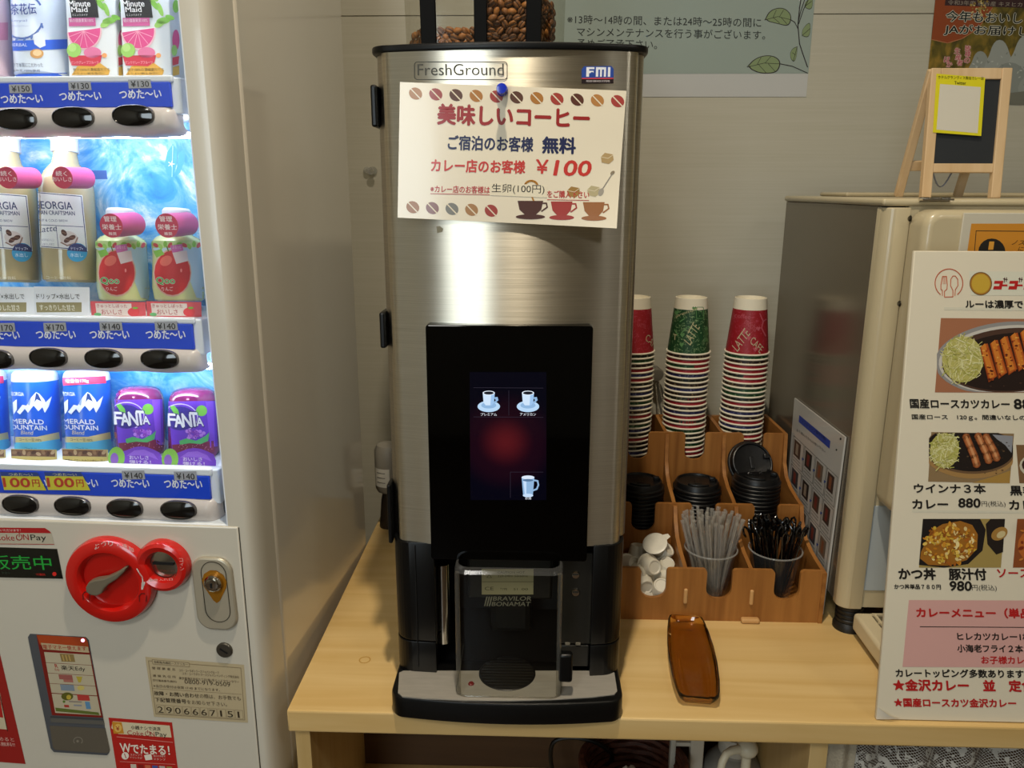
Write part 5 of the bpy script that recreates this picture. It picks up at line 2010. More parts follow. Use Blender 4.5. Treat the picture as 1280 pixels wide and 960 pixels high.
A.line([(975, 80), (990, 83), (1009, 91.5)], 1.0, ST, 2)


def leaf(pts, veins):
    tip = pts[0]
    for _ in range(2):
        q = []
        for k in range(len(pts)):
            a_, b_ = pts[k], pts[(k + 1) % len(pts)]
            q += [(a_[0] * .75 + b_[0] * .25, a_[1] * .75 + b_[1] * .25), (a_[0] * .25 + b_[0] * .75, a_[1] * .25 + b_[1] * .75)]
        pts = q
    pts = [tip] + pts
    A.poly(pts, ST, 1)
    cx = sum(p[0] for p in pts) / len(pts)
    cy = sum(p[1] for p in pts) / len(pts)
    A.poly([(cx + (x - cx) * 0.93, cy + (y - cy) * 0.92) for x, y in pts], LF, 2)
    for v_ in veins:
        A.line(v_, 0.6, ST, 3)


leaf([(955, 26), (961, 14), (972, 9.5), (982, 11), (989, 19), (988, 29), (983, 33), (972, 30)], [[(956, 25), (972, 21), (988, 25)], [(966, 22), (970, 13)], [(974, 21), (979, 13)], [(966, 22), (974, 29)], [(976, 22), (983, 30)]])
leaf([(933, 84), (942, 74), (955, 69), (968, 70), (976, 77), (973, 88), (966, 92), (948, 92)], [[(934, 84), (955, 79), (975, 80)], [(946, 81), (951, 72)], [(956, 79), (963, 71)], [(948, 81), (957, 91)], [(960, 80), (969, 90)]])
leaf([(997, 58), (991, 60), (987, 66), (988, 74), (992, 78), (995, 73)], [[(996, 59), (991, 77)], [(990, 66), (994, 69)]])
leaf([(1002, 46), (1002, 38), (1008, 30), (1013, 28), (1012, 47)], [[(1003, 44), (1012, 36)]])
leaf([(1005, 10), (1006, 3), (1012, -2), (1016, -1), (1014.5, 13)], [[(1006, 8), (1014, 2)]])
mb.build('wall_notice', label='grey-green wall notice with Japanese maintenance text and leaf drawings', cat='notice', origin=c_)

# rice poster
mb = MB()
gold = bpy.data.materials.new('rice_field_print')
gold.use_nodes = True
nt = gold.node_tree
b = nt.nodes['Principled BSDF']
b.inputs['Roughness'].default_value = 0.3
tc = nt.nodes.new('ShaderNodeTexCoord'); no = nt.nodes.new('ShaderNodeTexNoise')
mp = nt.nodes.new('ShaderNodeMapping'); mp.inputs['Scale'].default_value = (1.4, 1, 0.8); mp.inputs['Rotation'].default_value = (0, R(25), 0)
no.inputs['Scale'].default_value = 26; no.inputs['Detail'].default_value = 6; no.inputs['Distortion'].default_value = 1.2
rp = nt.nodes.new('ShaderNodeValToRGB')
e = rp.color_ramp.elements
e[0].position = 0.3; e[0].color = (*lin('#2e2c14'), 1)
e[1].position = 0.75; e[1].color = (*lin('#a07e32'), 1)
k = e.new(0.5); k.color = (*lin('#66591f'), 1)
nt.links.new(tc.outputs['Object'], mp.inputs[0]); nt.links.new(mp.outputs[0], no.inputs['Vector']); nt.links.new(no.outputs[0], rp.inputs[0]); nt.links.new(rp.outputs[0], b.inputs['Base Color'])
A = Art(mb, wp_, slope=0.03)
A.poly([(1171.5, -30), (1420, -30), (1420, 133), (1155.5, 129)], '', 0, gold)
A.poly([(1171.5, -30), (1255, -30), (1240, 10), (1222, 36), (1202, 48), (1184, 54), (1164, 49)], '#8c4422', 1)
A.line([(1164, 49.5), (1184, 54), (1202, 48.5), (1222, 36), (1240, 10)], 1.1, '#a8704a', 2)
A.rect(1182, -6, 1420, 7, '#3a2526', 2)
A.text('令和3年度 熊谷産 キヌヒカリ', 1184, 6.2, 100, 6, '#8d8377', 0.01, 3)
for (t, x, y, w, h) in (('今年もおいしいお米を', 1181, 27, 160, 13.5), ('JAがお届けします', 1179, 44, 142, 13.5)):
    A.text(t, x, y, w, h, '#c4c2b2', 0.10, 9)
    A.text(t, x, y, w, h, '#1a201e', 0.03, 10)
PINK = '#b24a62'
for (t, x, y) in (('皆', 1205, 64), ('様', 1205, 71), ('の', 1204, 79), ('生', 1192, 67), ('産', 1193, 75), ('者', 1195, 82), ('ほ', 1179, 78), ('か', 1182, 84)):
    A.text(t, x, y, 7, 7, '#d6c3b0', 0.10, 9)
    A.text(t, x, y, 7, 7, PINK, 0.03, 10)
for j, (cx, cy, rx, ry, c) in enumerate(((1225, 86, 15, 19, '#8d928c'), (1249, 80, 18, 26, '#969b96'), (1284, 78, 24, 30, '#9ba19c'), (1262, 106, 30, 24, '#858b86'), (1302, 104, 28, 24, '#90958f'))):
    pts = []
    for k in range(32):
        a_ = 2 * math.pi * k / 32
        q = 1 - 0.16 * math.cos(3 * (a_ - math.pi / 2))
        pts.append((cx + rx * q * math.cos(a_), cy + ry * q * math.sin(a_)))
    A.poly(pts, c, 2 + 0.5 * j)
    for k in range(14):
        a_, q = random.uniform(0, 6.28), 0.8 * math.sqrt(random.random())
        A.ell(cx + rx * q * math.cos(a_), cy + ry * q * math.sin(a_), 1.8, 0.8, random.choice(['#a9aea8', '#7d837d', '#b2b6b0']), 5 + 0.1 * k, random.uniform(0, 180), 8)
A.poly([(1246, 118), (1300, 112), (1420, 108), (1420, 133), (1246, 130.5)], '#6f7065', 8)
random.seed(2)
for k in range(60):
    x, y = 1226 + random.gauss(0, 5), 14 + random.uniform(-18, 14)
    A.ell(x, y, random.uniform(0.8, 1.8), random.uniform(1.0, 2.2), random.choice(['#b09a5c', '#a08848', '#c4b47c', '#8a7034']), 4, random.uniform(0, 180), 8)
mb.build('wall_poster', label='wall poster with white rice balls and golden rice field behind the little easel', cat='poster', origin=atY(1260, 60, WALL_Y))

# ================================================================ vending machine
VA = R(-2.4)
VO = Vector((-0.381, 0.968, 0))
VT = Matrix.Translation(VO) @ Matrix.Rotation(VA, 4, 'Z')
VTI = VT.inverted()
VD = VT.to_3x3() @ Vector((0, 1, 0))


def V(x, y, d):
    return atP(x, y, VO + VD * d, VD)


def VL(x, y, d):
    return VTI @ V(x, y, d)


def vproj(d):
    return lambda x, y, h: V(x, y, d - h)


ENAM = M('cream_white_enamel', '#c9c4b6', 0.25, spec=0.5, coat=0.3)
ENAMG = M('gloss_side_enamel', '#d3cdbf', 0.12, spec=0.5, coat=0.6)
INWH = M('display_white', '#e6ebf2', 0.5)
vm = thing('vending_machine', 'white drink vending machine with lit display standing beside the counter end', 'vending machine', VO, VA)
VW = -1.0
ZO = VL(200, 655, 0).z           # lower edge of the display opening
ZTOP = 1.98
mb = MB()
mb.box(VW, -0.03, 0.16, 0.5475, 0.04, ZTOP, ENAMG, 0, VT)
mb.box(-0.03, 0.0, 0.071, 0.5475, 0.04, ZTOP, ENAMG, 0.004, VT)
mb.box(VW, 0, 0.071, 0.17, ZTOP - 0.06, ZTOP, ENAMG, 0.004, VT)
mb.box(VW, -0.003, 0.071, 0.17, 0.04, ZO - 0.03, ENAMG, 0.004, VT)
mb.build('cabinet', vm)
# rounded door edge
mb = MB()
pl = [(-0.0375, 0.062), (-0.0375, -0.0003), (-0.016, -0.0003)]
pl += [(-0.016 + 0.0155 * math.sin(R(a)), 0.040 - 0.0403 * math.cos(R(a))) for a in range(10, 91, 10)]
pl += [(0.0005, 0.062)]
mb.prism([VT @ Vector((u, d, 0.04)) for u, d in pl], (0, 0, ZTOP - 0.04), ENAM)
mb.box(VW, -0.02, 0.0, 0.062, ZTOP - 0.08, ZTOP, ENAM, 0, VT)
drv = mb.build('door_frame', vm)
# lower panel
pu = (VL(295, 657, 0).x + VL(328, 960, 0).x) / 2
mb = MB()
mb.box(VW, pu, -0.0025, 0.062, 0.04, ZO, ENAM, 0.002, VT)
lp = mb.build('lower_panel', vm)
mb = MB()
mb.box(pu - 0.0004, pu + 0.0012, -0.0008, 0.01, 0.04, ZO - 0.001, M('seam_line', '#3a372f', 0.6), 0, VT)
mb.build('seam', vm)

# display interior
WATER = bpy.data.materials.new('icy_water_print')
WATER.use_nodes = True
nt = WATER.node_tree
b = nt.nodes['Principled BSDF']
b.inputs['Roughness'].default_value = 0.4
tc = nt.nodes.new('ShaderNodeTexCoord')
n1 = nt.nodes.new('ShaderNodeTexNoise'); n1.inputs['Scale'].default_value = 11; n1.inputs['Detail'].default_value = 8; n1.inputs['Distortion'].default_value = 2.2; n1.inputs['Roughness'].default_value = 0.65
rp = nt.nodes.new('ShaderNodeValToRGB')
e = rp.color_ramp.elements
e[0].position = 0.30; e[0].color = (*lin('#1a74cc'), 1)
e[1].position = 0.68; e[1].color = (*lin('#eef4fb'), 1)
k = e.new(0.44); k.color = (*lin('#3b98dc'), 1)
k = e.new(0.56); k.color = (*lin('#86bfe4'), 1)
nt.links.new(tc.outputs['Object'], n1.inputs['Vector']); nt.links.new(n1.outputs[0], rp.inputs[0]); nt.links.new(rp.outputs[0], b.inputs['Base Color'])
mb = MB()
mb.box(VW, -0.0375, 0.140, 0.16, ZO - 0.02, ZTOP - 0.06, WATER, 0, VT)
A = Art(mb, vproj(0.1395), slope=0.0)
for (pts, c) in (([(216, 180), (222, 188), (221, 205), (216, 222), (209, 220), (206, 205), (209, 190)], '#4d9fe0'), ([(232, 184), (231, 200), (225, 216), (217, 223), (222, 206), (223, 192)], '#4d9fe0')):
    A.poly(pts, c, 1)
A.line([(216, 182), (215, 221)], 0.6, '#cfe6f6', 2)
for k in range(5):
    A.line([(214, 205), (214 + 4 * math.cos(R(72 * k)), 205 + 4 * math.sin(R(72 * k)))], 1.0, '#e4f1fa', 2)
A.rect(113, 213, 133, 224, '#3d5c9a', 1)
mb.build('backdrop', vm, label='blue icy water print behind the drinks')
MB().box(-0.0395, -0.0372, 0.0005, 0.16, ZO, ZTOP - 0.06, INWH, 0, VT).build('inner_wall', vm)

LEDM = M('led_tube', '#ffffff', 0.4, emit=42.0, ecol='#e9f1ff')
BARM = M('button_bar', '#d8cdc8', 0.35, coat=0.2)
BLUE = M('price_blue', '#0a46dc', 0.4)
LENS = M('button_lens', '#0c0c0c', 0.10, coat=0.5)
LRIM = M('button_rim', '#6d6a68', 0.25, metal=0.6)
TAG = M('price_tag_grey', '#a9abb4', 0.5)
rows = [  # y of: lip top, strip top, strip foot, bar foot, at x; right ends; slope; buttons; prices
    dict(x=110, lip=95, s0=103.5, s1=130, b1=166, sx=213.5, bx=219, sl=-0.020, bt=[(20, 149), (92, 147), (167, 144.5)], bw=25, bh=13, tx=[(2, 130), (75, 126.5), (150, 124)], tw=52, pr=[('¥150', 11, 116.5), ('¥130', 85, 113), ('¥130', 160, 110.5)]),
    dict(x=130, lip=396, s0=403.5, s1=431, b1=463, sx=241, bx=249.5, sl=0.003, bt=[(-6, 449), (61, 447), (130, 448), (200, 449)], bw=22.5, bh=11.5, tx=[(-24, 424.5), (46, 424), (113, 424), (183, 424)], tw=49, pr=[('¥170', -10, 415), ('¥170', 54, 414.5), ('¥140', 124, 413.5), ('¥140', 193, 413)]),
    dict(x=150, lip=583, s0=592, s1=617, b1=650, sx=262, bx=270.5, sl=0.022, bt=[(26, 630.5), (91, 632.5), (156.5, 635.5), (223.5, 637.5)], bw=21.5, bh=11, tx=[(12, 609), (76, 609), (140, 609.5), (206, 610.5)], tw=47, pr=[(None, 0, 0), (None, 0, 0), ('¥140', 152, 599.5), ('¥140', 217, 600.5)]),
]
for ri, r in enumerate(rows):
    z = lambda y, d: VL(r['x'], y, d).z
    zl, z0_, z1_, zb2 = z(r['lip'], 0.016), z(r['s0'], 0.014), z(r['s1'], 0.014), z(r['b1'], 0.012)
    ue, ub = VL(r['sx'], r['s0'] + 12, 0.014).x, VL(r['bx'], r['s1'] + 15, 0.008).x
    sh = MB()
    sh.box(-0.9, ue + 0.012, 0.017, 0.139, z1_ - 0.012, zl - 0.002, INWH, 0.002, VT)
    sh.box(-0.9, ue + 0.004, 0.0135, 0.020, z0_, zl, INWH, 0.002, VT)
    shf = sh.build('shelf', vm)
    mb = MB()
    mb.box(-0.9, ue, 0.0125, 0.018, z1_ - 0.004, z0_, BLUE, 0.0008, VT)
    A = Art(mb, vproj(0.0123), slope=r['sl'])
    for (x, y) in r['tx']:
        A.text('つめた～い', x, y - 0.5, r['tw'], 11.2, '#f2f5ff', 0.035)
    mb.build('price_strip', shf)
    for (t, x, y) in r['pr']:
        if not t:
            continue
        mb = MB()
        A = Art(mb, vproj(0.0118), slope=r['sl'])
        A.poly([(x, y - 11), (x + 28, y - 11.5), (x + 29.5, y - 0.5), (x + 1, y)], '', 0, TAG)
        A.text(t, x + 4, y - 1.6, 22.5, 7.6, '#1a1a1e', 0.012)
        mb.build('price_tag', shf)
    if ri == 2:
        for x in (0, 55):
            mb = MB()
            A = Art(mb, vproj(0.0112), slope=0.012)
            A.poly([(x, 590), (x + 46, 590.5), (x + 58, 613), (x + 5, 612.5)], '#d8cf3c', 0)
            A.poly([(x, 590), (x + 46, 590.5), (x + 48.5, 595.5), (x + 1.2, 595)], '#24408e', 1)
            A.text('つめた～い', x + 11, 594.8, 30, 3.6, '#e4e2a8', 0.0, 2)
            A.text('100', x + 5, 608.5, 33, 11, '#c23a2a', 0.06, 2)
            A.text('円', x + 41, 608.5, 9, 9, '#c23a2a', 0.03, 2)
            mb.build('price_card', shf, label='yellow sale price card')
    # rounded button bar, gently waved between the buttons
    uc0 = VL(*r['bt'][1], 0.006).x
    uc1 = VL(*r['bt'][2], 0.006).x
    pit = uc1 - uc0
    zc, hh = (z1_ + zb2) / 2 - 0.002, (z1_ - zb2) / 2 + 0.002

    def bar(u, v):
        uu = -0.9 + (ub + 0.9) * u
        a = R(-90 + 180 * v)
        end = min(1.0, (ub - uu) / 0.016)
        k = math.sqrt(max(0.0, 1 - (1 - end) ** 2)) if end < 1 else 1
        h = hh * (1 + 0.045 * math.cos(2 * math.pi * (uu - uc0) / pit)) * (0.55 + 0.45 * k)
        d = 0.040 - 0.034 * (math.cos(a) ** 0.55) * (0.35 + 0.65 * k)
        return VT @ Vector((uu, d, zc + h * math.copysign(abs(math.sin(a)) ** 0.8, a)))
    mb = MB()
    mb.grid(bar, 240, 16, BARM)
    bb = mb.build('button_bar', shf)
    for (x, y) in r['bt']:
        c = VL(x, y, 0.006)
        e0, e1 = VL(x - r['bw'], y, 0.006), VL(x + r['bw'], y, 0.006)
        rx = (e1.x - e0.x) / 2
        rz = (VL(x, y - r['bh'], 0.006).z - VL(x, y + r['bh'], 0.006).z) / 2
        mb = MB()
        n = 36
        rings = []
        for (s, d, m_) in ((1.06, 0.0075, LRIM), (1.05, 0.0040, LRIM), (0.99, 0.0032, LRIM), (0.95, 0.0040, LENS), (0.6, 0.0018, LENS), (0.0001, 0.0010, LENS)):
            rings.append(([VT @ Vector((c.x + rx * s * math.copysign(abs(math.cos(2 * math.pi * k / n)) ** 0.82, math.cos(2 * math.pi * k / n)), d, c.z + rz * s * math.copysign(abs(math.sin(2 * math.pi * k / n)) ** 0.9, math.sin(2 * math.pi * k / n)))) for k in range(n)], m_))
        for j in range(len(rings) - 1):
            vv = rings[j][0] + rings[j + 1][0]
            mb.add(vv, [(k, (k + 1) % n, n + (k + 1) % n, n + k) for k in range(n)], rings[j + 1][1])
        bmesh.ops.remove_doubles(mb.bm, verts=mb.bm.verts, dist=1e-5)
        mb.build('button', bb)
    mb = MB()
    mb.box(-0.9, ub - 0.004, 0.046, 0.056, zb2 - 0.004, zb2 + 0.003, LEDM, 0.001, VT)
    mb.build('light_tube', shf)
mb = MB()
zt1 = VL(110, 0, 0.05).z + 0.075
mb.box(-0.9, -0.045, 0.046, 0.056, zt1, zt1 + 0.006, LEDM, 0.001, VT)
mb.box(-0.9, -0.04, 0.017, 0.139, zt1 + 0.006, zt1 + 0.03, INWH, 0.002, VT)
mb.build('light_tube', vm)
MB().box(VW, -0.0375, 0.0040, 0.0052, ZO, ZTOP - 0.08, clear('display_glass', (0.97, 0.98, 0.98), 0.06, 0.02), 0, VT).build('display_glass', vm)
MB().box(VW, pu + 0.004, 0.002, 0.14, ZO - 0.02, ZO + 0.0015, INWH, 0.001, VT).build('display_floor', vm)

# ---------------------------------------------------------------- sample drinks on the lit shelves
TILT = R(-8.0)


class Prod:
    def __init__(s, name, label, cat, xb, yb, d=0.078, group=None):
        o = V(xb, yb, d)
        s.T = Matrix.Translation(o) @ Matrix.Rotation(VA, 4, 'Z') @ Matrix.Rotation(TILT, 4, 'X')
        s.TI = s.T.inverted()
        s.C = s.TI @ CAM
        s.va = math.atan2(s.C.x, -s.C.y)
        s.xb = xb
        s.root = bpy.data.objects.new(name, None)
        COL.objects.link(s.root)
        s.root.matrix_world = s.T
        s.root.empty_display_size = 0.04
        INV[s.root.name] = s.TI
        meta(s.root, label, cat, group)
        s.rf = lambda z: 0.03

    def loc(s, x, y):
        d = s.TI.to_3x3() @ ray(x, y)
        return s.C + d * (-s.C.y / d.y)

    def axis_px(s, z):
        p = s.T @ Vector((0, 0, z))
        v = p - CAM
        w = v.dot(_f)
        return 640 + FPX * v.dot(_r) / w, 480 - FPX * v.dot(_u) / w

    def zr(s, y, hw):
        z = s.loc(s.xb, y).z
        for _ in range(4):
            ax, ay = s.axis_px(z)
            z += s.loc(ax, y).z - s.loc(ax, ay).z
        ax, ay = s.axis_px(z)
        return z, (s.loc(ax + hw, ay).x - s.loc(ax - hw, ay).x) / 2 * math.cos(s.va)

    def profile(s, lst):
        pr = sorted([s.zr(y, hw) for y, hw in lst])
        def rf(z):
            if z <= pr[0][0]:
                return pr[0][1]
            for (z0, r0), (z1, r1) in zip(pr, pr[1:]):
                if z <= z1:
                    return r0 + (r1 - r0) * (z - z0) / max(z1 - z0, 1e-6)
            return pr[-1][1]
        s.rf = rf
        return [(r, z) for z, r in pr]

    def proj(s, x, y, h):
        d = s.TI.to_3x3() @ ray(x, y)
        r = s.rf(s.loc(x, y).z)
        p = None
        for _ in range(4):
            rr = r + h + 0.0002
            a = d.x ** 2 + d.y ** 2
            b_ = s.C.x * d.x + s.C.y * d.y
            c = s.C.x ** 2 + s.C.y ** 2 - rr * rr
            disc = b_ * b_ - a * c
            p = s.C + d * ((-b_ - math.sqrt(max(disc, 0))) / a)
            if disc < 0:
                q = Vector((p.x, p.y)).normalized() * rr
                p = Vector((q.x, q.y, p.z))
            r = s.rf(p.z)
        return s.T @ p

    def lathe(s, mb, prof, m, mats=None):
        pr = s.profile(prof)
        full = [(0, pr[0][1])] + pr + [(0, pr[-1][1])]
        if mats:
            mats = [mats[0]] + mats + [mats[-1]]
        mb.lathe(full, m, s.T, 40, mats=mats)


def foot_card(P, x0, x1, y0, y1, draw, m, name='foot_card', d=-0.040):
    """curved card standing before the foot of a drink"""
    mb = MB()
    dp = s_d = V(0, 0, 0)
    pr = lambda x, y, h: V(x, y, P.dcard - h + 0.006 * ((x - (x0 + x1) / 2) / ((x1 - x0) / 2)) ** 2)
    A = Art(mb, pr, step=6, slope=0.01)
    A.poly([(x0, y0), (x1, y0 + 1), (x1 + 0.6, y1), (x0 + 1.5, y1 - 0.5)], '', 0, m)
    draw(A)
    mb.build(name, P.root, label='printed card at the foot')


# upper shelf: milk tea bottles
for (xb, lab, tint) in ((56, 'white and blue milk tea bottle on the top lit shelf next to the juice cartons', '#dfe9f6'), (-18, 'pale pink tea bottle cut by the photo edge on the top lit shelf', '#e6c9d6')):
    P = Prod('tea_bottle', lab, 'bottle', xb, 99, 0.080)
    mb = MB()
    BM = M('bottle_' + tint[1:], tint, 0.25, coat=0.3)
    P.lathe(mb, [(99, 34), (97, 37.5), (30, 37.5), (0, 37), (-40, 36), (-60, 26), (-75, 14), (-95, 13)], BM)
    A = Art(mb, P.proj, step=4, ystep=7, dx=xb - 56)
    if xb > 0:
        A.poly([(9, 51), (84, 49), (84, 61), (9, 64)], '#2f62d4', 1)
        A.text('紅茶花伝', 3, 19, 43, 14, '#24408f', 0.012, 2, slope=-0.03)
        A.ring(27, 20, 27, 28, 2.4, '#4a66a8', 1, 0, 40, 20, 330)
        for k in range(16):
            a = R(25 + 19 * k)
            A.ell(27 + 28 * math.cos(a), 20 + 29 * math.sin(a), 3.6, 1.5, '#5b78b8', 2, math.degrees(a) + 40, 10)
        A.text('Royal', 12, 28, 22, 4, '#6b83ba', 0, 2)
        A.text('ロイヤルミルクティー', 10, 34, 26, 3, '#6b83ba', 0, 2)
        A.text('HERBAL', 12, 58, 22, 4, '#dfe9ff', 0, 3, italic=0.2)
        A.poly([(41, 44), (48, 40), (56, 46), (57, 57), (50, 60), (43, 55)], '#dfe6ef', 3)
        A.ell(46, 67, 8.5, 6, '#cf9a5c', 3)
        A.ell(46.5, 66, 5.5, 4, '#e8c898', 4)
        A.text('ミルクで本質にこだわった', 9, 84, 45, 5.5, '#33405f', 0.0, 2)
        A.text('国産牛乳100%使用', 10, 90, 40, 3.4, '#33405f', 0, 2)
        A.poly([(10, 93), (84, 91), (84, 99), (10, 100.5)], '#2f62d4', 1)
    else:
        A.poly([(10, 30), (84, 28), (84, 50), (10, 52)], '#d68fae', 1)
    mb.build('bottle', P.root)

# cartons
def carton(xb, lab, dx):
    P = Prod('juice_carton', lab, 'carton', xb, 96, 0.050)
    x0, x1 = P.loc(86 + dx, 96).x, P.loc(147 + dx, 95).x
    zt = 0.185
    mb = MB()
    mb.box(x0, x1, 0, 0.042, 0, zt, M('carton_white', '#e9edf0', 0.4), 0.0015, P.T)
    fp = plane_proj(P.T @ Vector((0, 0, 0)), P.T.to_3x3() @ Vector((0, -1, 0)), 0.0002)
    A = Art(mb, fp, dx=dx, slope=-0.01)
    def leafs(pts):
        for (cx, cy, rx, ry, rot, c) in pts:
            A.ell(cx, cy, rx, ry, c, 1, rot, 14)
    leafs([(126, 6, 9, 3.2, 50, '#86c04a'), (133, 12, 9, 3, 70, '#9ccf5e'), (137, 26, 9, 4.2, -10, '#8cc653'), (132, 30, 7, 4, 150, '#a6d46c'), (145, 22, 6, 3, 20, '#7fba48'), (122, -4, 10, 4, 30, '#9ccf5e')])
    A.rect(85, -14, 119.5, 22.5, '#1b1b1d', 1)
    A.text('Minute', 86.5, 8.5, 27, 7.5, '#f2f0ea', 0.03, 2)
    A.text('Maid', 90, 15.3, 20, 6.5, '#f2f0ea', 0.03, 2)
    A.text('ミニッツメイド', 91, 20.5, 19, 3, '#e8e6e0', 0.0, 2)
    A.poly([(86, 22.5), (119.5, 22), (120, 32.5), (86.5, 33)], '#cf5f96', 1)
    A.text('朝の健康果実100%', 87.5, 28.2, 30, 4.6, '#f6dce8', 0.0, 2)
    A.ell(105.5, 38, 22, 25, '#f2c9d2', 2, -8, 30, None, 0, 180)
    A.ell(105.5, 38, 20, 22.5, '#dd4f8c', 3, -8, 30, None, 0, 180)
    for k in range(6):
        A.line([(105, 39), (105 + 19 * math.cos(R(20 + 28 * k)), 39 + 21 * math.sin(R(20 + 28 * k)))], 0.8, '#f0a8c2', 4)
    A.ell(93, 63, 9, 9, '#9ed06a', 5)
    A.ell(91, 60, 5, 5, '#b9e088', 6)
    A.ell(116, 66, 11, 7, '#e27aa4', 4)
    A.ell(131, 69.5, 3.2, 3, '#f0a868', 4)
    A.poly([(86, 70), (128, 69), (126, 78), (118, 83), (90, 82)], '#c8344a', 4)
    A.poly([(97, 83), (124, 78), (138, 88), (136, 94), (90, 94)], '#d9a648', 3)
    A.text('ピンクグレープフルーツ', 90, 80.5, 34, 4, '#f4c8d0', 0, 5)
    A.text('果汁100%の濃縮還元です', 92, 89.5, 46, 4, '#4c4424', 0.0, 5)
    A.text('よりよい朝を毎日に', 92, 93.5, 40, 2.6, '#4c4424', 0.0, 5)
    # print carried on round the side
    sp = plane_proj(P.T @ Vector((x1, 0, 0)), P.T.to_3x3() @ Vector((1, 0, 0)), 0.0002)
    B = Art(mb, sp, dx=dx)
    B.ell(152, 50, 4.5, 13, '#dd4f8c', 1)
    B.ell(150, 63, 3.5, 7, '#9ed06a', 2)
    B.poly([(147.5, 72), (156, 70), (155, 80), (148, 82)], '#c8344a', 2)
    B.poly([(148, 84), (156, 82), (156, 93), (148, 95)], '#e0b24c', 2)
    B.ell(152, 8, 4, 8, '#86c04a', 1)
    mb.build('carton', P.root)
    return P


carton(116, 'grapefruit juice carton on the top lit shelf next to the milk tea bottle', 0)
carton(184, 'grapefruit juice carton on the top lit shelf at the display frame edge', 67.5)

# middle shelf: latte bottles
LAT = M('latte_brown', '#a89a74', 0.15, coat=0.6, var=0.1, vscale=10)
CAPW = M('cap_white', '#dfe4ea', 0.35)


def disc_tag(P, x, y, rx, L, txt, side, zero):
    c = VTI @ V(x, y, 0.018)
    r_ = rx
    T = VT @ Matrix.Translation(c) @ Matrix.Rotation(R(-90), 4, 'X')
    mb = MB()
    mb.lathe([(0, 0), (r_, 0), (r_, L)], M('tag_pink', side, 0.35), T, 32, mats=[M('tag_red', '#c23a58', 0.4), M('tag_pink')])
    A = Art(mb, vproj(0.018), slope=0.02)
    for t, tx, ty, w, h in txt:
        A.text(t, tx, ty, w, h, '#f4e3e6', 0.015)
    mb.build('neck_tag', P.root, label='pink round neck tag')


for xb, dx, lab in ((89, 0, 'latte bottle on the middle lit shelf next to the small apple juice bottles'), (18, -69, 'latte bottle at the photo edge on the middle lit shelf')):
    P = Prod('coffee_bottle', lab, 'bottle', xb, 353, 0.080)
    mb = MB()
    P.lathe(mb, [(353, 31), (350, 35), (335, 36), (240, 35.5), (226, 34), (214, 27), (205, 18), (194, 15.5), (191, 15.5), (190.5, 18), (172, 17.5), (169.5, 15)], LAT, [LAT] * 8 + [CAPW] * 3)
    A = Art(mb, P.proj, step=4, ystep=7, dx=dx, slope=0.03)
    WL = '#dfe0dc'
    A.poly([(40, 239), (103, 244), (110, 314), (48, 309)], WL, 0)
    A.line([(44, 240.5), (101.5, 245.5), (108.5, 312.5), (52, 308)], 1.0, '#26335e', 1)
    A.text('GEORGIA', 43, 260.5, 48, 9.5, '#26335e', 0.02, 2, slope=0.035)
    A.text('JAPAN CRAFTSMAN', 43, 269.5, 51, 6.8, '#26335e', 0.02, 2, slope=0.03)
    A.text('DRIP & COLD BREW', 47, 276.5, 38, 3, '#33406a', 0.0, 2)
    A.line([(48, 281), (104, 283.5)], 0.8, '#33406a', 1)
    A.line([(70, 282), (73, 309)], 0.7, '#33406a', 1)
    A.text('Latte', 47, 291, 24, 7.5, '#26335e', 0.0, 2, slope=-0.1, italic=0.2)
    A.text('ミルクのおいしい', 50, 301, 18, 3, '#33406a', 0, 2)
    A.text('すっきりした甘さ', 50, 306.5, 18, 3, '#33406a', 0, 2)
    A.ell(86, 298, 12, 9, '#cfc4bb', 2, 20)
    for (cx, cy, ro) in ((80, 291, 50), (90, 297, -20), (84, 300, -35)):
        A.ell(cx, cy, 4.8, 3, '#4c2c22', 3, ro, 12)
        A.line([(cx - 3, cy - 1), (cx + 3, cy + 1)], 0.6, '#8c6a58', 4)
    A.line([(76, 303), (84, 307), (94, 304), (97, 297)], 1.6, '#8a6b60', 3)
    A.ell(96.5, 315.5, 12.8, 11.8, '#3aa0cc', 3)
    A.poly([(84, 313), (87, 307), (94, 304), (102, 305.5), (108, 310), (109, 315)], '#2c3566', 4)
    A.text('ドリップ×', 89, 312.5, 15, 4, '#e8eef4', 0.01, 5)
    A.text('水出し', 88, 321, 16, 5, '#dff0f8', 0.01, 5)
    A.text('コーヒー飲料', 58, 349, 31, 4.5, '#d9d4c0', 0.0, 2)
    # embossed shoulder
    mb.build('bottle', P.root)
    disc_tag(P, 78 + dx, 222, 0.0135, 0.048, (('続く', 70 + dx, 220, 14, 6.5), ('おいしさ', 66 + dx, 226.5, 24, 5.5)), '#c94f86', 0)
    P.dcard = 0.034
    def dr_(A, dx=dx):
        A.text('ドリップ×水出しで', 46 + dx, 374, 54, 7, '#2a2a2e', 0.005, 2, slope=0.0)
        A.poly([(45 + dx, 378), (102 + dx, 378), (102 + dx, 390), (46 + dx, 390.5)], '#8f8660', 1)
        A.text('すっきりした甘さ', 50 + dx, 388, 44, 7.5, '#eeeadb', 0.01, 2)
    foot_card(P, 42 + dx, 112 + dx, 358, 396, dr_, M('card_white', '#e2e6ee', 0.5))

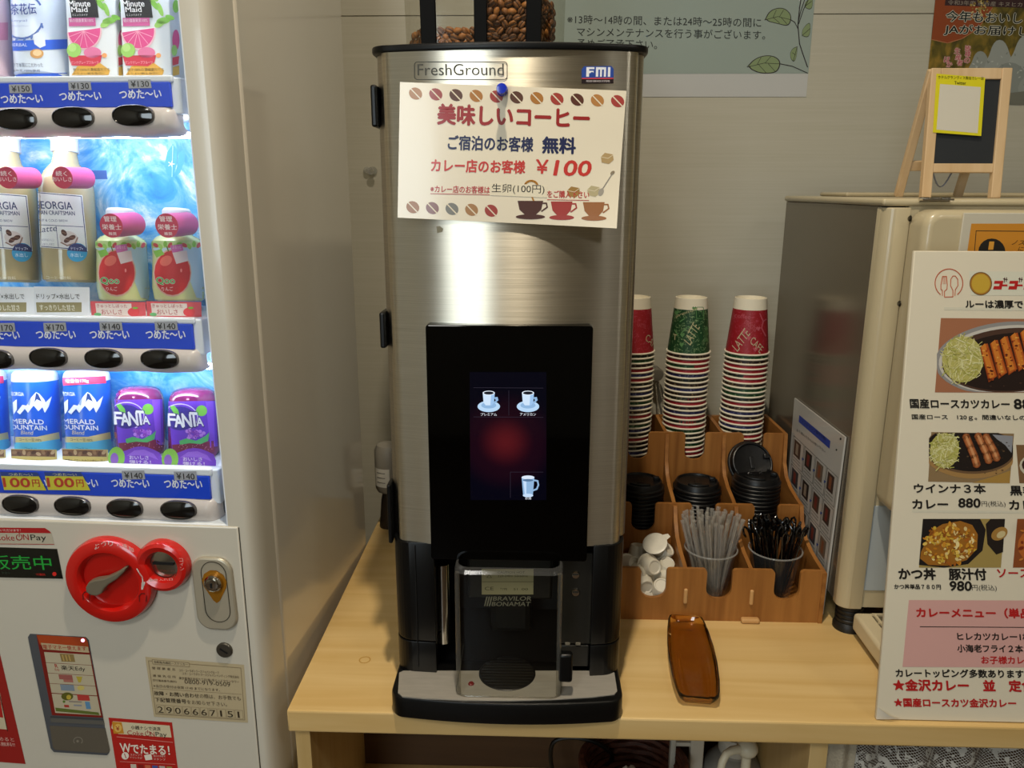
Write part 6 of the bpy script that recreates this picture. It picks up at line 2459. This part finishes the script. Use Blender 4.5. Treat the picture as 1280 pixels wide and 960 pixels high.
# small apple juice bottles
for dx, lab in ((0, 'small apple juice bottle on the middle lit shelf beside the latte bottles'), (69.5, 'small apple juice bottle on the middle lit shelf at the display frame edge')):
    P = Prod('juice_bottle', lab, 'bottle', 155 + dx, 376, 0.080)
    mb = MB()
    JB = M('juice_pale', '#d6dfa0', 0.2, coat=0.5)
    P.lathe(mb, [(376, 28), (374, 31), (360, 33.5), (320, 32), (303, 32), (298, 28), (294, 20), (290, 17), (288, 19), (264, 18.5), (261, 16)], JB, [JB] * 7 + [CAPW] * 3)
    A = Art(mb, P.proj, step=4, ystep=7, dx=dx)
    A.poly([(117, 301), (182, 300), (183, 309), (117, 310)], '#b8d48c', 1)
    for k in range(11):
        A.ell(119 + 6 * k, 305 + (k % 3) * 1.5, 4, 2.4, ['#7fb848', '#c2474a', '#98c860'][k % 3], 2, 30 * k, 10)
    A.poly([(118, 310), (183, 309), (186, 345), (187, 374), (176, 372), (160, 330)], '#bcd9e4', 1)
    A.ell(146, 341, 24, 30, '#d9b3a0', 2)
    A.ell(146, 341, 22.5, 28, '#c52f35', 3)
    A.ell(138, 326, 8, 6, '#dd6a5c', 4, -30)
    A.line([(141, 314), (139, 308)], 1.5, '#5c7a2c', 4)
    A.poly([(122, 314), (132, 311), (136, 318), (126, 322)], '#7fb848', 4)
    A.poly([(143, 307), (158, 305), (160, 313), (146, 316)], '#cf6fae', 5)
    A.text('ぷるっと', 146, 311, 11, 4, '#f4dcec', 0, 6)
    A.poly([(146, 316), (164, 313), (166, 326), (151, 330)], '#e8d8d4', 5)
    A.text('Qoo', 126.5, 356, 23, 9.5, '#ecf0e0', 0.08, 5)
    A.text('Qoo', 126.5, 356, 23, 9.5, '#47a24a', 0.03, 6)
    A.text('りんご', 133, 363.5, 14, 5, '#f2dcd6', 0.01, 5)
    A.ell(157, 338, 1.2, 2.4, '#e88a80', 5)
    mb.build('bottle', P.root)
    disc_tag(P, 139 + dx, 282, 0.0152, 0.055, (('管理', 130 + dx, 277, 16, 7), ('栄養士', 128 + dx, 287, 24, 7), ('推奨', 136 + dx, 294, 10, 4)), '#c4529c', 0)
    P.dcard = 0.034
    def dr_(A, dx=dx):
        A.rect(119 + dx, 379, 164 + dx, 394.5, '#e8d9d2', 1)
        A.text('きゅっとしぼった', 121 + dx, 384.5, 38, 4.5, '#b23a44', 0.005, 2)
        A.text('おいしさ', 127 + dx, 393, 26, 6.5, '#b23a44', 0.01, 2)
        A.ell(167 + dx, 390, 7.5, 5.5, '#d8434a', 2)
        A.ell(169 + dx, 385, 3.5, 1.4, '#7fb848', 3)
        A.ell(122 + dx, 393, 4.5, 2.2, '#6fb878', 3)
    foot_card(P, 113 + dx, 182 + dx, 376.5, 397, dr_, M('card_red', '#d4525c', 0.45))

# lower shelf: blue coffee cans
CB = M('can_blue', '#1c5fd2', 0.28, coat=0.4)
CC = M('can_cyan', '#4fb4dc', 0.28, coat=0.4)
CWT = M('can_white', '#e8eef4', 0.3)
for xb, dx, lab, sale in ((49, -64, 'blue coffee can on the bottom lit shelf second from the grape bottles', 0), (113, 0, 'blue coffee can with red top stripe next to the grape bottles', 1), (-15, -128, 'blue coffee can cut by the photo edge on the bottom lit shelf', 1)):
    P = Prod('coffee_can', lab, 'can', xb, 567, 0.078)
    mb = MB()
    P.lathe(mb, [(567, 27), (565, 29.5), (552, 30), (475, 30), (474, 30), (467, 29), (463.5, 26)], CB, [CC, CC, CB, CWT, CWT, CWT])
    A = Art(mb, P.proj, step=4, ystep=7, dx=dx, slope=0.035)
    if sale:
        A.poly([(78, 472), (132, 470), (133, 479), (79, 482)], '#c8365c', 2)
        A.text('増量缶170g', 82, 479.5, 29, 5.5, '#f0dfe4', 0.02, 3, slope=-0.02)
    A.text('GEORGIA', 76, 494.5, 18, 4.8, '#e6ecf6', 0.01, 2)
    A.poly([(85, 515), (92, 506), (97, 507), (103, 497), (109, 490), (113, 492), (119, 499), (121, 503), (129, 495), (125, 508), (120, 516), (117, 509), (112, 514), (106, 507), (99, 516), (95, 511), (89, 518)], '#eaf1f8', 2)
    A.poly([(109, 491), (112, 493), (116, 502), (110, 499), (107, 503)], '#20407c', 3)
    A.poly([(98, 505), (103, 498), (101, 507)], '#8fb0d8', 3)
    A.poly([(80, 503), (85, 499), (85, 512), (81, 518)], '#e6ecf6', 2)
    A.text('EMERALD', 74, 529, 45, 5.8, '#f2f4f6', 0.035, 2)
    A.text('MOUNTAIN', 70, 536.2, 53, 5.8, '#f2f4f6', 0.035, 2)
    A.text('Blend', 90, 543, 15, 5, '#d8ccb0', 0.0, 2, italic=0.25)
    A.poly([(78, 546), (110, 546), (138, 540), (139, 548.5), (110, 553), (79, 553)], '#cfc28c', 2)
    A.text('コーヒー豆100%', 88, 551, 28, 3.4, '#4c4a3a', 0.01, 3)
    A.poly([(78, 553), (110, 553), (139, 548.5), (139, 566), (110, 568), (80, 566)], '#58b8de', 1)
    A.text('コーヒー', 95, 562, 15, 3.2, '#2a5a9c', 0, 2)
    mb.build('can', P.root)
    P.dcard = 0.036
    def dr_(A, dx=dx):
        A.poly([(78 + dx, 562), (133 + dx, 563), (133 + dx, 571), (78 + dx, 570)], '#6b4a34', 1)
        for k in range(9):
            A.ell(82 + dx + 6 * k, 565.5 + (k % 2) * 2, 3.4, 2.2, ['#8a6a4c', '#4c3022', '#b59a76'][k % 3], 2, 40 * k, 10)
        A.poly([(78 + dx, 570.5), (134 + dx, 571.5), (134 + dx, 582.5), (79 + dx, 582)], '#c8b56a', 2)
        A.text('芳醇なバランスさらに味わい深く', 82 + dx, 580, 50, 6.5, '#2c2618', 0.01, 3, slope=0.02)
    foot_card(P, 77.5 + dx, 135 + dx, 561, 583.5, dr_, M('card_gold', '#bfae72', 0.5))

# grape soda bottles
for dx, dy, lab in ((0, 0, 'purple grape soda bottle on the bottom lit shelf next to the blue cans'), (67, 2, 'purple grape soda bottle on the bottom lit shelf at the display frame edge')):
    P = Prod('soda_bottle', lab, 'bottle', 177 + dx, 566 + dy, 0.078)
    mb = MB()
    SD = M('soda_dark', '#6e1f55', 0.12, coat=0.6)
    P.lathe(mb, [(566 + dy, 30), (560 + dy, 33), (535 + dy, 32.5), (515 + dy, 31.5), (499 + dy, 31), (493 + dy, 29.5), (487 + dy, 26), (484 + dy, 20), (482.5 + dy, 10)], SD)
    A = Art(mb, P.proj, step=4, ystep=7, dx=dx, dy=dy)
    A.poly([(143, 500), (203, 499), (205, 556), (148, 560)], '#6a3bc4', 0)
    A.poly([(190, 500), (200, 499), (202, 556), (196, 558)], '#8d58e0', 1)
    A.poly([(148, 554), (200, 549), (201, 563), (150, 566)], '#7a2a44', 1)
    A.ring(158, 520, 22, 17, 1.2, '#d8cff0', 1, 0, 28, 180, 420)
    A.ell(158, 521, 19, 15, '#352a8c', 1)
    for i, ch in enumerate('FANTA'):
        bx, by, w, h = ((143, 530, 10.5, 15), (152, 531.5, 10.5, 15), (162, 531, 11, 16), (172, 530.5, 9, 17), (179, 530, 8.5, 10))[i]
        A.text(ch, bx - 0.6, by + 0.8, w + 1.2, h + 1.6, '#2a2272', 0.10, 2, slope=0.05)
        A.text(ch, bx, by, w, h, '#eef0f6', 0.05, 4, slope=0.05)
    A.poly([(145, 506), (151, 505), (156, 511), (157, 516), (150, 514)], '#6fbf4c', 3)
    A.ell(185, 511.5, 7, 6.8, '#7cc64e', 2)
    for k in range(22):
        A.ell(176 + random.uniform(-10, 12), 541 + random.uniform(-5, 5), 2.4, 2.2, random.choice(['#a05ad0', '#7d3ab0', '#c08ae6']), 3, 0, 10)
    A.poly([(157, 549), (166, 546), (178, 549), (190, 543), (195, 538), (193, 549), (184, 553), (170, 552), (158, 554)], '#54b46a', 4)
    for k in range(26):
        A.ell(155 + random.uniform(0, 50), 556 + random.uniform(-3, 4), 0.6, 0.6, '#c98a9a', 3, 0, 6)
    mb.build('bottle', P.root)
    P.dcard = 0.034
    mb = MB()
    pr = lambda x, y, h, P=P: V(x, y, P.dcard - h)
    A = Art(mb, pr, slope=0.02, dx=dx, dy=dy)
    A.poly([(146, 586), (146, 570), (152, 565), (160, 562), (168, 559), (176, 558), (184, 559), (192, 562), (200, 566), (203, 574), (203, 585)], '#7b46cc', 0)
    A.poly([(158, 570), (168, 563), (180, 562), (192, 567), (198, 575), (185, 570), (170, 569)], '#9a6ae2', 1)
    A.ell(145.5, 572, 10.5, 13.5, '#86c452', 2)
    A.ell(143, 573.5, 5, 7.5, '#8d62c2', 3)
    A.text('おいしさ', 162, 574, 24, 4.6, '#e9e2f6', 0.02, 3)
    A.text('弾ける！', 162, 579.5, 27, 4.6, '#e9e2f6', 0.02, 3)
    mb.build('foot_card', P.root, label='purple cloud shaped foot card')

# ---------------------------------------------------------------- fittings of the lower panel
PD = -0.0025
REDP = M('coin_red', '#c3160f', 0.22, coat=0.6)
def vdisc(x, y, d):
    return VT @ Matrix.Translation(VL(x, y, d)) @ Matrix.Rotation(R(90), 4, 'X')   # local z points to the viewer


km = (VL(197, 722, PD).x - VL(87, 722, PD).x) / 110
mb = MB()
T = vdisc(142, 722, PD)
r1 = 54.5 * km
mb.lathe([(r1 * 1.0, 0), (r1, 0.007), (r1 * 0.96, 0.013), (r1 * 0.88, 0.0155), (r1 * 0.70, 0.0145), (r1 * 0.655, 0.011), (r1 * 0.63, 0.004), (0, 0.0035)], REDP, T, 56)
T2 = vdisc(207, 704, PD)
r2 = 32 * km
mb.lathe([(r2, 0), (r2, 0.0075), (r2 * 0.94, 0.0135), (r2 * 0.82, 0.0155), (r2 * 0.62, 0.0125), (r2 * 0.53, 0.004)], REDP, T2, 44)
km_o = mb.build('coin_return_knob', vm, label='red coin return and coin slot moulding')
mb = MB()
mb.lathe([(r2 * 0.56, 0.003), (r2 * 0.3, 0.0046), (0, 0.005)], M('slot_steel', '#a8a294', 0.16, metal=0.95), T2, 36)
mb.box(-r2 * 0.40, r2 * 0.40, r2 * 0.02, r2 * 0.11, 0.004, 0.0068, M('slot_black', '#050505', 0.6), 0, T2)
mb.build('coin_slot', km_o)
mb = MB()
LEV = M('lever_grey', '#6f6757', 0.35)
hpt = [(113, 729), (117, 722.5), (124, 720), (137, 718), (150, 712), (159, 706), (163, 705.5), (161, 710), (152, 719), (141, 726), (136, 731), (133, 737), (127, 740), (119, 739), (113.5, 735)]
hd = PD - 0.008
mb.prism([V(x, y, hd) for x, y in hpt], VD * -0.012, LEV, 0.003)
mb.build('lever', km_o, label='grey metal return lever')
mb = MB()
A = Art(mb, vproj(PD - 0.0150), slope=0.03, lean=-0.15)
for k, ch in enumerate('おつり・返却'):
    a = R(-118 + 11.5 * k)
    if ch != '・':
        A.text(ch, 142 + 44.5 * math.cos(a) - 2.5, 722 + 41 * math.sin(a) + 1.5, 6, 5.6, '#d8cfc8', 0.01, 2, slope=math.tan(a + math.pi / 2))
    else:
        A.ell(142 + 44.5 * math.cos(a), 722 + 41 * math.sin(a), 0.8, 0.8, '#d8cfc8', 2)
A.text('硬貨入れ口', 186, 727, 30, 3.0, '#d8bfb8', 0, 2, slope=-0.05)
for k, ch in enumerate('コイン'):
    A.text(ch, 224.5 + k * 0.6, 702 + 5.5 * k, 4.5, 4.2, '#d8bfb8', 0.0, 2)
for cx, cy in ((108, 745), (178.5, 747)):
    A.line([(cx - 4, cy + 5), (cx - 4.5, cy - 2), (cx - 2, cy - 5), (cx + 2, cy - 5), (cx + 4.5, cy - 2), (cx + 4, cy + 5)], 1.4, '#6c0d09', 2)
A.line([(171, 711), (178, 722), (179, 734)], 1.4, '#d8cfc8', 2)
A.poly([(177, 728), (182, 727), (178.5, 737), (176.5, 737)], '#d8cfc8', 2)
mb.build('lettering', km_o)

# lock plate
LPM = M('lock_plate', '#b8b09c', 0.34, metal=0.4)
cx, cy = 269.5, 740
def lockpt(dx_, dy_):
    return (cx + dx_ + 0.115 * dy_, cy + dy_ + 0.05 * dx_)
mb = MB()
out_ = rrect(50, 90, 17, 8)
mb.prism([V(*lockpt(x, -y), PD) for x, y in out_], VD * -0.006, LPM, 0.003, 3)
lk = mb.build('lock_plate', vm)
mb = MB()
A = Art(mb, vproj(PD - 0.0062))
A.line([lockpt(x, -y) for x, y in rrect(31, 75, 15, 8)], 1.0, '#3c372c', 1, closed=True)
A.poly([lockpt(x, y) for x, y in ((-15.5, -14), (-12, -22), (-4, -27), (4, -27), (12, -22), (15.5, -14), (14, -6), (4, 11), (0, 14), (-4, 11), (-14, -6))], '', 2, M('lock_amber', '#a87018', 0.35, metal=0.4))
mb.build('lock_face', lk, label='amber lock escutcheon')
lx, ly = lockpt(0, -12.5)
T = vdisc(lx, ly, PD - 0.006)
mb = MB()
mb.lathe([(0.0125, 0), (0.0125, 0.006), (0.0105, 0.0085), (0.009, 0.0075), (0.0085, 0.0095), (0, 0.0105)], CHROME, T, 30)
mb.box(-0.0012, 0.0012, -0.0035, 0.0035, 0.0100, 0.0112, M('slot_black'), 0, T)
mb.build('lock_cylinder', lk)
T = vdisc(281, 812, PD)
mb = MB()
mb.lathe([(0.0118, 0), (0.0118, 0.002), (0.0105, 0.0035), (0, 0.0038)], M('cam_lock', '#67635a', 0.3, metal=0.8), T, 28)
mb.box(-0.0065, 0.0065, -0.0012, 0.0012, 0.003, 0.0043, M('slot_black'), 0, T @ Matrix.Rotation(R(-35), 4, 'Z'))
mb.build('cam_lock', vm)

# sales display
mb = MB()
q = [V(*p, PD) for p in ((-60, 682), (71.5, 686), (79, 723), (-60, 720))]
mb.prism(q, VD * -0.001, M('led_window', '#060a06', 0.12, coat=0.5))
A = Art(mb, vproj(PD - 0.0012), slope=0.02, lean=-0.17)
GL = M('led_green', '#052008', 0.4, emit=0.32, ecol='#2fc044')
RL = M('led_red', '#200404', 0.4, emit=0.5, ecol='#e02a20')
A.text('販売中', -12, 711.5, 77.5, 17.5, '', 0.01, 1, slope=0.012, m=GL)
A.text('つり銭切れ', 45, 719.5, 12, 3, '', 0.0, 1, m=RL)
A.ell(68, 717.5, 2.6, 2.6, '', 1, 0, 12, RL)
A.text('準備中', 2, 717.5, 11, 3, '#2f3a2e', 0, 1)
mb.build('sales_display', vm, label='dark window with green lit characters')


def sticker(name, draw, label, lean, slope, kind=None):
    mb = MB()
    A = Art(mb, vproj(PD - 0.0002), slope=slope, lean=lean)
    draw(A)
    return mb.build(name, vm, label=label)


def st1(A):
    A.poly([(-60, 659), (56, 660), (64, 666), (68, 681), (-60, 680)], '#b7b09c', 0)
    A.poly([(-60, 659), (56, 660), (62, 664), (64, 666.5), (-60, 665.5)], '#a81c1c', 1)
    A.line([(-60, 679.5), (67.5, 680.5)], 0.8, '#a83a30', 1)
    A.text('ご利用いただけます！', -12, 664.3, 38, 3.4, '#e0cdc4', 0, 2)
    A.text('Coke', -6, 675.5, 24.5, 7.5, '#a3262a', 0.0, 2)
    A.ring(24, 671.5, 3.6, 3.6, 1.0, '#a3262a', 2, 0, 18, -60, 240)
    A.line([(24, 666.5), (24, 671)], 1.0, '#a3262a', 2)
    A.text('N', 29.5, 675, 6.8, 7.3, '#a3262a', 0.0, 2)
    A.text('Pay', 39, 677.5, 19.5, 9.3, '#2c2a26', 0.0, 2)


sticker('pay_sticker', st1, 'cream and red payment sticker', -0.17, 0.01)


def st2(A):
    BG, LN, TX = '#b8a988', '#8a7a5c', '#4a4030'
    A.poly([(181.5, 821), (305, 831), (310, 903.5), (192.5, 896)], BG, 0)
    A.line([(185.5, 826), (301, 835), (306, 900), (195, 892.5)], 0.8, LN, 1, closed=True)
    A.poly([(190, 824.5), (236, 828.5), (237, 833.5), (191, 830)], BG, 2)
    A.line([(x, y) for x, y in ((190, 824.5), (236, 828.5), (237, 833.5), (191, 830))], 0.6, LN, 3, closed=True)
    A.text('自動販売機統一ステッカー', 193, 829, 42, 3.2, TX, 0.0, 4, slope=0.08)
    A.text('管 理 業 者 名', 190, 836.5, 29, 3.2, TX, 0.0, 3)
    A.text('コカ・コーラボトラーズジャパングループ', 224, 839.5, 50, 3.4, TX, 0.0, 3)
    A.text('コカ・コーラボトラーズジャパンベンディング株式会社', 228, 843.5, 71, 3.4, TX, 0, 3)
    A.text('連 絡 先 住 所', 191, 846, 29, 3.2, TX, 0, 3)
    A.text('東京都港区赤坂九丁目7番1号ミッドタウンタワー', 224, 849.3, 75, 3.4, TX, 0, 3)
    A.text('受付電話番号(無料)', 191, 852, 30, 3.2, TX, 0, 3)
    A.text('0800-919-0509', 231, 854.5, 57, 5.2, TX, 0.0, 3)
    A.text('※当日の受付は夜間 17:40 までになります。', 192, 859, 83, 3.6, TX, 0, 3)
    A.line([(190, 860.5), (302, 868)], 0.5, LN, 1)
    A.text('故障・お問い合わせ', 193, 869, 56, 5.4, '#332a1e', 0.025, 3)
    A.text('の際は、お手数でも', 250, 872.5, 51, 5.2, TX, 0, 3)
    A.text('下記管理番号', 194, 877, 39, 5.4, '#332a1e', 0.025, 3)
    A.text('をお知らせ下さい。', 234, 880, 50, 5.2, TX, 0, 3)
    for k, ch in enumerate('2906667151'):
        x, y = 195.5 + 10.9 * k, 881 + 0.72 * k
        A.line([(x, y), (x + 9.6, y + 0.6), (x + 10.6, y + 11), (x + 1, y + 10.4)], 0.4, LN, 2, closed=True)
        w = 3.2 if ch == '1' else 7
        A.text(ch, x + (3.8 if ch == '1' else 2), y + 9.6, (2.4 if ch == '1' else w), 7.6, '#3a3020', 0.0, 3)


sticker('contact_sticker', st2, 'beige contact sticker with ten digit number', -0.13, 0.065)


def st3(A):
    A.poly([(135.5, 897), (215, 903), (224, 975), (148, 975)], '#b3231b', 0)
    A.poly([(141, 901.5), (212, 907), (214.5, 922), (148, 917.5), (139, 910)], '#d4c8a8', 1)
    A.poly([(140, 902), (152, 903), (155, 917), (142, 917)], '#c88a28', 2)
    A.ell(147.5, 910, 4.6, 5.2, '#dfb45a', 3)
    A.text('￥', 145, 913, 5, 5.5, '#a3261c', 0.02, 4)
    A.text('小銭ナシで決済', 164, 911.5, 37, 4.8, '#2c2620', 0.02, 3)
    A.text('Coke', 159.5, 918.5, 20, 5.6, '#a3262a', 0, 3)
    A.ring(184.5, 917, 2.9, 2.9, 0.8, '#a3262a', 3, 0, 16, -60, 240)
    A.line([(184.5, 913), (184.5, 916.5)], 0.8, '#a3262a', 3)
    A.text('N', 188.5, 920.3, 5, 5.8, '#a3262a', 0, 3)
    A.text('Pay', 195, 922, 14, 7.2, '#2c2a26', 0, 3)
    A.line([(146, 921), (216, 928)], 0.8, '#d98a80', 1)
    A.text('W', 151, 940, 13, 11, '#e9e2d4', 0.03, 2)
    A.text('でたまる！', 164.5, 941.5, 48, 11.5, '#e9e2d4', 0.04, 2, slope=0.05)
    A.ell(156.5, 944.8, 4.6, 4.6, '#e9e2d4', 2)
    A.line([(155.5, 942), (157.5, 947.5)], 1.0, '#b3231b', 3)
    A.poly([(180, 944), (189, 942.5), (190.5, 949.5), (182, 950.5)], '#e9e2d4', 2)
    for (t, x, y) in (('スタンプで', 163, 944.5), ('ドリンクが', 163, 948), ('毎日の歩数で', 192, 946), ('スタンプ', 192, 950)):
        A.text(t, x, y, 15, 2.6, '#e0c8be', 0, 2)
    A.line([(150, 952), (219, 955.5)], 0.6, '#d98a80', 1)
    for k, c in enumerate(('#c8c0b0', '#8a2018', '#c86a4a', '#4a5aa0', '#b8b0a8', '#a08a50')):
        A.rect(163 + 9 * k, 955 + 0.6 * k, 170 + 9 * k, 960 + 0.6 * k, c, 2)


sticker('loyalty_sticker', st3, 'red payment sticker with white lettering', -0.14, 0.06)


def st4(A):
    A.poly([(-60, 800), (-3, 805), (32, 955), (-60, 948)], '#96201a', 0)
    A.poly([(-60, 850), (0, 866), (9, 912), (-60, 906)], '#c5b99c', 1)
    A.poly([(-60, 868), (0, 872), (4, 897), (-60, 892)], '#b2231c', 2)
    A.line([(-2, 862), (0.5, 872), (9.5, 914)], 0.9, '#3a1c14', 2)
    A.text('ためると', -8, 925.5, 26, 4.5, '#d6aba0', 0, 2)
    A.text('1本無料!!', -8, 932, 27, 5, '#d6aba0', 0.01, 2)


sticker('campaign_poster', st4, 'dark red campaign poster', -0.19, 0.05)

# contactless payment reader
mb = MB()
q = [V(*p, PD) for p in ((38, 792), (107, 796), (111, 800), (137, 940), (134, 943.5), (68, 939.5), (64, 935), (35.5, 796))]
mb.prism(q, VD * -0.0012, M('reader_frame', '#4f5257', 0.35), 0)
A = Art(mb, vproj(PD - 0.0014), slope=0.05, lean=-0.2)
A.poly([(45.5, 793.5), (107, 797), (110, 803), (128.5, 897), (65, 894)], '#7a1c12', 0)
A.poly([(45.5, 793.5), (107, 797), (110, 803), (111, 810), (50, 806)], '#a8431a', 1)
A.poly([(51, 803.5), (110, 808.5), (111.5, 816), (54, 811.5)], '#b9a683', 2)
A.text('電子マネー使えます', 54, 811, 54, 5.5, '#a3321e', 0.015, 3)
BGR = '#b8ae94'
for (y0, y1, xo) in ((815, 828, 0), (828.5, 841, 2.4), (841.5, 854, 4.8), (854.5, 866, 7.2), (867, 891, 9.6)):
    A.poly([(55 + xo, y0), (112 + xo, y0 + 3.4), (112 + xo + (y1 - y0) * 0.19, y1 + 3.4), (55 + xo + (y1 - y0) * 0.19, y1)], BGR, 2)
A.poly([(74.5, 817), (92, 818), (94, 827.5), (77, 827)], '#8a7444', 3)
for k in range(3):
    A.line([(78 + 4 * k, 819), (80 + 4 * k, 826)], 1.4, '#b89a5a', 4)
A.text('R', 69, 834.5, 3.6, 4.5, '#a82a22', 0.03, 3)
A.text('Edy', 69, 839, 6, 3.4, '#a82a22', 0.0, 3)
A.text('楽天Edy', 77, 838.5, 30, 7, '#2a2620', 0.01, 3)
A.rect(73, 843, 90, 849, '#9a5a52', 3); A.rect(79, 849, 91, 852.5, '#a8685c', 3)
A.poly([(95, 845.5), (103, 846), (101, 853), (98, 853)], '#b3a23c', 3)
A.rect(75, 855.5, 92, 863, '#7c8a98', 3); A.ell(101, 860, 4.5, 3, '#c8b868', 3)
A.ell(84, 870.5, 7.5, 5, '#5c5a1e', 3); A.ell(86, 871.5, 3, 3, '#b8a23c', 4)
A.poly([(96, 868), (111, 869), (112.5, 876), (97.5, 875.5)], '#b23a34', 3)
A.rect(80, 881, 86, 884, '#a83a30', 3); A.rect(106, 877, 112, 886, '#5c8ab0', 3); A.rect(92, 880.5, 102, 882.5, '#8a8e98', 3); A.ell(80, 877, 1.6, 1.6, '#5a7a2a', 3); A.rect(86, 876, 102, 877.6, '#8a8078', 3)
A.poly([(69, 884.5), (123, 890.5), (124.5, 894), (70, 889)], '#5e6a2c', 3)
A.ell(103.5, 800.5, 2.4, 2.2, '', 3, 0, 14, M('led_pink', '#401020', 0.3, emit=4.0, ecol='#ff9ac0'))
A.poly([(63, 897.5), (129, 901), (130.5, 906), (64, 903)], '#5c5a54', 1)
A.line([(63, 896), (129, 899.5)], 1.0, '#3c3a36', 2)
A.poly([(62, 907), (131, 910.5), (137, 938), (134.5, 941.5), (69, 937.5), (66, 934)], '#5d564a', 1)
A.ring(97.5, 926, 5.5, 4.5, 1.0, '#857e70', 2, 0, 16, 140, 400)
A.ell(97, 926.5, 1.6, 1.6, '#857e70', 2)
mb.build('payment_reader', vm, label='contactless payment reader with logo window')
